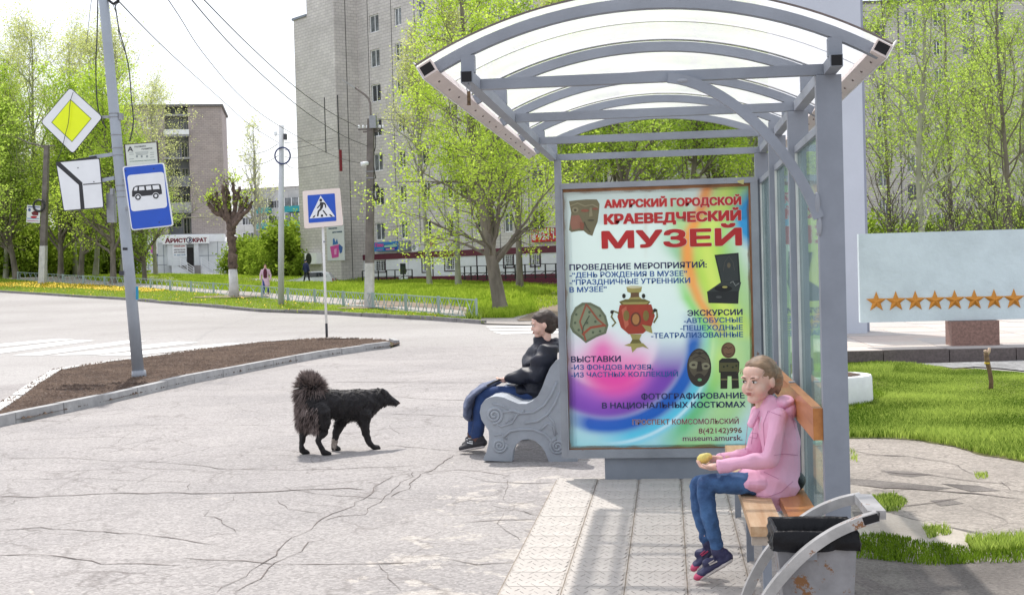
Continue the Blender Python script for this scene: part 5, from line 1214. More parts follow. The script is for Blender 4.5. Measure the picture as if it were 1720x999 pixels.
def bench_end(Y, th, name):
    P = [atY(x, y, YBn) for x, y in k4(outer)]; P = [Vector((p.x, Y, max(0.0, p.z))) for p in P]
    mb = MB(); mb.prism(P, (0, 1, 0), th); 
    caps = [f for f in mb.bm.faces if len(f.verts) > 4]
    # border bead: inset of the front cap
    r_ = bmesh.ops.inset_region(mb.bm, faces=[min(caps, key=lambda f: f.calc_center_median().y)], thickness=0.026, depth=-0.022)
    mb.bm.normal_update(); bmesh.ops.triangulate(mb.bm, faces=[f for f in mb.bm.faces if len(f.verts) > 4]); mb.bevel(0.006)
    return part(mb, name, M['cbench'], cbn)
e1_ = bench_end(YBn, 0.12, 'end_slab'); bench_end(YBn+1.35, 0.12, 'end_slab')
def relief(pts, r, name='carving'):
    W_ = [atY(x, y, YBn) for x, y in k4(pts)]; W_ = [Vector((p.x, YBn+0.001, p.z)) for p in W_]
    mb = MB(); mb.tube(W_, r, 6); return part(mb, name, M['cbench'], e1_)
def spiral(cx, cy, r0, r1, turns, a0, sgn=1, n=40): return [(cx+(r0+(r1-r0)*k/n)*math.cos(a0+sgn*turns*2*PI*k/n), cy+(r0+(r1-r0)*k/n)*math.sin(a0+sgn*turns*2*PI*k/n)) for k in range(n+1)]
relief(spiral(300, 655, 8, 48, 2.2, 0.5), 0.014); relief(spiral(330, 825, 6, 40, 2.2, 1.0, -1), 0.013); relief(spiral(655, 830, 6, 44, 2.4, 2.0), 0.013)
relief([(345, 640), (400, 630), (450, 645), (520, 640), (580, 600), (620, 540), (650, 470)], 0.012)
relief([(470, 700), (540, 690), (600, 650), (640, 590), (665, 520)], 0.012); relief([(350, 780), (390, 745), (440, 735), (520, 735), (580, 760), (620, 800), (640, 860)], 0.013)
relief([(310, 700), (340, 720), (400, 700), (430, 650), (470, 630)], 0.010); relief([(290, 590), (340, 600), (400, 640)], 0.009); relief([(560, 740), (600, 700), (630, 720), (640, 770)], 0.010)
relief([(300, 770), (340, 760), (370, 790)], 0.009); relief([(600, 660), (630, 690), (650, 760)], 0.009)
for k in range(6): relief([(365+k*15, 700-k*9), (380+k*15, 680-k*9)], 0.007, 'carving')
# seat and back boards between the ends (concrete shell)
seatp = [(268, 560), (310, 552), (350, 558), (392, 576), (435, 594), (480, 594), (515, 577), (545, 547), (568, 502), (590, 442), (612, 392), (640, 357), (672, 337)]
P = [atY(x, y, YBn) for x, y in k4(seatp)]
mb = MB()
for a, b in zip(P, P[1:]):
    d = (b-a).normalized(); n_ = Vector((d.z, 0, -d.x))*0.05
    y0, y1 = YBn+0.121, YBn+1.349
    mb.hexa([(a.x, y0, a.z-0.004), (b.x, y0, b.z-0.004), (b.x, y1, b.z-0.004), (a.x, y1, a.z-0.004), (a.x+n_.x, y0, a.z+n_.z), (b.x+n_.x, y0, b.z+n_.z), (b.x+n_.x, y1, b.z+n_.z), (a.x+n_.x, y1, a.z+n_.z)])
part(mb, 'seat_shell', M['cbench'], cbn)

# ------------------------------------------------------------------ monument on the plaza
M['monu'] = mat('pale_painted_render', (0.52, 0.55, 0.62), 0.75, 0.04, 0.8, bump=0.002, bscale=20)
M['monu2'] = mat('white_pale_blue_render', (0.60, 0.69, 0.72), 0.8, 0.07, 1.6, bump=0.010, bscale=10)
M['redgranite'] = mat('red_brown_granite', (0.27, 0.155, 0.125), 0.55, 0.25, 25)
pA = plz(1335, 562.5); pB = plz(1457, 559.5)
ub = (pB-pA).normalized(); nb = Vector((-ub.y, ub.x))
py = thing('monument_pylon', 'tall pale lavender pylon standing on the plaza behind the shelter', 'monument', (pA.x, pA.y, pz))
mb = MB(); a = Vector((*(pA-ub*0.6), 0)); 
def slabbox(mb, a, b, dep, z0, z1):
    n_ = Vector((-(b-a).normalized().y, (b-a).normalized().x))*dep
    mb.hexa([(*a, z0), (*b, z0), (*(b+n_), z0), (*(a+n_), z0), (*a, z1), (*b, z1), (*(b+n_), z1), (*(a+n_), z1)])
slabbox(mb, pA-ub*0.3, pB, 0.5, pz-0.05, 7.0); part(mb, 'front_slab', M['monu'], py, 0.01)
q0 = pB-ub*0.02+nb*0.5; mb = MB(); slabbox(mb, q0-ub*0.5, q0+ub*0.17, 0.5, pz-0.05, 7.0); part(mb, 'side_rib', mat('shaded_side_render', (0.33, 0.35, 0.42), 0.75, 0.05, 1), py, 0.01)  # darker copy of the front render: side shading put into the colour
c0 = plz(1599, 581); c1 = plz(1682, 580); u2 = ed; 
mn = thing('star_panel', 'long white-blue monument panel with a row of gold stars on granite block', 'monument', (*c0, pz))
sX = lambda t: c0+u2*t
wd = (c1-c0).dot(u2)
mb = MB(); slabbox(mb, c0, c0+u2*wd, 0.45, pz-0.02, 0.575); part(mb, 'pedestal', M['redgranite'], mn, 0.006)
mb = MB(); slabbox(mb, c0+u2*(wd*0.42), c0+u2*(wd*0.43), 0.001, pz, 0.57); mb.bm.free()
def pln(px, py_):   # hit the panel front plane
    o = c0-nb2*0.0; d = ray(px, py_); n_ = Vector((-u2.y, u2.x)); t = (o.x*n_.x+o.y*n_.y)/(d.x*n_.x+d.y*n_.y); return Vector((0, 0, CAMH))+d*t
nb2 = Vector((-u2.y, u2.x))
# panel plane is slightly behind the pedestal's front
off = 0.12
def pln(px, py_):
    o = c0+nb2*off; d = ray(px, py_); t = (o.x*nb2.x+o.y*nb2.y)/(d.x*nb2.x+d.y*nb2.y); return Vector((0, 0, CAMH))+d*t
L0 = pln(1442, 393); L1 = pln(1442, 542); R0 = pln(1720, 388)
s0 = (L0.xy-(c0+nb2*off)).dot(u2); zt, zb = L0.z, max(L1.z, 0.578)
mb = MB(); slabbox(mb, c0+nb2*off+u2*s0, c0+nb2*off+u2*(s0+3.75), 0.16, zb, zt); part(mb, 'panel', M['monu2'], mn, 0.008)
M['gold'] = mat('dull_gold_paint', (0.60, 0.25, 0.03), 0.45, 0.1, 6, metal=0.3)
def star_mesh(R, r, dep):
    bm = bmesh.new(); c = bm.verts.new((0, -dep, 0)); ring = []
    for k in range(10):
        a = PI/2+k*PI/5; q = R if k % 2 == 0 else r; ring.append(bm.verts.new((q*math.cos(a), 0, q*math.sin(a))))
    for k in range(10): bm.faces.new((c, ring[(k+1) % 10], ring[k]))
    back = [bm.verts.new((v.co.x, 0.005, v.co.z)) for v in ring]
    for k in range(10): bm.faces.new((ring[k], ring[(k+1) % 10], back[(k+1) % 10], back[k]))
    bm.faces.new(back[::-1])
    bmesh.ops.recalc_face_normals(bm, faces=bm.faces[:]); me = bpy.data.meshes.new('star'); bm.to_mesh(me); bm.free(); me.materials.append(M['gold']); return me
stm = star_mesh(0.162, 0.068, 0.055)
p1_ = pln(1472, 507); p8 = pln(1703, 502.5); st_ = (p8-p1_)/7
for k in range(11):
    p = p1_+st_*k; o = link('star', stm, None, mn); q = Vector((p.x, p.y, p.z))-Vector((nb2.x, nb2.y, 0))*0.006
    o.matrix_basis = full_matrix(mn).inverted() @ (Matrix.Translation(q) @ Matrix.Rotation(math.atan2(u2.y, u2.x), 4, 'Z'))
# low tree-tub (whitewashed) and small kerb behind shelter
tb = G(1440, 684); M['white_tub'] = mat('whitewashed_tub', (0.78, 0.80, 0.80), 0.85, 0.06, 4, bump=0.004, bscale=20)
tub = thing('planter', 'round whitewashed concrete planter filled with earth beside the shelter', 'planter', (1.72, 14.6, 0))
cxp, cyp, rp = 1.70, 14.62, 0.46
mb = MB(); mb.tube([(cxp, cyp, -0.02), (cxp, cyp, 0.05), (cxp, cyp, 0.30), (cxp, cyp, 0.325)], [rp*0.95, rp, rp*0.985, rp*0.96], 24, cap=False)
mb.tube([(cxp, cyp, 0.325), (cxp, cyp, 0.326), (cxp, cyp, 0.20)], [rp*0.96, rp*0.86, rp*0.84], 24, cap=False); part(mb, 'wall', M['white_tub'], tub)
mb = MB(); mb.tube([(cxp, cyp, 0.20), (cxp, cyp, 0.318), (cxp, cyp, 0.345), (cxp, cyp, 0.355)], [rp*0.83, rp*0.83, rp*0.5, rp*0.05], 18); part(mb, 'earth', M['soil'], tub)
kb = G(1466, 655); 
k2 = thing('low_kerb', 'short grey kerb edging bare earth behind the whitewashed planter', 'kerb', tuple(kb))
a = G(1380, 654).xy; b = G(1492, 655).xy; kerb([a, a.lerp(b, 0.5), b], 0.12, 0.09, (b-a).length/2-0.001, k2, 1, 9)
poly_sheet('bare_earth_patch', GP([(1420, 652), (1490, 652), (1480, 640), (1425, 632)]), M['soil'], 0.03, rough_edge=0.05)
poly_sheet('bare_earth_patch', GP([(1460, 672), (1500, 664), (1540, 668), (1530, 684), (1480, 684)]), M['soil'], 0.026, rough_edge=0.08)
# young sapling stump on the lawn
sp = G(1664, 656); sap = thing('sapling', 'short lopped brown sapling with pale cut tip on the right lawn', 'sapling', tuple(sp)); Ys = sp.y
mb = MB(); P = [atY(x, y, Ys) for x, y in ((1664, 658), (1665, 640), (1662, 622), (1658, 605), (1656, 592))]; mb.tube(P, [0.028, 0.026, 0.025, 0.03, 0.026], 8); part(mb, 'stem', mat('sapling_bark', (0.20, 0.13, 0.07), 0.9, 0.3, 20), sap)
mb = MB(); mb.tube([atY(1657, 596, Ys), atY(1661, 590, Ys), atY(1662, 584, Ys)], [0.022, 0.02, 0.015], 7); mb.tube([atY(1656, 592, Ys), atY(1654, 588, Ys)], [0.02, 0.018], 7); part(mb, 'cut_tip', mat('cut_wood', (0.55, 0.40, 0.28), 0.8), sap)
mb = MB(); p = atY(1658, 611, Ys); mb.tube([p, p+Vector((0, 0, 0.02))], 0.033, 8); part(mb, 'tie', mat('yellow_tie', (0.6, 0.42, 0.03), 0.6), sap)
# ------------------------------------------------------------------ buildings
CL = Vector((math.cos(YAW), math.sin(YAW))); CF = Vector((-math.sin(YAW), math.cos(YAW)))
def camxy(X, Z): return CL*X+CF*Z
class Facade:
    """vertical plane through camera-space point (px at distance D) running along camera-space direction d"""
    def __init__(s, px, D, d, z0=0.0):
        s.O = camxy((px-860)/FOC*D, D); s.u = (CL*d[0]+CF*d[1]).normalized(); s.n = Vector((-s.u.y, s.u.x)); s.rot = math.atan2(s.u.y, s.u.x); s.z0 = z0
    def hit(s, px, py, off=0.0):
        """local (x, z) where the sight line meets the plane shifted by off towards the back"""
        d = ray(px, py); O = s.O+s.n*off; t = (O.x*s.n.x+O.y*s.n.y)/(d.x*s.n.x+d.y*s.n.y); p = Vector((0, 0, CAMH))+d*t
        return (p.xy-s.O).dot(s.u), p.z
def lpart(mb, name, m, parent, bev=0.0, label=None):
    if bev: mb.bevel(bev)
    o = link(name, mb.mesh(name), m, parent)
    if label: o['label'] = label
    return o
def brickmat(name, c1, c2, mortar, bw=0.5, bh=0.22, ms=0.012, bump=0.01):
    m = bpy.data.materials.new(name); m.use_nodes = True; t = m.node_tree; b = t.nodes['Principled BSDF']; L = t.links.new
    tc = N(t, 'ShaderNodeTexCoord'); sp = N(t, 'ShaderNodeSeparateXYZ'); L(tc.outputs['Object'], sp.inputs[0])
    ad = N(t, 'ShaderNodeMath', operation='ADD'); L(sp.outputs[0], ad.inputs[0]); L(sp.outputs[1], ad.inputs[1])
    cb = N(t, 'ShaderNodeCombineXYZ'); L(ad.outputs[0], cb.inputs[0]); L(sp.outputs[2], cb.inputs[1])
    br = N(t, 'ShaderNodeTexBrick'); L(cb.outputs[0], br.inputs['Vector']); br.inputs['Scale'].default_value = 1.0
    br.inputs['Brick Width'].default_value = bw; br.inputs['Row Height'].default_value = bh; br.inputs['Mortar Size'].default_value = ms; br.inputs['Mortar Smooth'].default_value = 0.3
    br.inputs['Color1'].default_value = rgba(c1); br.inputs['Color2'].default_value = rgba(c2); br.inputs['Mortar'].default_value = rgba(mortar)
    n1 = N(t, 'ShaderNodeTexNoise'); n1.inputs['Scale'].default_value = 0.35; n1.inputs['Detail'].default_value = 8; n1.inputs['Roughness'].default_value = 0.7; L(tc.outputs['Object'], n1.inputs['Vector'])
    mr = N(t, 'ShaderNodeMapRange'); mr.inputs[1].default_value = 0.3; mr.inputs[2].default_value = 0.7; mr.inputs[3].default_value = 0.78; mr.inputs[4].default_value = 1.12; L(n1.outputs[0], mr.inputs[0])
    cc_ = N(t, 'ShaderNodeCombineColor'); [L(mr.outputs[0], cc_.inputs[k]) for k in range(3)]
    mx = N(t, 'ShaderNodeMix', data_type='RGBA', blend_type='MULTIPLY'); mx.inputs[0].default_value = 1; L(br.outputs[0], mx.inputs[6]); L(cc_.outputs[0], mx.inputs[7]); L(mx.outputs[2], b.inputs['Base Color'])
    b.inputs['Roughness'].default_value = 0.9
    bp = N(t, 'ShaderNodeBump'); bp.inputs['Distance'].default_value = bump; bp.inputs['Strength'].default_value = 0.6; bp.invert = True; L(br.outputs['Fac'], bp.inputs['Height']); L(bp.outputs[0], b.inputs['Normal'])
    return m
M['bwall'] = brickmat('grey_block_brick', (0.68, 0.64, 0.61), (0.60, 0.565, 0.54), (0.45, 0.42, 0.405), 0.55, 0.24, 0.02)
M['bwall2'] = brickmat('brown_grey_brick', (0.47, 0.40, 0.37), (0.40, 0.345, 0.325), (0.30, 0.26, 0.25), 0.5, 0.2, 0.02)
M['bwall3'] = brickmat('pale_block_wall', (0.66, 0.62, 0.58), (0.58, 0.545, 0.51), (0.45, 0.43, 0.41), 0.5, 0.22, 0.02)
M['pvc'] = mat('white_window_plastic', (0.85, 0.86, 0.87), 0.4, 0.03, 3)
M['woodframe'] = mat('old_window_paint', (0.50, 0.48, 0.44), 0.6, 0.1, 3)
M['pane'] = mat('dark_window_glass', (0.035, 0.045, 0.055), 0.08, 0.5, 0.8, spec=0.8)
M['curtain'] = mat('window_with_net_curtain', (0.16, 0.18, 0.19), 0.15, 0.4, 1.5, spec=0.8)
M['downpipe'] = mat('seam_dark', (0.16, 0.15, 0.145), 0.8)
def wall_grid(x0, x1, z0, z1, holes, y=0.0, depth=0.18):
    """wall face in the local xz plane with real openings and reveals; holes = (xa, xb, za, zb)"""
    xs = sorted({x0, x1}|{h[0] for h in holes}|{h[1] for h in holes}); zs = sorted({z0, z1}|{h[2] for h in holes}|{h[3] for h in holes})
    mb = MB()
    for a, b in zip(xs, xs[1:]):
        for c, d in zip(zs, zs[1:]):
            mx_, mz = (a+b)/2, (c+d)/2
            if any(h[0] < mx_ < h[1] and h[2] < mz < h[3] for h in holes): continue
            mb.face([(a, y, c), (b, y, c), (b, y, d), (a, y, d)])
    for a, b, c, d in holes:
        mb.face([(a, y, c), (a, y+depth, c), (a, y+depth, d), (a, y, d)]); mb.face([(b, y, c), (b, y, d), (b, y+depth, d), (b, y+depth, c)])
        mb.face([(a, y, d), (b, y, d), (b, y+depth, d), (a, y+depth, d)]); mb.face([(a, y, c), (a, y+depth, c), (b, y+depth, c), (b, y, c)])
    bmesh.ops.remove_doubles(mb.bm, verts=mb.bm.verts[:], dist=0.0005)
    return mb
_wm = {}
def window(parent, xa, xb, za, zb, y, frame=None, split=1, curtain=False, name='window'):
    w_ = round(xb-xa, 3); h = round(zb-za, 3); key = (w_, h, split, frame or 'pvc')
    if key not in _wm:
        mb = MB(); f = 0.07
        mb.box((0, 0, 0), (f, 0.06, h)); mb.box((w_-f, 0, 0), (w_, 0.06, h)); mb.box((f, 0, h-f), (w_-f, 0.06, h)); mb.box((f, 0, 0), (w_-f, 0.06, f))
        for k in range(1, split+1): mb.box((w_*k/(split+1)-0.035, 0.002, f), (w_*k/(split+1)+0.035, 0.058, h-f))
        fm = mb.mesh('window'); fm.materials.append(M[frame or 'pvc'])
        mb = MB(); mb.box((0.01, 0.03, 0.01), (w_-0.01, 0.045, h-0.01)); pm = mb.mesh('pane'); pm.materials.append(M['pane'])
        pm2 = pm.copy(); pm2.materials.clear(); pm2.materials.append(M['curtain']); _wm[key] = (fm, pm, pm2)
    fm, pm, pm2 = _wm[key]
    o = link(name, fm, None, parent); o.location = (xa, y, za); p = link('pane', pm2 if curtain else pm, None, o)
    return o
# ---- tall nine-storey block
A = Facade(613, 106, (0.62, -0.78))
tb_ = thing('apartment_block', 'tall grey nine storey block with shops on its ground floor', 'building', (A.O.x, A.O.y, 0), rotz=A.rot)
storey = 2.7; ztop1 = A.hit(632, 374.6)[1]; wh = A.hit(632, 374.6)[1]-A.hit(632, 403.7)[1]
cols_ = []
for px, wpx in ((638.5, 17.5), (678.5, 10), (718, 10.5)):
    cols_.append((A.hit(px-wpx/2, 390)[0], A.hit(px+wpx/2, 390)[0]))
c0_, c1_, c2_ = [(a+b)/2 for a, b in cols_]; w0 = cols_[0][1]-cols_[0][0]; w1 = cols_[1][1]-cols_[1][0]
print('tall: widths', w0, w1, 'spacing', c1_-c0_, c2_-c1_, 'wh', wh, ztop1)
XE = A.hit(1240, 300)[0]
holes = []; wins = []
x = c0_; k = 0; xcs = [c0_, c1_, c2_]; sp_ = (c2_-c0_)/2
while xcs[-1]+sp_*1.0 < XE-2: xcs.append(xcs[-1]+sp_)
for k, xc in enumerate(xcs):
    ww = 1.35 if k % 3 == 0 else 0.95
    for f in range(0, 9):
        zt_ = ztop1+storey*f
        holes.append((xc-ww/2, xc+ww/2, zt_-wh, zt_))
        wins.append((xc-ww/2, xc+ww/2, zt_-wh, zt_, f))
ZR = ztop1+storey*8+1.9
zs0 = A.hit(625, 427.4)[1]; zs1 = A.hit(625, 436.5)[1]
print('strip', zs0, zs1, A.hit(692, 466), A.hit(760, 484))
ZSH = zs0+0.02
mb = wall_grid(0.0, XE, ZSH, ZR, holes); lpart(mb, 'wall', M['bwall'], tb_)
mb = MB(); mb.box((0.02, 0.2, -1), (XE-0.15, 9, ZR-0.01)); lpart(mb, 'core', mat('interior_dark', (0.03, 0.03, 0.03), 0.9), tb_)
rr = random.Random(3)
for a, b, c, d, f in wins: window(tb_, a, b, c, d, 0.10, split=1, curtain=rr.random() < 0.45)
for k, xc in enumerate(xcs):       # dark vertical seams beside the window columns
    mb = MB(); mb.box((xc-0.95, -0.012, ZSH), (xc-0.87, 0.004, ZR)); lpart(mb, 'seam', M['downpipe'], tb_)
mb = MB(); mb.box((XE-0.149, 0.002, -1), (XE+0.02, 9.01, ZR)); lpart(mb, 'end_wall', M['bwall'], tb_)
mb = MB(); mb.box((-4.2, -2.1, -1), (0.0, 8, 31)); lpart(mb, 'stair_tower', M['bwall'], tb_)
sxx = A.hit(500, 260, -2.1)[0]; zlow = A.hit(515, 28, -2.1)[1]
print('low part', sxx, zlow)
mb = MB(); mb.box((sxx, -2.1, -1), (-4.203, 9, zlow)); lpart(mb, 'end_wing', M['bwall'], tb_)
mb = MB(); mb.box((sxx-0.12, -2.22, zlow), (-4.203, 9.1, zlow+0.18)); lpart(mb, 'parapet', M['steel'], tb_)
mb = MB(); mb.box((-0.015, -1.1, 0), (0.01, -1.03, 31)); lpart(mb, 'seam', M['downpipe'], tb_)
for px, ya, yb in ((545, 164, 257), (567, 160, 252)):
    xa, za = A.hit(px, ya, -2.1); xb, zb_ = A.hit(px+1, yb, -2.1); mb = MB(); mb.box((xa-0.05, -2.13, zb_), (xa+0.05, -2.09, za)); lpart(mb, 'slot', M['signblack'], tb_)
x_, z_ = A.hit(582, 256, -2.1); mb = MB(); 
p_ = (-0.02+0.0, z_)
mb.box((0.004, -2.0, A.hit(582, 292)[1]), (0.03, -1.75, A.hit(582, 257)[1])); lpart(mb, 'red_board', mat('dull_red_board', (0.28, 0.03, 0.04), 0.6), tb_)
# poster and air conditioner on the end wing
def wallq(px0, py0, px1, py1, off=-2.1): a = A.hit(px0, py0, off); b = A.hit(px1, py1, off); return min(a[0], b[0]), max(a[0], b[0]), min(a[1], b[1]), max(a[1], b[1])
xa, xb, za, zb_ = wallq(549, 366, 580, 437)
po = thing('wall_poster', 'tall white poster with pink shopping basket on the block wall', 'poster', (A.O.x, A.O.y, 0), rotz=A.rot)
mb = MB(); mb.box((xa, -2.16, za), (xb, -2.105, zb_)); lpart(mb, 'panel', mat('poster_white', (0.66, 0.68, 0.70), 0.5, 0.03, 3), po)
pw = xb-xa; ph = zb_-za
def lq(fx, fz): return (xa+pw*fx, za+ph*fz)
def lpoly(name, pts, c, parent, y, th=0.006):
    mb = MB(); mb.prism([(p[0], y, p[1]) for p in pts], (0, 1, 0), th); mb.bm.normal_update(); bmesh.ops.triangulate(mb.bm, faces=[f for f in mb.bm.faces if len(f.verts) > 4]); return lpart(mb, name, ink(c), parent)
lpoly('basket', [lq(.18, .33), lq(.72, .37), lq(.66, .08), lq(.28, .06)], (222, 80, 170), po, -2.17)
lpoly('bottle', [lq(.34, .36), lq(.36, .50), lq(.44, .52), (lq(.5, .42)), lq(.6, .50), lq(.66, .38)], (60, 120, 190), po, -2.168)
lpoly('cloth', [lq(.72, .38), lq(.92, .30), lq(.86, .18), lq(.74, .16), lq(.68, .3)], (60, 100, 170), po, -2.172)
lpoly('label', [lq(.42, .26), lq(.56, .28), lq(.54, .14), lq(.42, .14)], (240, 170, 215), po, -2.176)
def ltext(s_, x0, x1, zb2, cap, m, y, parent, heavy=0.0):
    o = text('lettering', s_, (x0, zb2), (x1, zb2), cap, m, y, None, heavy=heavy); o.parent = parent; return o
ltext('Продукция', *[lq(.38, 0)[0], lq(.95, 0)[0]], lq(0, .88)[1], 0.12, ink((190, 60, 110)), -2.172, po, 0.01)
ltext('Химчистка', *[lq(.12, 0)[0], lq(.62, 0)[0]], lq(0, .73)[1], 0.13, ink((40, 80, 110)), -2.172, po, 0.012); ltext('доставка', *[lq(.34, 0)[0], lq(.90, 0)[0]], lq(0, .64)[1], 0.13, ink((40, 80, 110)), -2.172, po, 0.012)
xa, xb, za, zb_ = wallq(520.5, 425.5, 541, 443)
ac = thing('air_conditioner', 'white air conditioner unit low on the end wall of the tall block', 'air conditioner', (A.O.x, A.O.y, 0), rotz=A.rot)
mb = MB(); mb.box((xa, -2.6, za), (xb, -2.105, zb_)); lpart(mb, 'case', M['pvc'], ac, 0.02)
mb = MB(); cx_ = xa+(xb-xa)*0.35; mb.tube([(cx_, -2.601, (za+zb_)/2), (cx_, -2.615, (za+zb_)/2)], (xb-xa)*0.24, 16); lpart(mb, 'fan_grille', M['signblack'], ac)
# shop storey
M['burg'] = mat('burgundy_cladding', (0.13, 0.016, 0.04), 0.5, 0.1, 1)
M['siding'] = mat('white_lap_siding', (0.80, 0.82, 0.84), 0.55, 0.04, 2)
zw0 = 1.16
mb = MB(); mb.box((0.0, -0.10, zs1), (XE, 0.19, zs0)); lpart(mb, 'fascia', M['burg'], tb_)
shop = []
for px0, px1, py0, py1, nm in ((629.5, 647.5, 434.5, 456.5, 'w'), (710.5, 722.5, 428.5, 456.5, 'w'), (748.5, 768.5, 425.5, 454, 'w'), (847.5, 862.5, 420, 448.5, 'w'), (892.5, 907.5, 417, 446.5, 'w')):
    a = A.hit(px0, py1); b = A.hit(px1, py0); shop.append((a[0], b[0], a[1], min(b[1], zs1-0.02)))
da = A.hit(672.5, 477); db = A.hit(686, 431); door = (da[0], db[0], max(da[1], 0.55), zs1-0.02)
x = shop[-1][1]+3.2
while x < XE-3: shop.append((x, x+1.3, shop[-1][2], shop[-1][3])); x += 4.2
holes = [h for h in shop]+[(door[0], door[1], zw0-0.0, door[3])]
mb = wall_grid(0.0, XE, zw0, zs1, holes, -0.04, 0.22); lpart(mb, 'siding_wall', M['siding'], tb_)
z = zw0+0.12
mb = MB()
segs = []
while z < zs1-0.03:
    xs = [0.0]
    bl = sorted([(h[0], h[1]) for h in holes if h[2] < z < h[3]])
    cur = 0.0
    for a, b in bl:
        if a > cur: mb.box((cur, -0.052, z), (a, -0.039, z+0.018))
        cur = b
    mb.box((cur, -0.052, z), (XE, -0.039, z+0.018)); z += 0.13
o_ = lpart(mb, 'siding_laps', M['siding'], tb_); o_['kind'] = 'stuff'
mb = wall_grid(0.0, XE, -0.6, zw0, [(door[0], door[1], -0.6+0.0, zw0)] if False else [], -0.08, 0.2); lpart(mb, 'burgundy_base', M['burg'], tb_)
M['darktrim'] = mat('dark_trim', (0.05, 0.02, 0.035), 0.5)
for k, h in enumerate(shop):
    mb = MB(); t_ = 0.09
    mb.box((h[0]-t_, -0.07, h[2]-t_), (h[0], -0.036, h[3]+0.0)); mb.box((h[1], -0.07, h[2]-t_), (h[1]+t_, -0.036, h[3])); mb.box((h[0], -0.07, h[2]-t_), (h[1], -0.036, h[2])); lpart(mb, 'window_trim', M['darktrim'], tb_)
    w_ = window(tb_, h[0], h[1], h[2], h[3], 0.06, split=1 if k != 2 else 2)
    mb = MB(); n = 5
    for j in range(1, n): mb.box((((h[1]-h[0])*j/n)-0.012, -0.08, 0.02), (((h[1]-h[0])*j/n)+0.012, -0.06, h[3]-h[2]-0.02))
    for j in range(1, 6): mb.box((0.02, -0.085, (h[3]-h[2])*j/6-0.01), (h[1]-h[0]-0.02, -0.065, (h[3]-h[2])*j/6+0.01))
    g_ = lpart(mb, 'grille', M['pvc'], w_); g_['kind'] = 'stuff'
for px in (728, 762+40): 
    xx = A.hit(px, 445)[0]; mb = MB(); mb.box((xx-0.06, -0.065, zw0), (xx+0.06, -0.036, zs1)); lpart(mb, 'panel_joint', M['darktrim'], tb_)
dr = MB(); dr.box((door[0], -0.12, 0.75), (door[1], -0.05, door[3])); d_ = lpart(dr, 'door', M['pvc'], tb_, 0.01)
mb = MB(); mb.box((door[0]+0.22, -0.13, 1.35), (door[1]-0.22, -0.118, door[3]-0.35)); lpart(mb, 'door_pane', M['pane'], d_)
mb = MB(); mb.box((door[1]-0.16, -0.16, 1.5), (door[1]-0.12, -0.12, 1.75)); lpart(mb, 'handle', M['signblack'], d_)
# porch with black railing
mb = MB(); x0_, x1_ = A.hit(606, 470, -1.6)[0], A.hit(692, 470, -1.6)[0]; mb.box((x0_, -1.6, -0.4), (x1_, -0.081, 0.74)); lpart(mb, 'porch', M['burg'], tb_)
M['rail'] = mat('black_railing', (0.02, 0.02, 0.022), 0.5)
rl = thing('shop_railing', 'black metal railing along the shop porch by the concrete pole', 'railing', (A.O.x, A.O.y, 0), rotz=A.rot)
def railing(x0, x1, z0, z1, y, parent, n, h=0.95, slope=0.0):
    for k in range(n+1):
        xx = x0+(x1-x0)*k/n; zz = z0+slope*(xx-x0); mb = MB(); mb.box((xx-0.035, y-0.035, zz), (xx+0.035, y+0.035, zz+h)); lpart(mb, 'railing_post', M['rail'], parent)
    for hh in (h, h*0.5, 0.12):
        mb = MB(); mb.beam((x0, y, z0+hh), (x1, y, z0+slope*(x1-x0)+hh), 0.045, 0.05); lpart(mb, 'railing_bar', M['rail'], parent)
    for k in range(n):
        xa_ = x0+(x1-x0)*k/n; xb_ = x0+(x1-x0)*(k+1)/n
        mb = MB(); mb.beam((xa_, y, z0+slope*(xa_-x0)+0.12), (xb_, y, z0+slope*(xb_-x0)+h*0.5), 0.03, 0.03); lpart(mb, 'railing_brace', M['rail'], parent)
railing(x0_+0.1, x1_-0.1, 0.74, 0, -1.5, rl, 6)
rl2 = thing('ramp_railing', 'black railing of the ramp behind the big tree trunk', 'railing', (A.O.x, A.O.y, 0), rotz=A.rot)
xr0, xr1 = A.hit(768, 465, -1.6)[0], A.hit(800, 462, -1.6)[0]; xr2 = A.hit(950, 470, -1.6)[0]
railing(xr0, xr1, 0.85, 0, -1.5, rl2, 3); railing(xr1, xr2, 0.85, 0, -1.5, rl2, 9)
mb = MB(); mb.box((xr0, -1.7, -0.4), (xr2+8, -0.081, 0.55)); lpart(mb, 'ramp', M['burg'], tb_)
for (px0, px1, py0, py1), nm in (((723, 742, 477, 486), 'left of the tree'), ((924, 945, 480, 487), 'beside the poster frame')):
    a = A.hit(px0, py1, -2.2); b = A.hit(px1, py0, -2.2)
    mb = MB(); mb.box((a[0], -2.25, a[1]-0.3), (b[0], -1.9, b[1])); o_ = lpart(mb, 'pink_step', mat('pink_painted_step', (0.42, 0.16, 0.27), 0.8, 0.1, 3), None); o_.location = (A.O.x, A.O.y, 0); o_.rotation_euler = (0, 0, A.rot); tag(o_, 'pink painted entrance step at the shop wall '+nm, 'step')
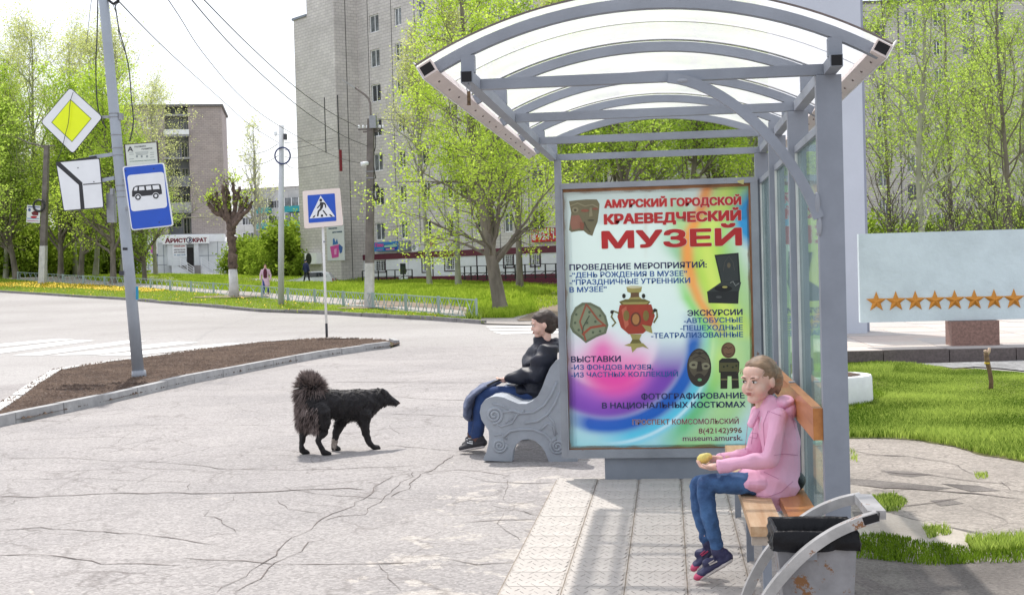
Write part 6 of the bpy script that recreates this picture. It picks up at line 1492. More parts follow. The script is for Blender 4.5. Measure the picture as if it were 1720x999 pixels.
# signs on the shop front
def board(name, label, px0, py0, px1, py1, y0, y1, m):
    a = A.hit(px0, py1, y0); b = A.hit(px1, py0, y0); t = thing(name, label, 'sign', (A.O.x, A.O.y, 0), rotz=A.rot)
    mb = MB(); mb.box((a[0], y0, a[1]), (b[0], y1, b[1])); lpart(mb, 'panel', m, t, 0.01); return t, a[0], b[0], a[1], b[1]
t, xa, xb, za, zb_ = board('shop_banner', 'blue and turquoise shop banner with pink lettering over the porch', 628.7, 405, 668.5, 422.5, -0.35, -0.25, mat('turquoise_banner', (0.02, 0.30, 0.55), 0.5, 0.3, 0.8, col2=(0.03, 0.12, 0.50)))
q = lambda fx, fz: (xa+(xb-xa)*fx, za+(zb_-za)*fz)
lpoly('field', [q(.42, .1), q(.96, .1), q(.96, .72), q(.42, .72)], (30, 60, 170), t, -0.37); lpoly('field', [q(.44, .38), q(.92, .40), q(.92, .66), q(.44, .64)], (170, 220, 190), t, -0.378); lpoly('field', [q(.5, .10), q(.86, .12), q(.86, .26), q(.5, .24)], (235, 150, 175), t, -0.378); lpoly('field', [q(.1, .12), q(.36, .12), q(.36, .22), q(.1, .22)], (190, 110, 190), t, -0.37)
ltext('Пиво', q(.06, 0)[0], q(.40, 0)[0], q(0, .5)[1], 0.28, ink((225, 90, 170)), -0.372, t, 0.03)
mb = MB(); a = A.hit(669.5, 421, -0.3); b = A.hit(685, 404, -0.3); mb.box((a[0], -0.32, a[1]), (b[0], -0.002, b[1])); lpart(mb, 'grey_box', M['steel'], tb_, 0.01)
a = A.hit(694, 422, -0.4); b = A.hit(700.5, 409, -0.4); ac2 = thing('air_conditioner', 'white air conditioner unit right of the turquoise shop banner', 'air conditioner', (A.O.x, A.O.y, 0), rotz=A.rot)
mb = MB(); mb.box((a[0], -0.5, a[1]), (b[0]+0.3, -0.003, b[1])); lpart(mb, 'case', M['pvc'], ac2, 0.02); mb = MB(); mb.tube([((a[0]+b[0])/2, -0.501, (a[1]+b[1])/2), ((a[0]+b[0])/2, -0.512, (a[1]+b[1])/2)], 0.22, 14); lpart(mb, 'fan_grille', M['steel'], ac2)
a = A.hit(722.5, 414.5, -0.2); b = A.hit(729.5, 403, -0.2)
lt = thing('wall_letters', 'large red letters half hidden by leaves above the shop', 'sign', (A.O.x, A.O.y, 0), rotz=A.rot)
rm = mat('red_letters', (0.50, 0.015, 0.03), 0.5)
step = (b[0]-a[0])*1.6
for k, ch in enumerate('ЯРМАРКА'[:1]): o_ = ltext(ch, a[0]+k*step, a[0]+k*step+(b[0]-a[0]), a[1], 0.52, rm, -0.2, lt, 0.03); o_.name = 'letter'
t, xa, xb, za, zb_ = board('red_banner', 'red banner with white phone lettering beside the poster lightbox', 893, 380, 965, 407, -0.18, -0.13, mat('banner_red', (0.60, 0.01, 0.02), 0.5, 0.05, 2))
zz = A.hit(893, 392, -0.18)[1]; ltext('СДАМ В АРЕНДУ', xa+0.10, xb+0.6-0.1, za+(zb_-za)*0.60, 0.36, M['signwhite'], -0.19, t, 0.02); ltext('8 924 11', xa+0.10, xa+(xb-xa)*0.62, za+(zb_-za)*0.16, 0.36, M['signwhite'], -0.19, t, 0.02)

# ---- right block facing the camera
B = Facade(1310, 128, (1.0, 0.03))
rb = thing('apartment_block', 'pale nine storey block behind the monument at the right edge', 'building', (B.O.x, B.O.y, 0), rotz=B.rot)
z80 = B.hit(1630, 65)[1]; spc = 2.78
zr = B.hit(1478, 6)[1]; xe0 = B.hit(1340, 300)[0]; xe1 = B.hit(1960, 300)[0]
holes = []; rr = random.Random(11)
px_cols = [1382, 1433, 1483, 1534, 1580, 1631, 1683, 1735, 1786, 1838]
for k, px in enumerate(px_cols):
    xc = B.hit(px, 260)[0]; ww = 1.25 if k % 2 else 0.95; shz = -1.35 if k == 2 else 0.0
    for f in range(-1, 9):
        zt_ = z80-spc*f+shz; zb0 = zt_-1.55
        if zt_ < zr-0.6 and zb0 > 1.0: holes.append((xc-ww/2, xc+ww/2, zb0, zt_))
# merge breakpoints cleanly by rounding
holes = [tuple(round(v, 3) for v in h) for h in holes]
mb = wall_grid(xe0, xe1, -0.5, zr, holes); lpart(mb, 'wall', M['bwall3'], rb)
mb = MB(); mb.box((xe0+0.02, 0.2, -0.5), (xe1, 12, zr-0.02)); lpart(mb, 'core', M['black'], rb)
mb = MB(); mb.box((xe0, -0.1, zr), (xe1, 12, zr+0.25)); lpart(mb, 'parapet', M['downpipe'], rb)
for h in holes: window(rb, *h, 0.1, split=rr.choice((1, 1, 2)), frame=rr.choice(('pvc', 'pvc', 'woodframe')), curtain=rr.random() < 0.5)
for px in (1512, 1660):
    xx = B.hit(px, 200)[0]; mb = MB(); mb.box((xx-0.06, -0.03, 0), (xx+0.06, 0.003, zr)); lpart(mb, 'seam', M['downpipe'], rb)

# ---- shop building on the left
D = Facade(382, 150, (-1.0, -0.16))
D = Facade(382, 150, (1.0, 0.16))
db_ = thing('shop_building', 'brown brick block with open loggias above a white shop', 'building', (D.O.x, D.O.y, 0), rotz=D.rot)
zt_ = D.hit(380, 179)[1]; zsh = D.hit(360, 394)[1]; lx0, lx1 = D.hit(279.5, 300)[0], D.hit(319, 300)[0]; xl = D.hit(110, 300)[0]
zg = terrain(D.O.x, D.O.y)
print('shop b', zt_, zsh, lx0, lx1, xl, zg)
mb = MB(); mb.box((lx1, 0.0, zsh), (0.0, 11, zt_)); lpart(mb, 'brick_wall', M['bwall2'], db_)
mb = MB(); mb.box((xl, 0.0, zsh), (lx0, 11, zt_)); lpart(mb, 'brick_wall', M['bwall2'], db_)
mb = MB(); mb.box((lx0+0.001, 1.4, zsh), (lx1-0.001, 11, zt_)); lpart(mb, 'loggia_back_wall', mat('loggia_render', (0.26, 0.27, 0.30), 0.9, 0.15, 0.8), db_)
mb = MB(); mb.box((xl-0.2, -0.25, zt_), (0.2, 11.1, zt_+0.25)); lpart(mb, 'parapet', M['downpipe'], db_)
slabs = [zt_-0.9]+[D.hit(300, y)[1] for y in (228, 266, 312, 356)]+[zsh+0.05]
for k, z in enumerate(slabs):
    mb = MB(); mb.box((lx0-0.1, -0.5 if k else -0.1, z-0.12), (lx1+0.1, 1.399, z+0.08)); lpart(mb, 'slab', M['concrete'], db_)
parm = [M['pvc'], None, mat('grey_corrugated', (0.22, 0.22, 0.24), 0.6, 0.3, 3, stretch=(6, 1, 0.1)), mat('old_bars', (0.40, 0.40, 0.38), 0.6), None]
for k, z in enumerate(slabs[1:5]):
    h_ = 0.55 if k == 0 else 0.95
    if k == 1: continue
    mb = MB(); mb.box((lx0-0.1, -0.56, z+0.08), (lx1+0.1, -0.5, z+0.08+h_)); lpart(mb, 'balcony_front', parm[k] or M['pvc'], db_)
for k, z in enumerate(slabs[1:]):
    x_ = lx0+(lx1-lx0)*0.62; window(db_, x_, x_+0.75, z+0.1, z+2.05, 1.33, split=1, frame='woodframe', name='balcony_door')
    window(db_, x_-1.5, x_-0.15, z+0.9, z+2.05, 1.33, split=1, frame='woodframe')
for px, r_ in ((255, 0), (225, 0), (190, 0), (150, 0)):
    for k in range(5):
        xx = D.hit(px, 300)[0]; z = slabs[1]+0.2-2.75*k
        if z > zsh: window(db_, xx-0.8, xx+0.8, z+0.6, z+2.0, -0.01, split=2)
# shop storey
M['shopw'] = mat('white_shop_panels', (0.70, 0.73, 0.75), 0.7, 0.08, 0.6)
zb1 = D.hit(360, 407)[1]
mb = MB(); mb.box((xl, -2.5, zg-1.0), (D.hit(383, 430)[0], -0.001, zb1)); lpart(mb, 'shop_wall', M['shopw'], db_)
x2 = D.hit(379, 400)[0]
mb = MB(); mb.box((xl, -2.62, zb1), (x2, -0.001, zsh-0.01)); lpart(mb, 'white_fascia', M['siding'], db_)
def DH(px, py, off=-2.5): return D.hit(px, py, off)
for px in (249, 264, 275, 350, 366): xx = DH(px, 430)[0]; mb = MB(); mb.box((xx-0.03, -2.515, zg), (xx+0.03, -2.499, zb1)); lpart(mb, 'panel_joint', M['steel'], db_)
for py, pxs in ((429.5, (264, 276)), (446, (235, 280)), (429.5, (335, 380)), (445, (362, 380))):
    a = DH(pxs[0], py); b = DH(pxs[1], py); mb = MB(); mb.box((a[0], -2.515, a[1]-0.03), (b[0], -2.499, a[1]+0.03)); lpart(mb, 'panel_joint', M['steel'], db_)
a = DH(281, 412, -3.6); b = DH(334, 455, -3.6); mb = MB(); 
mb.box((a[0], -3.6, DH(300, 446)[1]), (DH(313, 430, -3.6)[0], -2.501, DH(300, 409)[1])); lpart(mb, 'entrance_wall', M['shopw'], db_)
a = DH(325.5, 412, -3.6); b = DH(334, 446, -3.6); mb = MB(); mb.box((a[0], -3.6, b[1]), (b[0], -2.501, a[1]+0.2)); lpart(mb, 'entrance_wall', M['shopw'], db_)
a = DH(313.5, 416, -2.52); b = DH(325.5, 446, -2.52); mb = MB(); mb.box((a[0], -2.56, b[1]), (b[0], -2.502, a[1])); lpart(mb, 'doorway', mat('dim_doorway', (0.07, 0.065, 0.065), 0.8), db_)
# porch and stairs
zf = DH(320, 446, -3.6)[1]; xa_, xb_ = DH(289, 440, -4.0)[0], DH(337, 440, -4.0)[0]
mb = MB(); mb.box((xa_, -4.4, zg-1), (xb_, -2.502, zf)); lpart(mb, 'porch', mat('porch_grey', (0.25, 0.235, 0.23), 0.8, 0.1, 2), db_)
mb = MB(); xs_ = DH(325, 459, -4.0)[0]; zq = DH(325, 459, -4)[1]
mb.hexa([(xa_, -4.6, zg-1), (xs_, -4.6, zg-1), (xs_, -4.402, zg-1), (xa_, -4.402, zg-1), (xa_, -4.6, zf+0.3), (xs_, -4.6, zq), (xs_, -4.402, zq), (xa_, -4.402, zf+0.3)]); lpart(mb, 'stair_cheek', M['shopw'], db_)
xt_ = DH(361, 458, -4.0)[0]
mb = MB(); mb.hexa([(xb_, -4.2, zg-1), (xt_, -4.2, zg-1), (xt_, -3.3, zg-1), (xb_, -3.3, zg-1), (xb_, -4.2, zf), (xt_, -4.2, zg-0.2), (xt_, -3.3, zg-0.2), (xb_, -3.3, zf)]); lpart(mb, 'stair_flight', M['signwhite'], db_)
st = thing('stair_railing', 'white stair railing left of the shop doorway', 'railing', (D.O.x, D.O.y, 0), rotz=D.rot)
st2 = thing('stair_railing', 'white stair railing descending right of the shop doorway', 'railing', (D.O.x, D.O.y, 0), rotz=D.rot)
for par, (p0, p1), y in ((st, ((303, 433), (325.5, 449)), -4.65), (st2, ((338, 432), (361, 447)), -4.25)):
    a = DH(*p0, y); b = DH(*p1, y)
    for dz in (0, -0.28, -0.55, -0.85): mb = MB(); mb.beam((a[0], y, a[1]+dz), (b[0], y, b[1]+dz), 0.05, 0.06); lpart(mb, 'railing_bar', M['signwhite'], par)
    for f in (0, 0.5, 1): q_ = Vector((a[0], y, a[1])).lerp(Vector((b[0], y, b[1])), f); mb = MB(); mb.box((q_.x-0.04, y-0.04, q_.z-1.0), (q_.x+0.04, y+0.04, q_.z+0.02)); lpart(mb, 'railing_post', M['signwhite'], par)
a = DH(291, 433, -4.65); b = DH(303, 445, -4.65)
for dz in (0, 0.3, 0.6, 0.85): mb = MB(); mb.beam((a[0], -4.65, a[1]-dz), (b[0], -4.65, a[1]-dz), 0.05, 0.05); lpart(mb, 'railing_bar', M['signwhite'], st)
# name board
sb = thing('shop_sign', 'white name board with dark red letters over the shop door', 'sign', (D.O.x, D.O.y, 0), rotz=D.rot)
a = DH(273, 409.5, -3.8); b = DH(350.5, 394.5, -3.8); zA = DH(312, 409.5, -3.8)[1]; zB = DH(312, 396.5, -3.8)[1]
mb = MB(); mb.box((a[0], -3.8, zA), (b[0], -2.63, zB)); lpart(mb, 'board', M['pvc'], sb, 0.02)
M['redl'] = mat('dark_red_letters', (0.17, 0.01, 0.03), 0.5)
xx0 = DH(277.5, 403, -3.8)[0]; xx1 = DH(347, 403, -3.8)[0]; Lw = (xx1-xx0)
hh = (zB-zA)
def seg(s_, f0, f1, cap=0.50, dz=0.20): ltext(s_, xx0+Lw*f0, xx0+Lw*f1, zA+hh*dz, hh*cap, M['redl'], -3.815, sb, 0.035)
seg('А', 0.0, 0.115, 0.62, 0.16); seg('РИСТ', 0.13, 0.505); seg('КРАТ', 0.675, 1.0)
cx_ = xx0+Lw*0.585; cz_ = zA+hh*0.47; R_ = hh*0.36
mb = MB(); mb.tube([(cx_+R_*math.cos(k*2*PI/24), -3.82, cz_+R_*math.sin(k*2*PI/24)) for k in range(25)], R_*0.14, 5); lpart(mb, 'letter_ring', mat('navy_ring', (0.03, 0.03, 0.09), 0.5), sb)
lpoly('emblem', [(cx_-R_*.5, cz_-R_*.5), (cx_+R_*.2, cz_-R_*.7), (cx_+R_*.6, cz_), (cx_+R_*.3, cz_+R_*.7), (cx_-R_*.2, cz_+R_*.6), (cx_, cz_)], (40, 40, 90), sb, -3.815)
pn_ = thing('shop_notice', 'white notice with lines of small red text left of the doorway', 'sign', (D.O.x, D.O.y, 0), rotz=D.rot)
a = DH(290, 432, -3.64); b = DH(313, 410.5, -3.64); mb = MB(); mb.box((a[0], -3.64, a[1]), (b[0], -3.602, b[1])); lpart(mb, 'panel', M['siding'], pn_)
for k, (s_, f, c) in enumerate((('НОВЫЙ ДОМ', 0.86, (190, 90, 90)), ('МУЖСКАЯ', 0.58, (120, 110, 120)), ('ДЛЯ ЖЕНЩИН', 0.38, (120, 110, 120)), ('И ДЕТЕЙ', 0.16, (130, 160, 190)))):
    ltext(s_, a[0]+(b[0]-a[0])*0.12, a[0]+(b[0]-a[0])*0.9, a[1]+(b[1]-a[1])*f-0.05, 0.13, ink(c), -3.655, pn_, 0.01)
po = thing('shop_poster', 'square poster with pink and blue figures beside the shop path', 'poster', (D.O.x, D.O.y, 0), rotz=D.rot)
a = DH(244, 430, -2.6); b = DH(264.5, 408, -2.6); mb = MB(); mb.box((a[0], -2.6, a[1]), (b[0], -2.52, b[1])); lpart(mb, 'panel', M['pvc'], po)
q = lambda fx, fz: (a[0]+(b[0]-a[0])*fx, a[1]+(b[1]-a[1])*fz)
lpoly('picture', [q(0, 0), q(1, 0), q(1, .14), q(0, .14)], (40, 40, 110), po, -2.61); lpoly('picture', [q(.45, .82), q(.9, .8), q(.92, .55), q(.5, .5)], (220, 110, 185), po, -2.61); lpoly('picture', [q(.4, .5), q(.85, .5), q(.8, .18), q(.45, .2)], (200, 100, 180), po, -2.612); lpoly('picture', [q(.02, .6), q(.4, .7), q(.42, .52), q(.05, .45)], (40, 110, 170), po, -2.61)

# ---- far panel block with turquoise balconies
Ef = Facade(515, 235, (1.0, -0.45))
fb = thing('apartment_block', 'far pale panel block with turquoise balconies behind the grey pole', 'building', (Ef.O.x, Ef.O.y, 0), rotz=Ef.rot)
M['panelw'] = brickmat('pale_panel_wall', (0.60, 0.60, 0.575), (0.55, 0.55, 0.53), (0.42, 0.42, 0.41), 3.2, 2.75, 0.06)
M['turq'] = mat('turquoise_balcony', (0.02, 0.30, 0.32), 0.6, 0.1, 2)
zr2 = Ef.hit(512, 312)[1]; xl2 = Ef.hit(395, 380)[0]
mb = MB(); mb.box((xl2, 0, -1), (3, 12, zr2)); lpart(mb, 'wall', M['panelw'], fb)
mb = MB(); y0, y1 = -0.5, 12.5
mb.hexa([(xl2-0.4, y0, zr2), (3.4, y0, zr2), (3.4, y1, zr2), (xl2-0.4, y1, zr2), (xl2+3, 6-0.2, zr2+1.9), (3.0, 6-0.2, zr2+1.9), (3.0, 6.2, zr2+1.9), (xl2+3, 6.2, zr2+1.9)]); lpart(mb, 'roof', mat('pale_roof_sheet', (0.50, 0.50, 0.52), 0.5), fb)
for px in (493, 506): xx = Ef.hit(px, 310)[0]; mb = MB(); mb.box((xx-0.6, 4, zr2+0.8), (xx+0.6, 5.2, zr2+2.6)); lpart(mb, 'chimney', mat('dark_blue_vent', (0.05, 0.06, 0.14), 0.6), fb)
for xi, (pxa, pxb) in enumerate(((429, 451), (479, 515))):
    xa_ = Ef.hit(pxa, 360, -1)[0]; xb_ = Ef.hit(pxb, 360, -1)[0]
    for k in range(5):
        zf_ = Ef.hit(480, 347)[1]+2.75*(1-k)-0.0
        if zf_ > zr2-2 or zf_ < 1: continue
        mb = MB(); mb.box((xa_, -1.2, zf_-1.05), (xb_, -0.001, zf_)); bl_ = lpart(mb, 'balcony', M['turq'], fb)
        mb = MB(); mb.box((xa_+0.05, -1.1, zf_+0.001), (xb_-0.05, -0.002, zf_+1.45)); lpart(mb, 'balcony_glazing', M['curtain'], bl_)
        n = max(2, int((xb_-xa_)/1.2))
        mb = MB()
        for j in range(n+1): xx = xa_+(xb_-xa_)*j/n; mb.box((xx-0.06, -1.16, zf_+0.001), (xx+0.06, -1.101, zf_+1.45))
        lpart(mb, 'balcony_frame', M['pvc'], bl_)['kind'] = 'stuff'
for px in (412, 420, 461, 470):
    for k in range(5):
        zt_ = Ef.hit(480, 347)[1]+1.2-2.75*(k-1)
        if zt_ < zr2-0.2 and zt_ > 3: xx = Ef.hit(px, 360)[0]; window(fb, xx-0.7, xx+0.7, zt_-1.4, zt_, -0.03, split=1)
mb = MB(); a = Ef.hit(398, 402, -3)
# low brick outbuilding behind the pollarded tree
Fo = Facade(440, 175, (1.0, 0.1)); ob = thing('brick_outbuilding', 'low dark brick building behind the pollarded tree', 'building', (Fo.O.x, Fo.O.y, 0), rotz=Fo.rot)
zo = Fo.hit(430, 405)[1]; xo0 = Fo.hit(384, 420)[0]; mb = MB(); mb.box((xo0, 0, 0), (0.0, 8, zo)); lpart(mb, 'wall', brickmat('dark_brown_brick', (0.20, 0.13, 0.105), (0.15, 0.10, 0.085), (0.12, 0.1, 0.09)), ob)
mb = MB(); mb.box((xo0-0.2, -0.2, zo), (0.2, 8, zo+0.2)); lpart(mb, 'roof', M['downpipe'], ob)
# ------------------------------------------------------------------ vegetation
def tubes_np(P, R, n=5):
    """P (N,K,3) polylines, R (N,K) radii -> verts, quads"""
    Nn, K, _ = P.shape
    T = np.empty_like(P); T[:, 1:-1] = P[:, 2:]-P[:, :-2]; T[:, 0] = P[:, 1]-P[:, 0]; T[:, -1] = P[:, -1]-P[:, -2]
    T /= np.linalg.norm(T, axis=2, keepdims=True)+1e-9
    ref = np.where(np.abs(T[:, :1, 2:3]) > 0.9, np.array([1., 0, 0]), np.array([0., 0, 1.])); ref = np.broadcast_to(ref, T.shape)
    U = np.cross(T, ref); U /= np.linalg.norm(U, axis=2, keepdims=True)+1e-9; W_ = np.cross(T, U)
    a = np.arange(n)*2*PI/n
    V = P[:, :, None]+(U[:, :, None]*np.cos(a)[None, None, :, None]+W_[:, :, None]*np.sin(a)[None, None, :, None])*R[:, :, None, None]
    idx = np.arange(Nn*K*n).reshape(Nn, K, n)
    A_ = idx[:, :-1]; B_ = idx[:, 1:]
    F = np.stack([A_, np.roll(A_, -1, 2), np.roll(B_, -1, 2), B_], -1).reshape(-1, 4)
    return V.reshape(-1, 3), F
def children_np(P, R, L, cnt, rs, tmin, tmax, ang, ratio, up, K=5, lenvar=0.35, profile=None):
    """cnt children per parent polyline"""
    Nn, Kp, _ = P.shape
    pi = np.repeat(np.arange(Nn), cnt); M_ = len(pi)
    t = rs.uniform(tmin, tmax, M_); f = t*(Kp-1); i = np.minimum(f.astype(int), Kp-2); fr = (f-i)[:, None]
    p0 = P[pi, i]*(1-fr)+P[pi, i+1]*fr; tg = P[pi, i+1]-P[pi, i]; tg /= np.linalg.norm(tg, axis=1, keepdims=True)+1e-9
    r0 = R[pi, i]*(1-fr[:, 0])+R[pi, i+1]*fr[:, 0]
    rnd_ = rs.normal(size=(M_, 3)); ax = rnd_-tg*(rnd_*tg).sum(1, keepdims=True); ax /= np.linalg.norm(ax, axis=1, keepdims=True)+1e-9
    a = np.radians(ang[0]+(ang[1]-ang[0])*rs.rand(M_))[:, None]
    d = tg*np.cos(a)+ax*np.sin(a); d[:, 2] += up; d /= np.linalg.norm(d, axis=1, keepdims=True)
    ln = L[pi]*ratio*(1+lenvar*rs.uniform(-1, 1, M_))
    if profile is not None: ln = ln*profile(t)
    return branch_np(p0, d, ln, r0*0.62, rs, up, K)
def branch_np(p0, d, ln, r0, rs, up, K=5, wob=0.16, tip=0.15):
    M_ = len(p0); pts = np.zeros((M_, K, 3)); pts[:, 0] = p0; dd = d.copy()
    for k in range(1, K):
        dd = dd+rs.normal(size=(M_, 3))*wob; dd[:, 2] += up*0.22; dd /= np.linalg.norm(dd, axis=1, keepdims=True)
        pts[:, k] = pts[:, k-1]+dd*(ln/(K-1))[:, None]
    rad = r0[:, None]*np.linspace(1, tip, K)[None]
    return pts, rad, ln
def leaves_np(P, cnt, size, spread, rs, droop=0.0):
    """rhomb leaves round the twigs"""
    Nn, K, _ = P.shape; pi = np.repeat(np.arange(Nn), cnt); M_ = len(pi)
    t = rs.uniform(0.15, 1.0, M_)*(K-1); i = np.minimum(t.astype(int), K-2); fr = (t-i)[:, None]
    c = P[pi, i]*(1-fr)+P[pi, i+1]*fr+rs.normal(size=(M_, 3))*spread
    u = rs.normal(size=(M_, 3)); u[:, 2] *= 0.7; u /= np.linalg.norm(u, axis=1, keepdims=True)
    w_ = np.cross(u, rs.normal(size=(M_, 3))); w_ /= np.linalg.norm(w_, axis=1, keepdims=True)+1e-9
    s = size*rs.uniform(0.55, 1.3, M_)[:, None]
    V = np.stack([c-u*s*0.6, c+w_*s*0.38, c+u*s*0.6, c-w_*s*0.38], 1).reshape(-1, 3)
    F = np.arange(M_*4).reshape(M_, 4)
    tw = rs.rand(Nn)[pi]; r_ = np.clip(0.55*tw+0.45*rs.rand(M_), 0, 1)
    return V, F, np.repeat(r_, 4)
M['leaf_bright'] = leafmat('young_bright_leaves', (0.38, 0.54, 0.05), (0.70, 0.86, 0.16), 0.58)
M['leaf_pale'] = leafmat('thin_pale_leaves', (0.50, 0.56, 0.16), (0.78, 0.82, 0.36), 0.58)
M['leaf_mid'] = leafmat('fresh_green_leaves', (0.33, 0.48, 0.06), (0.62, 0.78, 0.17), 0.58)
M['leaf_bush'] = leafmat('bush_leaves', (0.17, 0.27, 0.025), (0.40, 0.52, 0.07), 0.5)
M['leaf_brown'] = leafmat('brownish_buds', (0.20, 0.12, 0.06), (0.34, 0.26, 0.12), 0.3)
M['bark'] = mat('grey_brown_bark', (0.22, 0.19, 0.155), 0.95, 0.25, 3, bump=0.01, bscale=12, stretch=(1, 1, 0.3))
M['bark_pale'] = mat('pale_green_grey_bark', (0.36, 0.36, 0.27), 0.9, 0.2, 2.5, bump=0.006, bscale=12, stretch=(1, 1, 0.4))
M['bark_dark'] = mat('dark_bark', (0.10, 0.085, 0.075), 0.95, 0.25, 3, bump=0.01, bscale=12)
def tree_meshes(seed, trunk, r0, lr_=0.62, limbs=26, L1=3.0, h0=0.2, ang=(38, 70), up=0.35, n2=7, n3=5, leaves=14, lsize=0.12, lspread=0.16, rtop=0.12, prof=None, base=(0, 0, 0), sides=6, twig=0.5, h1=0.98):
    rs = np.random.RandomState(seed); base = np.array(base, float)
    T = np.array([list(p) for p in trunk], float)-base
    # smooth resample trunk
    tt = np.linspace(0, 1, len(T)); q = np.linspace(0, 1, 14); Tr = np.stack([np.interp(q, tt, T[:, k]) for k in range(3)], 1)
    Tr[1:-1] = (Tr[:-2]+2*Tr[1:-1]+Tr[2:])/4
    Rt = (r0*np.linspace(1, rtop, 14)); Rt[0] *= 1.25
    prof = prof or (lambda t: 1.0-0.62*np.clip((t-h0)/(1-h0), 0, 1)**1.3)
    P1, R1, L1_ = children_np(Tr[None], Rt[None], np.array([L1]), limbs, rs, h0, h1, ang, 1.0, up, 7, 0.25, prof)
    R1 = R1*(lr_/0.62)
    P2, R2, L2_ = children_np(P1, R1, L1_, n2, rs, 0.25, 1.0, (25, 60), 0.46, up*0.5, 5)
    P3, R3, L3_ = children_np(P2, R2, L2_, n3, rs, 0.3, 1.0, (25, 65), twig, up*0.3, 4)
    parts_ = [tubes_np(Tr[None], Rt[None], 9), tubes_np(P1, np.maximum(R1, 0.012), 5), tubes_np(P2, np.maximum(R2, 0.007), 4), tubes_np(P3, np.maximum(R3, 0.005), 3)]
    V = []; F = []; o = 0
    for v, f in parts_: V.append(v); F.append(f+o); o += len(v)
    tm = fastmesh('trunk', np.vstack(V), np.vstack(F))
    tm.polygons.foreach_set('use_smooth', [True]*len(tm.polygons))
    lv, lf, lr = leaves_np(np.concatenate([P3, P2[:, 1:]], 0), leaves, lsize, lspread, rs)
    cm = fastmesh('crown', lv, lf, {'rnd': ('FLOAT', lr)})
    return tm, cm
def add_tree(name, label, pos, tm, cm, bark, leaf, group, scale=1.0, rotz=0.0, sz=None):
    t = thing(name, label, 'tree', tuple(pos), group, rotz); t.scale = (scale, scale, sz or scale)
    a = link('trunk', tm, None, t); b = link('crown', cm, None, t)
    if not tm.materials: tm.materials.append(bark)
    if not cm.materials: cm.materials.append(leaf)
    return t
# the big tree in the middle
bA = G(842, 527); YA_ = bA.y
trk = [bA-Vector((0, 0, 0.1))]+[atY(x, y, YA_) for x, y in ((836, 490), (826, 440), (818, 390), (806, 320), (795, 250), (786, 160), (778, 60), (773, -30))]
tm, cm = tree_meshes(11, trk, 0.27, lr_=0.34, limbs=46, L1=3.5, h0=0.22, ang=(38, 80), up=0.16, n2=8, n3=5, leaves=15, lsize=0.082, lspread=0.15, base=bA, rtop=0.2)
add_tree('poplar_tree', 'big bright yellow-green tree with leaning trunk left of the shelter', bA, tm, cm, M['bark'], M['leaf_bright'], None)
# variants for the belts of trees
def straight(H, seed, lean=0.0):
    rs = np.random.RandomState(seed); p = np.zeros((8, 3)); p[:, 2] = np.linspace(0, H, 8); p[:, 0] = np.cumsum(rs.normal(size=8)*H*0.008)+np.linspace(0, lean, 8); p[:, 1] = np.cumsum(rs.normal(size=8)*H*0.008); p[:, :2] -= p[0, :2]; return p
var = []
for k, (H, L1, nl, lv) in enumerate(((17, 2.9, 44, 10), (18, 3.2, 46, 10), (16, 3.0, 40, 10))):
    var.append(tree_meshes(30+k, straight(H, k), 0.20, limbs=nl, L1=L1, h0=0.24, ang=(35, 75), up=0.3, n2=7, n3=4, leaves=lv, lsize=0.135, lspread=0.22))
vpale = [tree_meshes(50+k, straight(H, 40+k), 0.17, limbs=nl, L1=L1, h0=0.42, ang=(28, 62), up=0.4, n2=6, n3=4, leaves=lv, lsize=0.10, lspread=0.22) for k, (H, L1, nl, lv) in enumerate(((17, 2.8, 40, 7), (16, 3.0, 38, 7)))]
gM = 'trees in front of the tall apartment block'
belt = [  # px base, D, variant, scale, label, palette
 (873, 72, 0, 1.0, 'pale-trunked tree right of the big leaning tree by the shops'),
 (770, 80, 3, 1.05, 'thin sparse tree standing tall above the red shop letters'),
 (722, 84, 4, 1.0, 'leftmost thin pale tree against the tall block'),
 (945, 84, 3, 1.0, 'tall thin tree behind the left post of the lightbox'),
 (962, 62, 1, 0.9, 'tree seen just left of the lightbox top edge'),
 (1010, 74, 0, 1.0, 'tree whose leaning trunk shows above the lightbox left corner'),
 (1058, 60, 2, 1.0, 'tree above the poster heading, left of its centre'),
 (1105, 72, 1, 1.0, 'tree behind the shelter above the middle of the poster'),
 (1160, 62, 0, 0.95, 'tree seen through the back of the shelter, right of centre'),
 (1212, 70, 2, 1.05, 'tree behind the upper right corner of the lightbox'),
 (1262, 64, 1, 0.9, 'tree behind the rear shelter posts'),
 (1310, 78, 3, 0.9, 'thin tree topping out between the shelter roof and the pylon')]
palette = [M['leaf_mid'], M['leaf_bright'], M['leaf_mid'], M['leaf_pale'], M['leaf_pale']]
allv = var+vpale; barks = [M['bark'], M['bark_pale'], M['bark'], M['bark_pale'], M['bark_pale']]
rr = random.Random(21)
for px, D_, v, s_, lab in belt:
    q = atD(px, 480, D_); q = Vector((q.x, q.y, terrain(q.x, q.y)-0.05))
    add_tree('street_tree', lab, q, *allv[v], barks[v], palette[v], gM, s_*rr.uniform(0.95, 1.05), rr.uniform(0, 6.28))
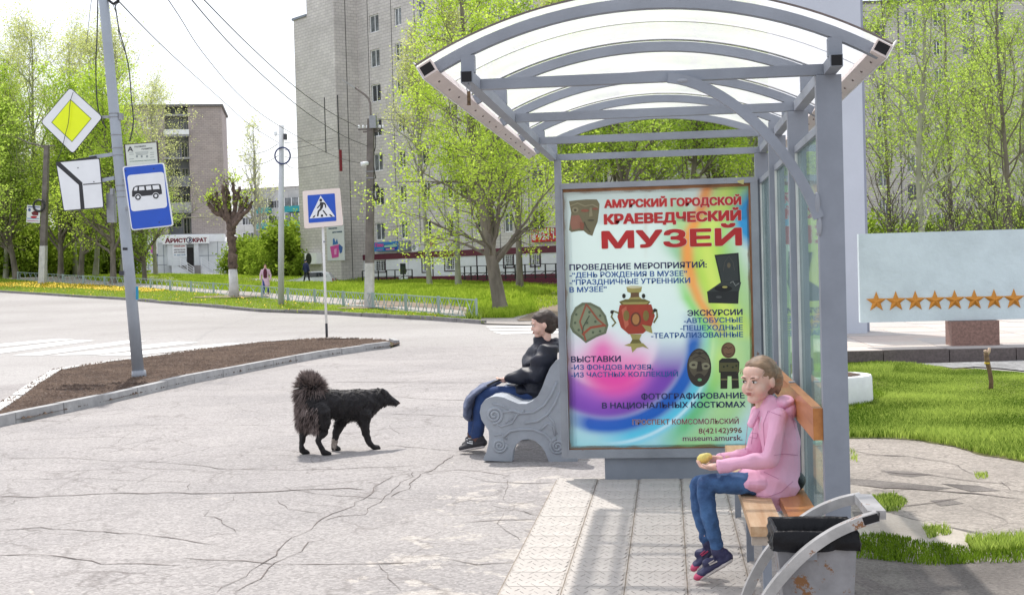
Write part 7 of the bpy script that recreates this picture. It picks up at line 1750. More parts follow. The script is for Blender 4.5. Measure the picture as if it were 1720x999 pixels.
# right belt, in front of the right block
vr = [tree_meshes(70+k, straight(H, 60+k), r_, 0.45, limbs=nl, L1=L1, h0=0.12, ang=(30, 70), up=0.32, n2=7, n3=4, leaves=lv, lsize=0.08, lspread=0.2) for k, (H, L1, nl, lv, r_) in enumerate(((14, 2.7, 30, 8, 0.12), (13, 3.0, 28, 8, 0.10)))]
gR = 'trees between the plaza and the right apartment block'
for px, D_, v, s_, lab in ((1549, 46, 0, 1.1, 'tall pale-trunked tree right of the pylon, above the star panel'), (1592, 54, 1, 1.1, 'slender tree just right of the tallest pale trunk'), (1650, 60, 0, 1.15, 'tree behind the middle of the star panel'), (1695, 48, 1, 1.15, 'thicker tree near the right edge of the photo'),
                        (1490, 58, 1, 1.05, 'thin tree next to the pylon edge'), (1735, 56, 0, 1.0, 'tree at the very right edge'), (1670, 84, 0, 1.2, 'farthest background tree right of centre of the panel')):
    q = atD(px, 450, D_); q = Vector((q.x, q.y, terrain(q.x, q.y)-0.05))
    add_tree('park_tree', lab, q, *vr[v], M['bark_pale'] if v == 0 else M['bark'], M['leaf_mid'], gR, s_, rr.uniform(0, 6.28))
# low dark-branched bushes behind the star panel
vb = tree_meshes(90, straight(4.2, 90), 0.07, limbs=30, L1=2.2, h0=0.08, ang=(30, 60), up=0.5, n2=5, n3=3, leaves=1, lsize=0.07, lspread=0.15)
for k, (px, D_, lab) in enumerate(((1500, 40, 'dark-branched bush behind the left end of the star panel'), (1600, 38, 'dark-branched bush behind the middle of the star panel'), (1668, 36, 'dark-branched bush behind the right stars'), (1725, 39, 'dark-branched bush at the right edge behind the panel'))):
    q = atD(px, 450, D_); q = Vector((q.x, q.y, 0)); o = add_tree('bush', lab, q, *vb, M['bark_dark'], M['leaf_mid'], 'dark-branched bushes behind the panel', 0.72, k*1.3); o['category'] = 'bush'
# left belt
vl = [tree_meshes(110+k, straight(H, 100+k, ln), 0.26, limbs=nl, L1=L1, h0=0.12, ang=(30, 75), up=0.3, n2=8, n3=5, leaves=lv, lsize=0.16, lspread=0.30, prof=(lambda t: 1.0-0.5*t)) for k, (H, L1, nl, lv, ln) in enumerate(((15, 4.8, 40, 9, 1.6), (16, 4.6, 42, 9, -1.4)))]
vl2 = [tree_meshes(130, straight(19, 120), 0.22, limbs=42, L1=5.6, h0=0.2, ang=(28, 66), up=0.35, n2=7, n3=4, leaves=5, lsize=0.13, lspread=0.32)]
gL = 'trees behind the footpath at the left'
for px, D_, v, s_, lab in ((-70, 92, 0, 1.0, 'tree whose crown is cut off by the left edge of the photo'), (-15, 104, 1, 0.95, 'leftmost tree of the left row'), (28, 103, 0, 0.92, 'second tree of the left row, behind the small picture sign'), (75, 104, 2, 1.02, 'tall sparse-topped tree behind the far left pole'), (102, 102, 1, 0.88, 'tree under the white direction plate, left trunk'),
                        (135, 101, 0, 0.88, 'tree under the white direction plate, middle trunk'), (160, 106, 2, 1.0, 'tall sparse tree behind the diamond sign'), (190, 93, 1, 0.85, 'leaning tree close left of the big leaning post'), (206, 104, 2, 0.97, 'tall pale tree right behind the leaning post'), (243, 96, 0, 0.66, 'lower tree in front of the shop building balconies'), (120, 118, 0, 1.0, 'background tree in the middle of the left row'), (30, 120, 1, 1.0, 'background tree at far left'), (10, 108, 2, 0.95, 'tall pale tree at the far left edge'), (128, 112, 2, 1.03, 'tall pale tree between diamond sign and far left pole'), (262, 118, 2, 0.86, 'pale tree crown left of the shop building roof')):
    q = atD(px, 465, D_); q = Vector((q.x, q.y, terrain(q.x, q.y)-0.05)); mm = (vl+vl2)[v]
    add_tree('roadside_tree', lab, q, *mm, M['bark'] if v < 2 else M['bark_pale'], [M['leaf_mid'], M['leaf_bright'], M['leaf_pale']][v], gL, s_, rr.uniform(0, 6.28))
# sparse trees round the shop building
vs = tree_meshes(150, straight(15, 150), 0.18, limbs=30, L1=3.6, h0=0.25, ang=(25, 60), up=0.45, n2=6, n3=4, leaves=1, lsize=0.17, lspread=0.3)
for px, D_, s_, lab in ((345, 175, 1.25, 'bare sparse tree rising behind the shop building roof'), (318, 180, 1.2, 'sparse tree behind the left part of the shop building roof'), (428, 150, 1.1, 'sparse pale tree right of the shop building'), (440, 170, 0.8, 'grey twiggy tree in front of the far panel block'), (375, 182, 1.15, 'sparse tree at the right roof corner of the shop building')):
    q = atD(px, 462, D_); q = Vector((q.x, q.y, terrain(q.x, q.y)-0.05)); add_tree('sparse_tree', lab, q, *vs, M['bark_pale'], M['leaf_pale'], 'sparse trees round the shop building', s_, rr.uniform(0, 6.28))
# rounded bushes
def bush_meshes(seed, R_, H, n=9000, ls=0.22):
    rs = np.random.RandomState(seed); b = 26; d = rs.normal(size=(b, 3)); d[:, 2] = np.abs(d[:, 2])+0.2; d /= np.linalg.norm(d, axis=1, keepdims=True)
    P, R, L = branch_np(np.zeros((b, 3)), d, np.full(b, R_*0.9), np.full(b, 0.05), rs, 0.3, 6)
    P2, R2, L2 = children_np(P, R, L, 8, rs, 0.2, 1, (20, 60), 0.5, 0.1, 4)
    P3, R3, L3 = children_np(P2, R2, L2, 5, rs, 0.2, 1, (20, 60), 0.5, 0.1, 4)
    for q in (P, P2, P3): q[..., 2] *= H/R_
    V1, F1 = tubes_np(P, np.maximum(R, 0.01), 4); V2, F2 = tubes_np(P2, np.maximum(R2, 0.006), 3)
    lv, lf, lr = leaves_np(np.concatenate([P3, P2], 0), max(1, n//(b*8*6)), ls, 0.22, rs)
    return fastmesh('stems', np.vstack([V1, V2]), np.vstack([F1, F2+len(V1)])), fastmesh('foliage', lv, lf, {'rnd': ('FLOAT', lr)})
bs = [bush_meshes(7, 3.2, 3.6, 16000, 0.26), bush_meshes(8, 2.6, 3.0, 14000, 0.22)]
def add_bush(label, px, D_, v, s_, group, leaf=None, py=462, z=None):
    q = atD(px, py, D_); t = thing('bush', label, 'bush', (q.x, q.y, terrain(q.x, q.y)-0.1), group, rr.uniform(0, 6)); t.scale = (s_,)*3
    for me, mm in zip(bs[v], (M['bark_dark'], M['leaf_bush'])):
        if not me.materials: me.materials.append(mm)
    link('stems', bs[v][0], None, t); link('foliage', bs[v][1], None, t); return t
gB = 'round green bushes between the buildings'
for px, D_, v, s_, lab in ((497, 112, 0, 1.05, 'tall green bush touching the corner of the tall block'), (470, 116, 1, 0.8, 'green bush right behind the light grey pole'), (445, 120, 0, 0.75, 'green bush above the pink-robed pedestrian'), (420, 124, 1, 0.95, 'green bush right of the pollarded tree'), (405, 128, 0, 0.6, 'small green bush beside the pollarded trunk')):
    add_bush(lab, px, D_, v, s_, gB)
for px, D_, v, s_, lab in ((45, 110, 1, 1.3, 'brownish shrub left of the far left pole'), (5, 112, 1, 1.4, 'shrub at the far left edge'), (95, 116, 1, 1.2, 'low shrub right of the far left pole'), (150, 120, 0, 1.1, 'low shrub behind the middle left trunks'), (190, 122, 0, 1.0, 'low shrub left of the leaning post')):
    add_bush(lab, px, D_, v, s_, 'shrubs under the left row of trees')
add_bush('small green shrub with pale leaves in front of the shop wall under the trees', 1470, 60, 1, 0.9, 'shrubs behind the plaza'); add_bush('green shrub behind the plaza under the star panel', 1700, 62, 1, 1.0, 'shrubs behind the plaza')
for k, px in enumerate((1560, 1610, 1755)): add_bush(['low shrub behind the star panel left of its block', 'low shrub behind the star panel over its block', 'low shrub behind the star panel right end'][k], px, 66, 1, 0.9, 'shrubs behind the plaza')
# pollarded tree
bp_ = G(393, 500); Yp = bp_.y
pt = thing('pollarded_tree', 'lopped knobbly brown tree with whitewashed trunk foot on the verge', 'tree', tuple(bp_))
mb = MB(); mb.tube([bp_-Vector((0, 0, 0.1)), atY(392.5, 478, Yp), atY(391, 452, Yp)], [0.30, 0.24, 0.22], 12); part(mb, 'whitewashed_foot', M['whitewash'], pt)
def knob(path, r0_, r1_, seed, m_):
    rr2 = random.Random(seed); W_ = [atY(x, y, Yp+dy) for x, y, dy in path]; S_ = []; Rr = []
    n = len(W_)
    for i in range(n-1):
        for k in range(4): 
            t = k/4; S_.append(W_[i].lerp(W_[i+1], t)+Vector((rr2.uniform(-.04, .04),)*1+(0, 0)) if k else W_[i]); f = (i+t)/(n-1); Rr.append((r0_*(1-f)+r1_*f)*rr2.uniform(0.8, 1.3))
    S_.append(W_[-1]); Rr.append(r1_*1.1); mb = MB(); mb.tube(S_, Rr, 9); return part(mb, 'limb', m_, pt)
M['polbark'] = mat('pollard_bark', (0.15, 0.105, 0.085), 0.95, 0.35, 5, bump=0.02, bscale=8)
knob([(391, 453, 0), (391, 430, 0), (389, 410, 0), (388, 392, 0), (388, 376, 0)], 0.225, 0.23, 1, M['polbark'])
for k, pth in enumerate(([(387, 378, 0), (376, 362, 0), (366, 350, 0.1), (357, 336, 0.1)], [(388, 378, 0), (381, 358, -0.1), (377, 335, -0.1), (374, 312, -0.1)], [(389, 378, 0), (394, 355, 0.1), (394, 330, 0.1), (391, 306, 0.1)], [(389, 380, 0), (402, 362, 0), (411, 347, 0), (416, 330, 0)], [(388, 385, 0), (384, 366, 0.2), (385, 345, 0.3), (384, 322, 0.3)], [(390, 380, 0), (405, 350, 0.2), (406, 330, 0.2)], [(376, 362, 0), (362, 358, 0), (354, 348, 0), (350, 340, 0)], [(389, 384, 0), (398, 372, -0.2), (408, 360, -0.2), (418, 352, -0.2)], [(376, 360, 0), (369, 345, -.1), (364, 322, -.1)], [(394, 345, .1), (400, 330, 0), (402, 314, 0)], [(377, 345, 0), (381, 330, .1), (380, 310, .2)], [(366, 350, .1), (362, 340, .2), (352, 326, .2)], [(402, 362, 0), (414, 356, .1), (424, 338, .2)], [(384, 366, .2), (371, 352, .3), (368, 333, .3)])):
    knob(pth, 0.15 if k < 8 else 0.11, 0.075, 20+k, M['polbark'])
rs = np.random.RandomState(9); n = 150
src = np.array([list(atY(x, y, Yp)) for x, y in ((357, 336), (374, 312), (391, 306), (416, 330), (384, 322), (406, 330), (350, 340), (418, 352), (366, 350), (394, 335), (411, 347), (380, 350))])
p0 = src[rs.randint(0, len(src), n)]+rs.normal(size=(n, 3))*0.15; d = rs.normal(size=(n, 3))*0.7; d[:, 2] = np.abs(d[:, 2])+0.6; d /= np.linalg.norm(d, axis=1, keepdims=True)
P, R, L = branch_np(p0, d, rs.uniform(0.3, 0.9, n), np.full(n, 0.018), rs, 0.2, 4)
v_, f_ = tubes_np(P, R, 3); o = link('twigs', fastmesh('twigs', v_, f_), M['polbark'], None); place(o, pt); o['kind'] = 'stuff'
q = rs.choice(len(P), 90); lv, lf, lr = leaves_np(P[q], 6, 0.12, 0.1, rs); lv2 = lv.copy()
o = link('shoots', fastmesh('shoots', lv[lv[:, 0].argsort()*0+np.arange(len(lv))], lf, {'rnd': ('FLOAT', lr)}), M['leaf_bright'], None); place(o, pt)

# ------------------------------------------------------------------ grass
def grass(name, label, P, n, h, wdt, material, seed, dz, lean=0.5, clump=0.0, thin=None):
    rs = np.random.RandomState(seed); q = scatter(P, n, rs)
    if clump > 0:
        c = scatter(P, max(10, int(n*0.02)), rs); k = rs.randint(0, len(c), n//2); q[:n//2] = c[k]+rs.normal(size=(n//2, 2))*clump
        q = q[inpoly(q[:, 0], q[:, 1], P)]
    n = len(q); hh = h*rs.uniform(0.45, 1.25, n)
    # patches of taller and shorter growth
    pv = np.array([noise.noise(Vector((a*0.9, b*0.9, seed))) for a, b in q]); hh *= 1+0.7*pv
    a = rs.uniform(0, 2*PI, n); w2 = wdt*rs.uniform(0.6, 1.3, n)
    z = terr_np(q[:, 0], q[:, 1])+dz; B = np.stack([q[:, 0], q[:, 1], z], 1)
    s_ = np.stack([np.cos(a), np.sin(a), np.zeros(n)], 1)*w2[:, None]/2
    if 'lawn_grass' == name: hh *= np.clip(0.75+1.3*np.array([noise.noise(Vector((a_*0.35, b_*0.35, 5))) for a_, b_ in q]), 0.25, 1.6)
    b2 = rs.uniform(0, 2*PI, n); ln = lean*rs.uniform(0.2, 1.2, n)*hh
    off = np.stack([np.cos(b2)*ln, np.sin(b2)*ln, hh], 1); mid = off*np.array([0.4, 0.4, 0.6])
    V = np.stack([B-s_, B+s_, B+mid+s_*0.7, B+off, B+mid-s_*0.7], 1).reshape(-1, 3)
    i = np.arange(n)*5
    F3 = np.stack([i, i+1, i+2, i+4], 1); F4 = np.stack([i+4, i+2, i+3, i+3], 1)
    Vt = V; T = np.concatenate([np.stack([i, i+1, i+2], 1), np.stack([i, i+2, i+4], 1), np.stack([i+4, i+2, i+3], 1)])
    r_ = np.clip(0.5+0.75*pv+rs.normal(size=n)*0.28, 0, 1)
    o = link(name, fastmesh(name, Vt, T, {'rnd': ('FLOAT', np.repeat(r_, 5))}), material); tag(o, label, 'grass', kind='stuff'); return o
M['grass'] = leafmat('grass_blades', (0.07, 0.14, 0.012), (0.50, 0.62, 0.13), 0.45)
M['grass_far'] = leafmat('verge_grass', (0.20, 0.33, 0.025), (0.44, 0.56, 0.07), 0.5)
M['weed'] = leafmat('weed_blades', (0.06, 0.11, 0.01), (0.22, 0.34, 0.03), 0.35)
vis = GP([(1290, 742), (1424, 738), (1490, 738), (1543, 742), (1600, 752), (1652, 767), (1720, 778), (1790, 790)])+GP([(1790, 640), (1720, 628), (1640, 622), (1600, 624), (1534, 614), (1420, 609), (1290, 606)])
grass('lawn_grass', 'thick bright green grass of the lawn right of the shelter', vis, 200000, 0.052, 0.0095, M['grass'], 3, 0.02, 0.55, clump=0.05)
vergev = [p for p in VERGE]
grass('verge_grass', 'bright grass growing on the verge between road kerb and fence', VERGE, 120000, 0.075, 0.03, M['grass_far'], 4, 0.04, 0.5)
LV = GP([(30, 466.5), (150, 471), (253, 478), (359, 487), (440, 492), (560, 501), (640, 506), (710, 511), (790, 518), (850, 527), (905, 522)])+[Vector((x, y)) for x, y in ((-1, 80), (-6, 86), (-15, 96), (-30, 108), (-55, 128))]
grass('far_lawn_grass', 'long bright grass on the lawn before the shops', LV, 140000, 0.13, 0.05, M['grass_far'], 5, 0.01, 0.4, clump=0.5)
PKV = [Vector((-1, 34)), Vector((14, 34)), Vector((26, 60)), Vector((2.5, 78))]
grass('park_grass', 'grass behind the plaza under the trees', PKV, 30000, 0.16, 0.05, M['grass_far'], 6, 0.015, 0.4)
grass('mound_grass', 'taller tufted grass in front of the shop wall', GP([(560, 500), (640, 505), (800, 512), (900, 500), (930, 492), (900, 486), (700, 484), (560, 484)]), 50000, 0.26, 0.07, M['grass_far'], 16, 0.01, 0.4, clump=0.7)
grass('trunk_grass', 'ragged grass round the foot of the big leaning tree', GP([(800, 536), (860, 536), (905, 524), (895, 512), (800, 516), (785, 524)]), 9000, 0.22, 0.04, M['grass_far'], 17, 0.04, 0.5, clump=0.3)
# weeds by the old path and at kerbs
gw = [([(1425, 905), (1480, 900), (1560, 915), (1640, 925), (1730, 925), (1730, 950), (1640, 950), (1560, 955), (1480, 945), (1425, 940)], 4400, 0.030, 'low weeds along the lower edge of the old path'),
      ([(1455, 838), (1500, 832), (1525, 846), (1510, 862), (1460, 862)], 1500, 0.03, 'green weed patch beside the bin handle'), ([(1550, 890), (1590, 888), (1600, 900), (1560, 908)], 500, 0.028, 'small weed tuft on the pale concrete'), ([(1636, 798), (1658, 797), (1660, 806), (1640, 807)], 160, 0.022, 'tiny weed clump on the old path'),
      ([(1620, 912), (1725, 905), (1730, 925), (1640, 935)], 1500, 0.045, 'weeds at the right end of the path edge'), ([(1425, 672), (1470, 665), (1490, 672), (1440, 695)], 2600, 0.07, 'grass tufts at the foot of the white planter'), ([(1420, 775), (1440, 778), (1436, 760), (1424, 756)], 100, 0.04, 'few weeds by the shelter post'),
      ([(1425, 625), (1500, 622), (1500, 640), (1425, 640)], 4000, 0.09, 'long grass behind the white planter'), ([(625, 578), (655, 577), (660, 583), (635, 585)], 500, 0.05, 'weed tuft at the tip of the soil island'), ([(20, 706), (90, 690), (120, 680), (60, 690)], 60, 0.05, 'few blades at the island kerb'), ([(785, 540), (808, 540), (806, 530), (788, 528)], 900, 0.25, 'weed clump at the end post of the low fence')]
for k, (P, n, h, lab) in enumerate(gw):
    grass('weeds', lab, GP(P), n, h, 0.0065 if k != 10 else 0.03, M['weed'] if k in (0, 5) else M['grass'], 40+k, 0.012, 0.6, clump=0.05)
# dandelions on the verge
rs = np.random.RandomState(8); P = scatter(GP([(-20, 478), (60, 476), (160, 481), (250, 487), (285, 491), (240, 494), (120, 487), (-20, 484)]), 2600, rs); P2 = scatter(VERGE, 500, rs); P = np.vstack([P, P2]); n = len(P)
z = terr_np(P[:, 0], P[:, 1])+0.05+rs.uniform(0.06, 0.13, n); a = rs.uniform(0, 6.28, n); s_ = rs.uniform(0.03, 0.06, n)
V = np.stack([np.stack([P[:, 0]+np.cos(a+k*PI/2)*s_, P[:, 1]+np.sin(a+k*PI/2)*s_*0.8, z+(0.02 if k % 2 else -0.02)], 1) for k in range(4)], 1).reshape(-1, 3)
o = link('dandelions', fastmesh('dandelions', V, np.arange(n*4).reshape(n, 4)), mat('dandelion_yellow', (0.80, 0.55, 0.01), 0.7)); tag(o, 'yellow dandelions scattered along the verge at the left', 'flowers', kind='stuff')
# earth mounds at the pole and the pollarded tree
for pc, rx in ((cb, 1.2), (bp_, 2.0)):
    poly_sheet('bare_earth_patch', [(pc.x+rx*math.cos(k*PI/8), pc.y-0.3+rx*0.8*math.sin(k*PI/8)) for k in range(16)], M['dirt'], 0.09, rough_edge=0.12, seed=int(rx*10))
# ------------------------------------------------------------------ people, dog, cars
def loftp(mb, st, side, n=14, dome=True):
    """closed tube through stations (centre, half width along side, half width across)"""
    side = Vector(side).normalized(); C_ = [Vector(s[0]) for s in st]; rings = []
    def ring(c, d, a, b):
        sx = (side-d*side.dot(d)); sx = sx.normalized() if sx.length > 1e-4 else d.orthogonal().normalized(); sy = d.cross(sx)
        return [mb.v(c+sx*a*math.cos(2*PI*k/n)+sy*b*math.sin(2*PI*k/n)) for k in range(n)]
    for i, (c, a, b) in enumerate(st):
        d = (C_[min(i+1, len(C_)-1)]-C_[max(i-1, 0)]).normalized()
        if i == 0 and dome:
            for f in (0.92, 0.6): h = math.sqrt(1-(1-(1-f))**2) if False else f; rings.append(ring(C_[0]-d*min(a, b)*h, d, a*math.sqrt(1-h*h)+1e-4, b*math.sqrt(1-h*h)+1e-4))
        rings.append(ring(C_[i], d, a, b))
        if i == len(st)-1 and dome:
            for h in (0.6, 0.92): rings.append(ring(C_[i]+d*min(a, b)*h, d, a*math.sqrt(1-h*h)+1e-4, b*math.sqrt(1-h*h)+1e-4))
    for p, q in zip(rings, rings[1:]):
        for k in range(n): mb.bm.faces.new((p[k], p[(k+1) % n], q[(k+1) % n], q[k]))
    mb.bm.faces.new(rings[0][::-1]); mb.bm.faces.new(rings[-1])
def cap_(mb, a, b, ra, rb, n=12): loftp(mb, [(a, ra, ra), (Vector(a).lerp(Vector(b), 0.5), (ra+rb)/2, (ra+rb)/2), (b, rb, rb)], Vector(b).__sub__(Vector(a)).orthogonal(), n)
def ellp(mb, c, R_, axes=None, seg=16, rings=10):
    ax = axes or (Vector((1, 0, 0)), Vector((0, 1, 0)), Vector((0, 0, 1)))
    m = Matrix(((ax[0].x*R_[0], ax[1].x*R_[1], ax[2].x*R_[2], c[0]), (ax[0].y*R_[0], ax[1].y*R_[1], ax[2].y*R_[2], c[1]), (ax[0].z*R_[0], ax[1].z*R_[1], ax[2].z*R_[2], c[2]), (0, 0, 0, 1)))
    bmesh.ops.create_uvsphere(mb.bm, u_segments=seg, v_segments=rings, radius=1, matrix=m)
def fuse(mb, name, m, parent, voxel=0.006, smooth=6, noise_amp=0.0, noise_scale=12.0, seed=0, smf=0.5, stretch=(1, 1, 1), flatten=None):
    """one continuous skin over overlapping shapes"""
    bmesh.ops.recalc_face_normals(mb.bm, faces=mb.bm.faces[:])
    me = bpy.data.meshes.new('t'); mb.bm.to_mesh(me); mb.bm.free(); ob = bpy.data.objects.new('t', me); C.objects.link(ob)
    md = ob.modifiers.new('r', 'REMESH'); md.mode = 'VOXEL'; md.voxel_size = voxel; md.use_smooth_shade = True
    ms = ob.modifiers.new('s', 'SMOOTH'); ms.iterations = smooth; ms.factor = smf
    dg = bpy.context.evaluated_depsgraph_get(); out = bpy.data.meshes.new_from_object(ob.evaluated_get(dg)); bpy.data.objects.remove(ob)
    if noise_amp > 0:
        n = len(out.vertices); co = np.zeros(n*3, np.float32); out.vertices.foreach_get('co', co); co = co.reshape(-1, 3); no = np.zeros(n*3, np.float32); out.vertices.foreach_get('normal', no); no = no.reshape(-1, 3)
        for i in range(n):
            p = Vector(co[i]); q = Vector((p.x*stretch[0], p.y*stretch[1], p.z*stretch[2]))*noise_scale+Vector((seed, 0, 0))
            v = noise.noise(q); r_ = 1-abs(noise.noise(q*0.7+Vector((7, 3, 1))))*2
            co[i] += no[i]*noise_amp*(0.6*v+0.7*r_-0.35)
        out.vertices.foreach_set('co', co.ravel())
    out.polygons.foreach_set('use_smooth', [True]*len(out.polygons)); out.update(); out.name = name
    o = link(name, out, m); place(o, parent); return o
M['skin'] = mat('skin', (0.74, 0.48, 0.39), 0.5, 0.06, 6, spec=0.35); M['skin'].node_tree.nodes['Principled BSDF'].inputs['Subsurface Weight'].default_value = 0.12
M['skin'].node_tree.nodes['Principled BSDF'].inputs['Subsurface Radius'].default_value = (0.02, 0.008, 0.004)
M['pinkcloth'] = mat('pink_cotton_jacket', (0.78, 0.42, 0.58), 0.75, 0.05, 6, bump=0.0015, bscale=30)
M['pinkdark'] = mat('pink_seam', (0.52, 0.22, 0.36), 0.8, 0.08, 6)
M['jeans'] = mat('blue_denim', (0.07, 0.17, 0.36), 0.85, 0.3, 11, col2=(0.018, 0.045, 0.13), bump=0.001, bscale=200)
M['hair'] = mat('light_brown_hair', (0.30, 0.185, 0.11), 0.5, 0.3, 30, stretch=(0.3, 1, 1), bump=0.002, bscale=90)
M['darkhair'] = mat('dark_brown_hair', (0.045, 0.028, 0.022), 0.6, 0.3, 30, bump=0.002, bscale=60)
M['eyew'] = mat('eye_white', (0.7, 0.68, 0.66), 0.3, 0.02, 5); M['iris'] = mat('dark_iris', (0.04, 0.035, 0.03), 0.2); M['lip'] = mat('lips', (0.48, 0.16, 0.14), 0.45)
M['brow'] = mat('eyebrow', (0.14, 0.08, 0.05), 0.8)
def head(parent, c, F_, H_=0.22, hair=None, skinm=None, tailcb=None, voxel=0.0045, neck_to=None, extra=None, adult=False, neck_r=0.040):
    """head turned towards F_: one skin with neck, plus eyes, brows, lips and hair"""
    F_ = Vector(F_).normalized(); U_ = Vector((0, 0, 1)); U_ = (U_-F_*U_.dot(F_)).normalized(); L_ = U_.cross(F_); k = H_/0.215
    c = Vector(c); h = lambda f, l, u: c+(F_*f+L_*l+U_*u)*k
    ax = (F_, L_, U_); S_ = lambda *r: tuple(x*k for x in r)
    mb = MB()
    ellp(mb, h(-.012, 0, .018), S_(.092, .074, .088), ax); ellp(mb, h(.026, 0, -.018), S_(.060, .060, .078), ax); ellp(mb, h(.052, 0, -.082), S_(.030, .032, .022), ax)
    ellp(mb, h(.020, 0, -.062), S_(.050, .050, .034), ax)
    for s_ in (-1, 1):
        ellp(mb, h(.048, s_*.034, -.034), S_(.031, .029, .032), ax); ellp(mb, h(-.004, s_*.074, -.006), S_(.017, .010, .027), ax); ellp(mb, h(.074, s_*.028, .022), S_(.014, .024, .009), ax)
        ellp(mb, h(.086, s_*.009, -.028), S_(.008, .008, .006), ax)
    ellp(mb, h(.036, 0, .045), S_(.050, .058, .040), ax); cap_(mb, h(.080, 0, .006), h(.0935, 0, -.024), .0075*k, .0100*k)
    ellp(mb, h(.080, 0, -.052), S_(.010, .020, .012), ax)
    if neck_to is not None: cap_(mb, h(-.018, 0, -.05), neck_to, neck_r*k, neck_r*1.15*k)
    if extra: extra(mb)
    b_ = fuse(mb, 'body', skinm or M['skin'], parent, voxel, 3)
    for s_ in (-1, 1):
        mb = MB(); ellp(mb, h(.0795, s_*.029, .003), S_(.008, .0140, .0066), ax, 12, 8); e = link('eye', mb.mesh('eye'), M['eyew'], None, True); place(e, parent)
        mb = MB(); ellp(mb, h(.0850, s_*.0285, .003), S_(.0042, .0062, .0060), ax, 10, 6); o = link('iris', mb.mesh('iris'), M['iris']); place(o, e)
        mb = MB(); mb.tube([h(.0815, s_*.016, .006), h(.0885, s_*.026, .0105), h(.0800, s_*.041, .005)], 0.0018*k, 5); o = link('eyelid', mb.mesh('eyelid'), M['brow']); place(o, e)
        mb = MB(); mb.tube([h(.090, s_*.014, .020), h(.0905, s_*.028, .026), h(.078, s_*.044, .021)], [0.0022*k, 0.0028*k, 0.0014*k], 6); o = link('eyebrow', mb.mesh('eyebrow'), M['brow']); place(o, parent)
    mb = MB(); ellp(mb, h(.0905, 0, -.049), S_(.0045, .0185, .0036), ax, 12, 6); ellp(mb, h(.0895, 0, -.0565), S_(.0050, .0150, .0042), ax, 12, 6); o = link('lips', mb.mesh('lips'), M['lip'], None, True); place(o, parent)
    mb = MB(); ellp(mb, h(-.024, 0, .030), S_(.093, .0805, .090), ax, 20, 14); ellp(mb, h(-.040, 0, -.015), S_(.072, .070, .070), ax)
    ellp(mb, h(.006, 0, .066), S_(.064, .062, .044), ax)
    if tailcb: tailcb(mb, h, k)
    fuse(mb, 'hair', hair, parent, voxel, 1, 0.0032*k, 60/k, stretch=(0.45, 0.45, 1.0))
    return h, k
def hand(mb, wrist, palm, tip, up, k=1.0, curl=0.35, spread=0.013, thumb_side=1):
    """palm and five bent fingers added to a body skin"""
    wrist, palm, tip = Vector(wrist), Vector(palm), Vector(tip); d = (tip-wrist).normalized(); up = Vector(up); up = (up-d*up.dot(d)).normalized(); s_ = d.cross(up)
    ax = (d, s_, up); ellp(mb, palm, (0.034*k, 0.030*k, 0.013*k), ax); cap_(mb, wrist, palm, 0.019*k, 0.020*k)
    for i, (o_, ln) in enumerate(((-1.5, 0.82), (-0.5, 0.98), (0.5, 1.0), (1.5, 0.88))):
        b = palm+d*0.026*k+s_*spread*o_*k; l = 0.052*ln*k
        m = b+d*l*0.5+up*l*curl*0.25; e = m+d*l*0.42*(1-curl*0.4)+up*l*curl*0.75
        cap_(mb, b, m, 0.0072*k, 0.0066*k, 8); cap_(mb, m, e, 0.0066*k, 0.0055*k, 8)
    b = palm-d*0.012*k+s_*0.024*k*thumb_side; m = b+d*0.020*k+s_*0.016*k*thumb_side+up*0.008*k; e = m+d*0.022*k+up*0.012*k
    cap_(mb, b, m, 0.010*k, 0.0085*k, 8); cap_(mb, m, e, 0.0085*k, 0.0065*k, 8)

# ---- girl on the shelter bench
YG_ = 6.50
def gp_(x, y, dy=0.0): return atY(x, y, YG_+dy)
girl = thing('person', 'girl in pink hooded jacket and jeans sitting on the shelter bench holding food', 'person', (0.5, YG_, 0.45))
hc = gp_(1275, 639)
collar = gp_(1284, 690)
def girl_hands(mb):
    # forearms inside the sleeves run to the hands
    w1 = gp_(1207, 783, -.11); cap_(mb, gp_(1262, 775, -.15), w1, 0.028, 0.021)
    hand(mb, w1, gp_(1193, 784, -.10), gp_(1168, 786, -.08), (0.1, 0.0, 1), 0.92, 0.75, thumb_side=-1)
    w2 = gp_(1212, 771, .02); cap_(mb, gp_(1250, 765, .10), w2, 0.026, 0.021)
    hand(mb, w2, gp_(1196, 770, .01), gp_(1172, 773, .0), (0.0, -0.5, -0.8), 0.90, 0.8, thumb_side=-1)
    loftp(mb, [(gp_(1288, 688), .045, .038), (gp_(1304, 720), .09, .055), (gp_(1311, 760), .075, .052), (gp_(1308, 805), .09, .07)], (0, 1, 0))
    for dy, pts in ((-.075, ((1305, 812), (1184, 812), (1204, 920))), (.06, ((1300, 812), (1172, 812), (1186, 905)))):
        q = [gp_(*p, dy) for p in pts]; cap_(mb, q[0], q[1], 0.040, 0.028); cap_(mb, q[1], q[2], 0.027, 0.020)
    for s_, p, q in ((-.13, (1306, 702), (1290, 768)), (.12, (1285, 700), (1264, 764))):
        cap_(mb, gp_(*p, s_), gp_(*q, s_*1.2), 0.026, 0.024)
    cap_(mb, gp_(1290, 768, -.16), gp_(1262, 775, -.15), 0.028, 0.028); cap_(mb, gp_(1264, 764, .145), gp_(1250, 765, .10), 0.026, 0.026)
def girl_tail(mb, h, k):
    loftp(mb, [(gp_(1292, 611, .05), .020, .017), (gp_(1299, 614, .04), .014, .014), (gp_(1305, 622, .03), .022, .020), (gp_(1309, 634, .02), .024, .020), (gp_(1309, 648, .02), .018, .016), (gp_(1306, 660, .02), .008, .008)], (0, 1, 0))
h, k = head(girl, hc, (-0.62, -0.78, -0.04), 0.216, M['hair'], M['skin'], girl_tail, 0.0040, collar, girl_hands, neck_r=0.036)
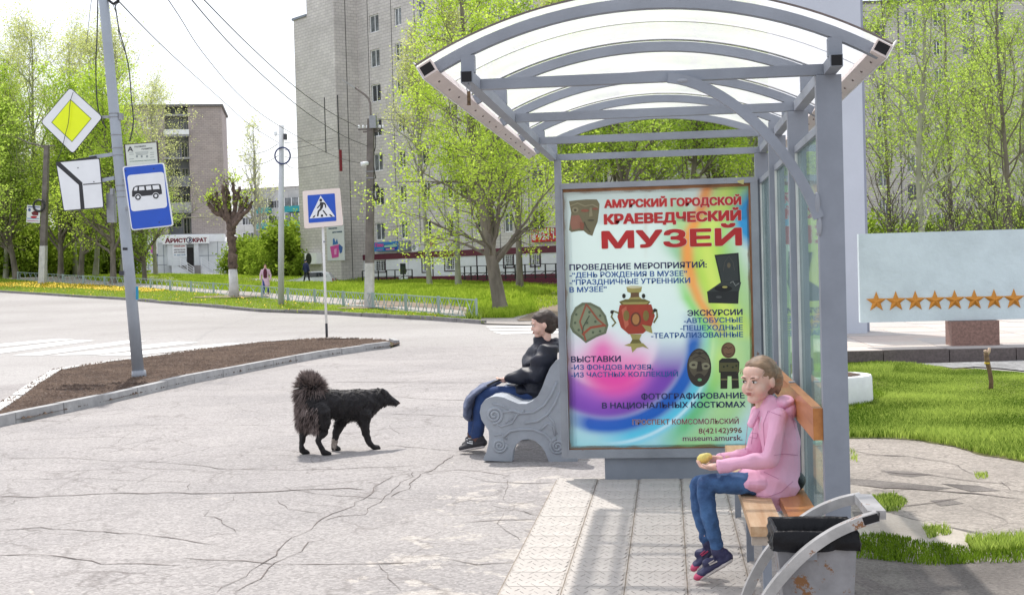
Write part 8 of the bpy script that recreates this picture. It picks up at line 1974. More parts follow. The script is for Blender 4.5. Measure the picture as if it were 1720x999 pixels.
mb = MB(); c_ = gp_(1298.5, 613.5, .035); d_ = (gp_(1305, 622, .03)-gp_(1292, 611, .05)).normalized(); ux_ = d_.orthogonal().normalized(); uy_ = d_.cross(ux_); mb.tube([c_+(ux_*math.cos(a)+uy_*math.sin(a))*0.017*k for a in [j*2*PI/14 for j in range(15)]], 0.0055*k, 6); o = link('hair_tie', mb.mesh('hair_tie'), mat('pink_elastic', (0.75, 0.22, 0.28), 0.6)); place(o, girl)
# loose wisps of hair
mb = MB(); rr = random.Random(2)
for j in range(26):
    s_ = rr.choice((-1, 1)); a = h(.055+rr.uniform(-.03, .01), s_*rr.uniform(.045, .068), .055+rr.uniform(-.02, .02)); b = a+Vector((rr.uniform(-.02, .01), rr.uniform(-.01, .01), -rr.uniform(.01, .035))); mb.tube([a, a.lerp(b, .5)+Vector((rr.uniform(-.004, .004), 0, .002)), b], 0.0008, 3)
o = link('wisps', mb.mesh('wisps'), M['hair']); place(o, girl); o['kind'] = 'stuff'
# jeans
mb = MB()
for dy, hp, kn, an, mid in ((-.078, (1303, 811), (1184, 812), (1204, 917), (1190, 862)), (.062, (1300, 811), (1172, 812), (1187, 905), (1176, 860))):
    H_, K_, A_, Mi = gp_(*hp, dy), gp_(*kn, dy), gp_(*an, dy+0.01), gp_(*mid, dy)
    loftp(mb, [(H_, .060, .056), (H_.lerp(K_, .5), .055, .052), (K_+Vector((.02, 0, .002)), .046, .045)], (0, 1, 0)); ellp(mb, K_+Vector((0.006, 0, -0.002)), (.042, .044, .043))
    loftp(mb, [(K_+Vector((0, 0, -.01)), .040, .041), (K_.lerp(Mi, .6), .042, .042), (Mi, .039, .039), (Mi.lerp(A_, .6), .034, .034), (A_, .032, .032)], (0, 1, 0))
ellp(mb, gp_(1312, 808), (.09, .12, .075))
fuse(mb, 'jeans', M['jeans'], girl, 0.005, 3, 0.007, 28, 3)
mb = MB()   # dark side stripe of the jeans
a_ = [gp_(1290, 806, -.148), gp_(1240, 806, -.14), gp_(1200, 806, -.133), gp_(1184, 822, -.128), gp_(1187, 860, -.125), gp_(1196, 900, -.113)]
# jacket
mb = MB()
st_ = [(gp_(1294, 823), .155, .112), (gp_(1302, 801), .152, .124), (gp_(1311, 778), .120, .098), (gp_(1313, 762), .106, .084), (gp_(1311, 742), .118, .090), (gp_(1306, 718), .126, .090), (gp_(1298, 700), .116, .076), (gp_(1291, 684), .078, .056)]
loftp(mb, st_, (0, 1, 0), 20)
ellp(mb, gp_(1268, 805, 0), (.110, .165, .062))       # skirt over the lap
for s_, sh_, el, wr in ((-1, (1307, 703, -.125), (1291, 770, -.175), (1212, 783, -.115)), (1, (1286, 702, .120), (1264, 764, .150), (1214, 771, .025))):
    S0, E0, W0 = gp_(*sh_), gp_(*el), gp_(*wr)
    ellp(mb, S0, (.049, .045, .050)); loftp(mb, [(S0, .045, .047), (S0.lerp(E0, .5), .043, .044), (E0, .039, .040)], (0, 1, 0)); ellp(mb, E0, (.041, .040, .041)); loftp(mb, [(E0, .039, .040), (E0.lerp(W0, .5), .038, .037), (W0, .033, .033)], (0, 1, 0)); loftp(mb, [(W0+(W0-E0).normalized()*0.002, .036, .036), (W0+(W0-E0).normalized()*0.018, .035, .035)], (0, 1, 0), dome=False)
# hood lying on the back and collar
ellp(mb, gp_(1318, 675), (.046, .085, .028)); ellp(mb, gp_(1326, 688), (.032, .082, .046)); ellp(mb, gp_(1293, 680), (.056, .068, .024))
cap_(mb, gp_(1272, 690, -.03), gp_(1262, 712, -.04), .018, .014); cap_(mb, gp_(1268, 690, .03), gp_(1257, 712, .01), .018, .014)
jk = fuse(mb, 'jacket', M['pinkcloth'], girl, 0.0042, 2, 0.015, 15, 1, stretch=(1, 0.8, 0.6))
def onjacket(px, py): # nearest surface point toward the camera
    o = Vector((0, 0, CAMH)); d = ray(px, py).normalized(); mi = jk.matrix_basis  # jacket mesh is in world coordinates
    from mathutils.bvhtree import BVHTree
    global _bvh
    try: _bvh
    except NameError:
        bm = bmesh.new(); bm.from_mesh(jk.data); _bvh = BVHTree.FromBMesh(bm); bm.free()
    hit = _bvh.ray_cast(o, d); return (hit[0]-d*0.0015) if hit[0] else None
def seam(pts, r, name='seam', m=None):
    P = [onjacket(*p) for p in pts]; P = [p for p in P if p is not None]
    if len(P) < 2: return
    S_ = []
    mb = MB(); mb.tube(P, r, 5); o = link(name, mb.mesh(name), m or M['pinkdark']); place(o, girl)
def dens(pts, n=8):
    out = []
    for a, b in zip(pts, pts[1:]): out += [(a[0]+(b[0]-a[0])*k/n, a[1]+(b[1]-a[1])*k/n) for k in range(n)]
    return out+[pts[-1]]
for pts in ([(1256, 712), (1248, 735), (1252, 755)], [(1255, 726), (1273, 728)], [(1255, 726), (1255, 733)], [(1255, 733), (1271, 736), (1273, 728)], [(1276, 690), (1266, 712), (1262, 745)], [(1199, 768), (1202, 796)], [(1312, 698), (1290, 690), (1282, 712), (1284, 748)], [(1300, 764), (1318, 762), (1340, 764)], [(1264, 832), (1290, 834), (1312, 826), (1332, 808)], [(1283, 792), (1308, 804)], [(1330, 696), (1336, 720)]): seam(dens(pts), 0.0013)
seam(dens([(1279, 700), (1276, 712), (1277, 722)]), 0.0018, 'drawstring', M['signwhite'])
mb = MB(); b_ = onjacket(1204, 782)
if b_: mb.ball(b_, 0.004, 8, 5); o = link('button', mb.mesh('button'), M['pinkdark']); place(o, girl)
# trainers
M['shoenavy'] = mat('navy_trainer', (0.03, 0.03, 0.09), 0.6, 0.2, 20); M['shoered'] = mat('raspberry_toe_cap', (0.50, 0.05, 0.13), 0.5, 0.1, 10); M['solew'] = mat('dusty_white_sole', (0.58, 0.53, 0.50), 0.7, 0.15, 20)
for dy, heel, mid, toe, ank in ((-.065, (1226, 938), (1203, 952), (1176, 968), (1205, 920)), (.072, (1207, 920), (1188, 938), (1170, 952), (1189, 905))):
    H_, Mi, T_, A_ = [gp_(*p, dy) for p in (heel, mid, toe, ank)]
    T_.z = max(T_.z, 0.026)
    sh_ = link('shoe', bpy.data.meshes.new('shoe'), None); bpy.data.objects.remove(sh_)
    n_ = (T_-H_).normalized(); upv = Vector((0, 1, 0)).cross(n_); upv = upv if upv.z > 0 else -upv
    mb = MB(); loftp(mb, [(H_+upv*.014, .030, .024), (Mi+upv*.014, .034, .022), (T_+upv*.010-n_*0.005, .036, .019)], (0, 1, 0)); ellp(mb, H_+upv*.03+n_*0.015, (.03, .029, .034)); cap_(mb, H_.lerp(A_, .4)+n_*0.02, A_-Vector((0, 0, .012)), .034, .034); ellp(mb, H_.lerp(T_, .55)+upv*.030, (.040, .028, .028))
    so = fuse(mb, 'shoe', M['shoenavy'], girl, 0.0045, 2, 0.004, 45)
    mb = MB(); loftp(mb, [(H_-upv*.006, .032, .012), (Mi-upv*.005, .036, .013), (T_-upv*.006, .036, .010)], (0, 1, 0)); o = fuse(mb, 'sole', M['solew'], girl, 0.005, 2); o.parent = so; o.matrix_parent_inverse = Matrix.Identity(4); o.matrix_basis = Matrix.Identity(4)
    mb = MB(); ellp(mb, T_-n_*0.004+upv*.006, (.036, .0365, .020), (n_, Vector((0, 1, 0)), upv)); o = link('toe_cap', mb.mesh('toe_cap'), M['shoered'], None, True); o.parent = so
    mb = MB(); c_ = H_.lerp(T_, .45)+upv*0.028+Vector((0, -.031, 0)); mb.beam(c_-n_*0.02, c_+n_*0.02+upv*0.004, 0.006, 0.006); mb.beam(c_+upv*0.012-n_*0.01, c_+upv*0.012+n_*0.02, 0.005, 0.005); o = link('shoe_stripe', mb.mesh('shoe_stripe'), M['shoered'] if dy > 0 else M['solew']); o.parent = so
# bitten yellow food in her hands
fd = thing('corn_cob', 'yellow bitten apple held between the girl hands', 'food', tuple(gp_(1181, 771, -.04)))
fd.name = 'apple'
mb = MB(); ellp(mb, gp_(1182, 770, -.045), (.032, .030, .026)); ellp(mb, gp_(1188, 766, -.045), (.024, .026, .018)); fuse(mb, 'flesh', mat('yellow_apple', (0.72, 0.60, 0.16), 0.5, 0.12, 30), fd, 0.004, 2, 0.006, 40)
# dark small bag behind her
bg_ = thing('bag', 'small black bag behind the girl on the bench', 'bag', tuple(gp_(1340, 800, .05)))
mb = MB(); ellp(mb, gp_(1336, 806, .02), (.045, .10, .055)); fuse(mb, 'bag_body', M['bag'], bg_, 0.008, 3, 0.01, 14)

# ---- woman on the concrete bench
YW = 11.22
def wp_(x, y, dy=0.0): return atY(x, y, YW+dy)
wm_ = thing('person', 'dark-haired woman in black padded jacket and blue jeans on the concrete bench', 'person', tuple(wp_(905, 670)))
M['blackjkt'] = mat('black_padded_jacket', (0.016, 0.018, 0.030), 0.5, 0.2, 5, spec=0.35, bump=0.004, bscale=20)
def w_extra(mb):
    w1 = wp_(855, 634, -.14); cap_(mb, wp_(895, 630, -.20), w1, .035, .028)
    hand(mb, w1, wp_(847, 637, -.13), wp_(838, 642, -.10), (0.2, 0, 1), 1.0, 0.9, thumb_side=-1)
    w2 = wp_(856, 636, .10); cap_(mb, wp_(892, 632, .18), w2, .035, .028); hand(mb, w2, wp_(848, 639, .08), wp_(838, 643, .04), (0.2, 0, 1), 1.0, 0.9, thumb_side=1)
    loftp(mb, [(wp_(914, 585), .08, .06), (wp_(908, 620), .14, .09), (wp_(904, 665), .15, .11)], (0, 1, 0))
    for dy, kn, an in ((-.09, (812, 662), (801, 728)), (.09, (803, 664), (793, 726))):
        cap_(mb, wp_(900, 664, dy), wp_(*kn, dy), .06, .045); cap_(mb, wp_(*kn, dy), wp_(*an, dy), .045, .034)
    for s_ in (-1, 1): cap_(mb, wp_(915, 592, s_*.17), wp_(897, 630, s_*.20), .04, .036)
def w_tail(mb, h, k):
    ellp(mb, h(-.125, 0, -.01), (.040, .038, .045)); ellp(mb, h(-.105, 0, .02), (.04, .045, .04)); ellp(mb, h(0.005, 0, .05), (.085, .078, .058))
head(wm_, wp_(912, 545), (-0.97, -0.20, -0.12), 0.228, M['darkhair'], M['skin'], w_tail, 0.006, wp_(917, 583), w_extra)
mb = MB()
for dy, kn, an in ((-.095, (813, 662), (801, 731)), (.09, (805, 664), (794, 727))):
    H_, K_, A_ = wp_(900, 664, dy), wp_(*kn, dy), wp_(*an, dy)
    loftp(mb, [(H_, .095, .09), (H_.lerp(K_, .5), .088, .082), (K_, .072, .070)], (0, 1, 0)); ellp(mb, K_, (.07, .07, .068)); loftp(mb, [(K_, .066, .066), (K_.lerp(A_, .45), .064, .064), (A_, .052, .052)], (0, 1, 0))
ellp(mb, wp_(902, 660), (.15, .18, .11))
fuse(mb, 'jeans', mat('dark_blue_denim', (0.022, 0.055, 0.17), 0.85, 0.25, 6), wm_, 0.012, 4, 0.012, 9, 2)
mb = MB()
loftp(mb, [(wp_(903, 668), .20, .145), (wp_(906, 648), .205, .150), (wp_(908, 625), .195, .150), (wp_(909, 605), .19, .135), (wp_(914, 590), .165, .11), (wp_(917, 579), .095, .075)], (0, 1, 0), 20)
ellp(mb, wp_(880, 657), (.15, .18, .085)); ellp(mb, wp_(897, 615), (.10, .17, .16))
for s_ in (-1, 1):
    S0, E0, W0 = wp_(921, 592, s_*.175), wp_(900, 628, s_*.215), wp_(858, 634, s_*.125)
    ellp(mb, S0, (.085, .08, .085)); loftp(mb, [(S0, .078, .078), (S0.lerp(E0, .5), .078, .078), (E0, .072, .072)], (0, 1, 0)); ellp(mb, E0, (.072, .07, .072)); loftp(mb, [(E0, .070, .070), (E0.lerp(W0, .5), .062, .062), (W0, .048, .048)], (0, 1, 0))
# high collar and hood
loftp(mb, [(wp_(916, 585), .09, .085), (wp_(913, 574), .078, .080)], (0, 1, 0)); ellp(mb, wp_(934, 578), (.075, .12, .065))
fuse(mb, 'jacket', M['blackjkt'], wm_, 0.009, 2, 0.034, 7.5, 5, stretch=(0.9, 0.9, 1.7))
M['shoeblk'] = mat('dark_trainer', (0.03, 0.028, 0.035), 0.6, 0.2, 20)
for dy, heel, toe, ank in ((-.095, (812, 747), (771, 753), (801, 732)), (.09, (806, 742), (776, 747), (794, 729))):
    H_, T_, A_ = wp_(*heel, dy), wp_(*toe, dy), wp_(*ank, dy)
    dz_ = 0.02-min(T_.z, H_.z); 
    mb = MB(); loftp(mb, [(H_+Vector((0, 0, .02)), .040, .035), (H_.lerp(T_, .5)+Vector((0, 0, .015)), .045, .035), (T_+Vector((.02, 0, .002)), .040, .024)], (0, 1, 0)); cap_(mb, H_+Vector((-.03, 0, .05)), A_-Vector((0, 0, .02)), .046, .045); ellp(mb, H_.lerp(T_, .45)+Vector((0, 0, .04)), (.06, .038, .03))
    so = fuse(mb, 'shoe', M['shoeblk'], wm_, 0.008, 3)
    mb = MB(); loftp(mb, [(H_-Vector((0, 0, .012)), .042, .014), (H_.lerp(T_, .5)-Vector((0, 0, .014)), .046, .013), (T_-Vector((-.02, 0, .014)), .040, .011)], (0, 1, 0)); o = fuse(mb, 'sole', M['solew'], wm_, 0.007, 2); o.parent = so; o.matrix_basis = Matrix.Identity(4)
    mb = MB(); c_ = H_.lerp(T_, .4)+Vector((0, -.046, .03)); mb.beam(c_, c_+Vector((-.05, 0, .01)), .006, .008); mb.beam(c_+Vector((0, 0, .016)), c_+Vector((-.03, 0, .02)), .006, .006); o = link('shoe_stripe', mb.mesh('shoe_stripe'), M['signwhite']); o.parent = so
    mb = MB(); cap_(mb, A_+Vector((0, 0, .01)), A_-Vector((0, 0, .03)), .048, .044); o = link('sock', mb.mesh('sock'), mat('brown_sock', (0.12, 0.06, 0.05), 0.8), None, True); place(o, wm_)
dj = thing('folded_jacket', 'blue-grey garment draped over the woman knees and hanging down', 'garment', tuple(wp_(800, 680)))
mb = MB(); P = k4([(335, 462), (285, 484), (240, 500), (200, 530), (172, 565), (158, 610), (158, 650), (168, 668)])
loftp(mb, [(wp_(x, y, -.02), a, b) for (x, y), a, b in zip(P, (.05, .12, .18, .20, .20, .19, .17, .12), (.022, .026, .03, .036, .04, .045, .045, .03))], (0, 1, 0), 18)
fuse(mb, 'cloth', mat('blue_grey_cloth', (0.13, 0.155, 0.24), 0.8, 0.2, 5), dj, 0.010, 3, 0.016, 13, 8)
mb = MB(); mb.tube([wp_(844, 636, -.15), wp_(832, 640, -.17), wp_(818, 648, -.2)], .010, 6); o = link('strap', mb.mesh('strap'), M['signblack']); place(o, dj)

# ---- dog
kd = cc(5.259, 480, 600)
def dp(x, y, dy=0.0):
    (px, py), = kd([(x, y)]); f = (x-200)/550.0; return atY(px, py, 11.14+0.36*min(max(f, -0.2), 1.5)+dy)
dog = thing('dog', 'black shaggy dog with raised brownish plume tail standing on the asphalt', 'dog', (dp(400, 860).x, 11.3, 0))
M['furblack'] = mat('black_fur', (0.012, 0.011, 0.012), 0.6, 0.5, 12, spec=0.35, bump=0.006, bscale=60, col2=(0.02, 0.017, 0.018))
M['furbrown'] = mat('brown_grey_fur', (0.34, 0.27, 0.25), 0.8, 0.4, 9, col2=(0.10, 0.07, 0.062))
axd = (dp(700, 400)-dp(250, 400)).normalized(); lat = Vector((-axd.y, axd.x, 0)).normalized()
mb = MB()
loftp(mb, [(dp(215, 430), .095, .120), (dp(300, 415), .115, .134), (dp(420, 412), .108, .128), (dp(540, 425), .113, .137), (dp(640, 420), .113, .142), (dp(720, 405), .102, .130), (dp(775, 378), .080, .108), (dp(820, 358), .068, .088)], lat, 18)
ellp(mb, dp(855, 335), (.070, .058, .058), (axd, lat, Vector((0, 0, 1)))); ellp(mb, dp(885, 355), (.055, .048, .046), (axd, lat, Vector((0, 0, 1))))
loftp(mb, [(dp(895, 365), .042, .052), (dp(940, 390), .031, .040), (dp(978, 402), .023, .028)], lat, 12); ellp(mb, dp(860, 385), (.06, .055, .055))
ellp(mb, dp(690, 470), (.10, .085, .09)); ellp(mb, dp(235, 480), (.10, .10, .14))
# legs: each with its joints
legs = [([(195, 470), (175, 570), (205, 640), (150, 700), (142, 790), (146, 850)], (.085, .068, .045, .030, .024, .026), -.02), ([(300, 480), (320, 590), (330, 660), (288, 735), (305, 800), (335, 855)], (.095, .078, .048, .030, .024, .024), -.10),
        ([(520, 520), (478, 590), (455, 660), (436, 730), (428, 790), (424, 826)], (.070, .052, .040, .029, .025, .026), .12), ([(690, 500), (690, 580), (705, 660), (722, 720), (742, 770), (772, 800)], (.075, .055, .038, .030, .025, .024), -.06)]
legs[0] = (legs[0][0], legs[0][1], .10)
for pts, rr_, dy in legs:
    P = [dp(x, y, dy) for x, y in pts]
    gz = 0.03-P[-1].z
    for i, p in enumerate(P): p.z += gz*(i/5.0)
    for a, b, ra, rb in zip(P, P[1:], rr_, rr_[1:]): cap_(mb, a, b, ra, rb)
    ellp(mb, P[-1]+axd*0.02-Vector((0, 0, .004)), (.045, .028, .024), (axd, lat, Vector((0, 0, 1))))
    for s_ in (-1, 0, 1): ellp(mb, P[-1]+axd*0.052+lat*s_*0.015-Vector((0, 0, .012)), (.016, .010, .013), (axd, lat, Vector((0, 0, 1))))
# tail core
loftp(mb, [(dp(310, 335), .05, .065), (dp(272, 268), .045, .056), (dp(235, 220), .042, .050), (dp(195, 212), .040, .048), (dp(165, 262), .036, .044), (dp(152, 335), .030, .036), (dp(150, 410), .025, .03)], lat, 12)
dbody = fuse(mb, 'body', M['furblack'], dog, 0.009, 3, 0.008, 26, 4)
for s_ in (-1, 1):
    mb = MB(); ellp(mb, dp(845, 305)+lat*s_*.050, (.022, .012, .038), (axd, lat, Vector((0.3*axd.x, 0.3*axd.y, -1)).normalized())); o = link('ear', mb.mesh('ear'), M['furblack'], None, True); place(o, dog)
    mb = MB(); ellp(mb, dp(912, 335)+lat*s_*.036, (.006, .006, .006)); o = link('eye', mb.mesh('eye'), M['iris'], None, True); place(o, dog)
mb = MB(); ellp(mb, dp(1000, 403), (.012, .013, .011)); o = link('nose', mb.mesh('nose'), mat('brown_nose', (0.12, 0.05, 0.04), 0.4), None, True); place(o, dog)
# fur strands
me = dbody.data; n = len(me.polygons); cen = np.zeros(n*3, np.float32); me.polygons.foreach_get('center', cen); cen = cen.reshape(-1, 3); nor = np.zeros(n*3, np.float32); me.polygons.foreach_get('normal', nor); nor = nor.reshape(-1, 3)
def strands(idx, base, dirs, ln, wd, rs, droop=0.5):
    m_ = len(base); d = dirs/np.linalg.norm(dirs, axis=1, keepdims=True); s_ = np.cross(d, rs.normal(size=(m_, 3))); s_ /= np.linalg.norm(s_, axis=1, keepdims=True)+1e-9
    w2 = wd*rs.uniform(.6, 1.3, (m_, 1)); L_ = ln*rs.uniform(.5, 1.2, (m_, 1)); mid = base+d*L_*0.55; tip = base+d*L_-np.array([0, 0, 1.])*L_*droop*0.35
    V = np.stack([base-s_*w2, base+s_*w2, mid+s_*w2*0.7, mid-s_*w2*0.7, tip], 1).reshape(-1, 3); i = np.arange(m_)*5
    return V, np.concatenate([np.stack([i, i+1, i+2], 1), np.stack([i, i+2, i+3], 1), np.stack([i+3, i+2, i+4], 1)])
rs = np.random.RandomState(12); ax_ = np.array(axd); q = rs.choice(n, 9000); tailx = dp(330, 300).x; 
istail = (cen[q][:, 0] < dp(345, 300).x) & (cen[q][:, 2] > dp(300, 320).z)
istail = istail | ((cen[q][:, 0] < dp(215, 300).x) & (cen[q][:, 2] > dp(300, 440).z))
hind = (cen[q][:, 0] < dp(340, 500).x) & (cen[q][:, 2] < dp(300, 430).z) & (cen[q][:, 2] > dp(300, 640).z)
legm = cen[q][:, 2] < dp(300, 640).z
bd = q[~istail & ~hind & ~legm]; dirs = -ax_*0.8+nor[bd]*0.45+np.array([0, 0, -0.45])+rs.normal(size=(len(bd), 3))*0.15
V, F = strands(bd, cen[bd], dirs, 0.022, 0.0022, rs); o = link('coat', fastmesh('coat', V, F), M['furblack']); place(o, dog); o['kind'] = 'stuff'
hq = np.repeat(q[hind], 4); dirs = nor[hq]*0.5+np.array([0, 0, -1.0])+rs.normal(size=(len(hq), 3))*0.2-ax_*0.35
hk_ = rs.rand(len(hq)) < 0.55; V, F = strands(hq[~hk_], cen[hq[~hk_]], dirs[~hk_], 0.05, 0.003, rs); o = link('leg_fur', fastmesh('leg_fur', V, F), M['furblack']); place(o, dog); o['kind'] = 'stuff'
hq = hq[hk_]; dirs = dirs[hk_]
V, F = strands(hq, cen[hq]+rs.normal(size=(len(hq), 3))*0.01, dirs, 0.055, 0.003, rs); o = link('breeches', fastmesh('breeches', V, F), M['furbrown']); place(o, dog); o['kind'] = 'stuff'
tq = np.repeat(q[istail], 9); c0 = np.array(dp(215, 300)); out = cen[tq]-c0; out /= np.linalg.norm(out, axis=1, keepdims=True); dirs = nor[tq]*0.25+out*0.6+rs.normal(size=(len(tq), 3))*0.22+np.array([-0.40, 0, 0.0])+np.clip((cen[tq][:, 2:3]-dp(200, 255).z)/0.06, -0.9, 0.9)*np.array([0, 0, 1.])
mk_ = rs.rand(len(tq)) < 0.62
V, F = strands(tq[mk_], cen[tq[mk_]], dirs[mk_], 0.082, 0.0028, rs, 0.4); o = link('tail_plume', fastmesh('tail_plume', V, F), M['furbrown']); place(o, dog); o['kind'] = 'stuff'
V, F = strands(tq[~mk_], cen[tq[~mk_]], dirs[~mk_], 0.062, 0.0028, rs, 0.4); o = link('tail_underfur', fastmesh('tail_underfur', V, F), M['furblack']); place(o, dog); o['kind'] = 'stuff'
mb = MB(); P = dp(428, 790, .12); loftp(mb, [(dp(432, 735, .12), .031, .031), (dp(428, 770, .12), .028, .028), (dp(426, 800, .12), .027, .027)], lat); o = fuse(mb, 'white_sock', mat('pale_fur', (0.40, 0.34, 0.30), 0.9, 0.3, 30), dog, 0.006, 1, 0.004, 50)

# ---- distant pedestrians (small in the photo): one body skin plus clothes
def pedestrian(label, foot, hgt, rot, coat, trousers, hairm, bag=None, long_coat=False, hat=None, arms=0.25, lean=0.0, stride=0.18):
    t = thing('person', label, 'person', tuple(foot), None, rot); s_ = hgt/1.7; P = lambda x, y, z: Vector((x, y, z))*s_
    def lf(mb, name, m_, voxel=0.02, na=0.0):
        bmesh.ops.recalc_face_normals(mb.bm, faces=mb.bm.faces[:]); me = bpy.data.meshes.new('t'); mb.bm.to_mesh(me); mb.bm.free(); ob = bpy.data.objects.new('t', me); C.objects.link(ob)
        md = ob.modifiers.new('r', 'REMESH'); md.mode = 'VOXEL'; md.voxel_size = voxel; ob.modifiers.new('s', 'SMOOTH').iterations = 3
        out = bpy.data.meshes.new_from_object(ob.evaluated_get(bpy.context.evaluated_depsgraph_get())); bpy.data.objects.remove(ob); out.name = name; return link(name, out, m_, t, True)
    mb = MB(); ellp(mb, P(0, lean, 1.58), (.075*s_, .09*s_, .11*s_)); ellp(mb, P(0, lean-.085, 1.56), (.015*s_, .02*s_, .025*s_)); cap_(mb, P(0, lean, 1.50), P(0, lean*.8, 1.38), .05*s_, .06*s_)
    for k in (-1, 1):
        cap_(mb, P(k*.1, 0, .9), P(k*.1, k*stride*.5-.03, .48), .06*s_, .05*s_); cap_(mb, P(k*.1, k*stride*.5-.03, .48), P(k*.1, k*stride, .08), .05*s_, .04*s_)
        cap_(mb, P(k*.19, lean*.8, 1.36), P(k*(.20+arms*.3), lean*.6, 1.08), .045*s_, .04*s_); cap_(mb, P(k*(.20+arms*.3), lean*.6, 1.08), P(k*(.19+arms*.3), lean*.5-.06, .84), .035*s_, .028*s_)
        c = P(k*(.19+arms*.3), lean*.5-.07, .79); ellp(mb, c, (.02*s_, .035*s_, .05*s_))
        for j in range(4): cap_(mb, c+P(0, -.02+.014*j, -.04), c+P(0, -.022+.014*j, -.095), .009*s_, .007*s_, 6)
        cap_(mb, c+P(0, -.03, .0), c+P(0, -.05, -.04), .010*s_, .008*s_, 6)
    loftp(mb, [(P(0, 0, .9), .14*s_, .10*s_), (P(0, lean*.4, 1.15), .13*s_, .09*s_), (P(0, lean*.8, 1.36), .17*s_, .09*s_)], (1, 0, 0)); lf(mb, 'body', M['skin'], 0.014)
    mb = MB(); ellp(mb, P(0, lean+.02, 1.62), (.085*s_, .10*s_, .095*s_)); lf(mb, 'hair', hairm, 0.02)
    mb = MB(); zl = 0.55 if long_coat else 0.82
    loftp(mb, [(P(0, 0, zl), (.24 if long_coat else .18)*s_, .14*s_), (P(0, lean*.3, 1.05), .17*s_, .13*s_), (P(0, lean*.6, 1.25), .19*s_, .13*s_), (P(0, lean*.85, 1.42), .13*s_, .09*s_)], (1, 0, 0))
    for k in (-1, 1): cap_(mb, P(k*.19, lean*.8, 1.36), P(k*(.20+arms*.3), lean*.6, 1.08), .07*s_, .06*s_); cap_(mb, P(k*(.20+arms*.3), lean*.6, 1.08), P(k*(.19+arms*.3), lean*.5-.06, .86), .055*s_, .05*s_)
    lf(mb, 'coat', coat, 0.022)
    mb = MB()
    for k in (-1, 1): cap_(mb, P(k*.1, 0, .88), P(k*.1, k*stride*.5-.03, .48), .095*s_, .07*s_); cap_(mb, P(k*.1, k*stride*.5-.03, .48), P(k*.1, k*stride, .12), .07*s_, .055*s_)
    lf(mb, 'trousers', trousers, 0.02)
    for k in (-1, 1): mb = MB(); loftp(mb, [(P(k*.1, k*stride+.04, .05), .045*s_, .04*s_), (P(k*.1, k*stride-.14, .04), .045*s_, .035*s_)], (1, 0, 0)); lf(mb, 'shoe', M['shoeblk'], 0.02)
    return t, s_
wp0 = G(447, 494.5)
t, s_ = pedestrian('woman in long pale pink cardigan walking on the footpath behind the fence', wp0, 1.66, 0.15, mat('pale_pink_cardigan', (0.66, 0.47, 0.58), 0.8, 0.08, 6), mat('walk_jeans', (0.03, 0.07, 0.24), 0.8), mat('reddish_hair', (0.12, 0.05, 0.03), 0.7), long_coat=True, arms=0.3)
mb = MB(); loftp(mb, [(Vector((0, -.10, .95)), .10, .06), (Vector((0, -.11, 1.2)), .11, .06), (Vector((0, -.09, 1.38)), .08, .05)], (1, 0, 0)); o = link('blouse', mb.mesh('blouse'), mat('dark_plum_blouse', (0.09, 0.01, 0.03), 0.8), t, True)
mp_ = camxy((262-860)/FOC*138, 138)
t, s_ = pedestrian('man in dark clothes walking by the white shop wall with a bag', (mp_.x, mp_.y, terrain(mp_.x, mp_.y)), 1.72, 1.2, mat('black_coat', (0.012, 0.012, 0.016), 0.7), mat('black_trousers', (0.012, 0.012, 0.014), 0.8), M['darkhair'], lean=-.06)
mb = MB(); mb.box((.20, -.15, .38), (.27, .15, .68)); o = link('handbag', mb.mesh('handbag'), M['signblack'], t)
bp2 = camxy((516-860)/FOC*94.0, 94.0)
t, s_ = pedestrian('person in dark blue jacket standing in front of the white car', (bp2.x, bp2.y, terrain(bp2.x, bp2.y)), 1.65, 2.6, mat('dark_blue_jacket', (0.01, 0.02, 0.09), 0.7), mat('dark_trousers', (0.012, 0.012, 0.02), 0.8), mat('blue_hood', (0.01, 0.02, 0.08), 0.7), lean=.05)
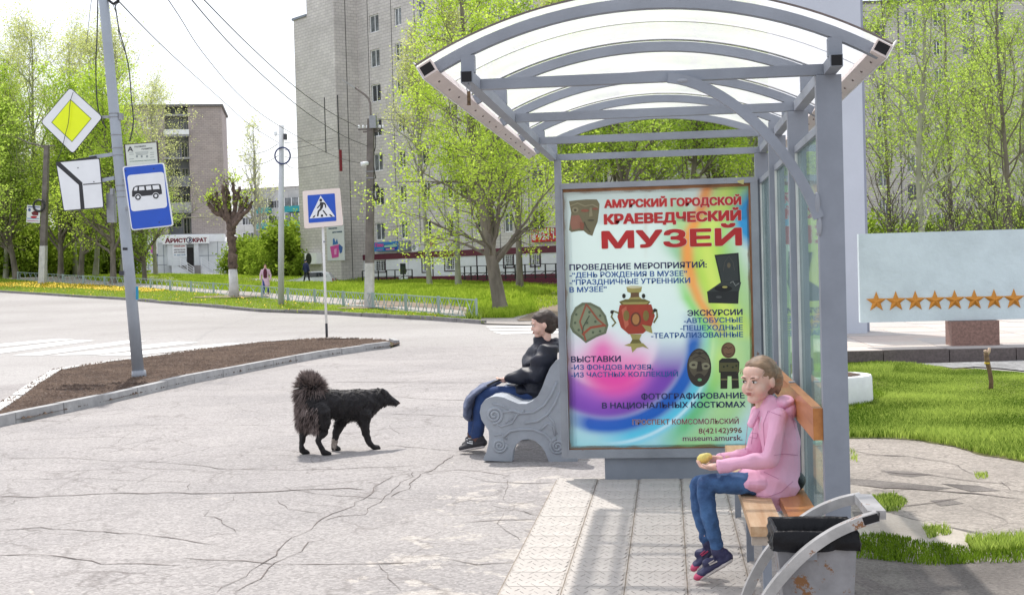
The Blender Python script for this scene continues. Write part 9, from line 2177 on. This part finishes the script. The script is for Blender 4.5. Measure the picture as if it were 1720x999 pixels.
# ---- parked cars
def car(label, pos, rot, body, roof_h=1.45, length=4.1, tall=False):
    t = thing('parked_car', label, 'car', tuple(pos), None, rot); L_ = length/2; W_ = 0.84
    prof = [(-L_, .35), (-L_, .62), (-L_+.05, .80), (-L_+.9, .93), (-L_+1.35, 1.02), (-L_+1.95, roof_h-.04), (-L_+2.3, roof_h), (L_-.75, roof_h), (L_-.35, roof_h-.12), (L_-.08, .95), (L_, .80), (L_, .35), (L_-.4, .24), (-L_+.3, .24)]
    if tall: prof = [(x, z*1.0 if z < .5 else z*1.12) for x, z in prof]
    mb = MB(); low = [p for p in prof]
    a = [mb.v((x, -W_*(0.84 if z > 1.1 else 1.0), z)) for x, z in low]; b = [mb.v((x, W_*(0.84 if z > 1.1 else 1.0), z)) for x, z in low]
    n = len(a); mb.bm.faces.new(a); mb.bm.faces.new(b[::-1])
    for k in range(n): mb.bm.faces.new((a[(k+1) % n], a[k], b[k], b[(k+1) % n]))
    bmesh.ops.bevel(mb.bm, geom=mb.bm.edges[:], offset=0.05, segments=2, affect='EDGES', clamp_overlap=True)
    bd_ = lpart(mb, 'body', body, t)
    for s_ in (-1, 1):
        for pts in ([(-L_+1.55, 1.06), (-L_+2.05, roof_h-.10), (-.05, roof_h-.09), (-.05, 1.03)], [(.03, 1.03), (.03, roof_h-.09), (L_-.8, roof_h-.09), (L_-.45, 1.05)]):
            k_ = 1.12 if tall else 1.0; mb = MB(); mb.prism([(x, s_*W_*0.93-0.01*s_, z*k_) for x, z in pts], (0, s_, 0), 0.02); lpart(mb, 'side_window', M['pane'], t)
        for x in (-L_+.75, L_-.75):
            mb = MB(); mb.tube([(x, s_*(W_-.18), .31), (x, s_*(W_+.015), .31)], 0.31, 18); w_ = lpart(mb, 'wheel', M['signblack'], t)
            mb = MB(); mb.tube([(x, s_*(W_+.016), .31), (x, s_*(W_+.03), .31)], 0.19, 12); lpart(mb, 'rim', M['band'], w_)
        mb = MB(); mb.box((-L_-.01, min(s_*.5, s_*.78), .62), (-L_+.05, max(s_*.5, s_*.78), .76)); lpart(mb, 'headlight', M['eyew'], t)
        mb = MB(); mb.box((L_-.05, min(s_*.6, s_*.8), .68), (L_+.012, max(s_*.6, s_*.8), .90)); lpart(mb, 'tail_light', mat('tail_red', (0.3, 0.01, 0.01), 0.3), t)
    mb = MB(); mb.hexa([(-L_+1.38, -W_*.78, 1.06), (-L_+1.38, W_*.78, 1.06), (-L_+1.42, W_*.78, 1.05), (-L_+1.42, -W_*.78, 1.05), (-L_+1.90, -W_*.7, roof_h-.05), (-L_+1.90, W_*.7, roof_h-.05), (-L_+1.96, W_*.7, roof_h-.06), (-L_+1.96, -W_*.7, roof_h-.06)]); lpart(mb, 'windscreen', M['pane'], t)
    return t
cpos = camxy((522-860)/FOC*97.5, 97.5)
car('white hatchback parked by the end wall of the tall block', (cpos.x, cpos.y, terrain(cpos.x, cpos.y)), 0.1, mat('white_car_paint', (0.62, 0.64, 0.66), 0.25, 0.03, 2, coat=0.5), length=3.6)
cpos = camxy((500-860)/FOC*122, 122)
car('dark off-road car parked behind the tall block corner', (cpos.x, cpos.y, terrain(cpos.x, cpos.y)-.1), 0.25, mat('black_car_paint', (0.015, 0.016, 0.02), 0.2, 0.03, 2, coat=0.5), 1.45, 3.8, True)
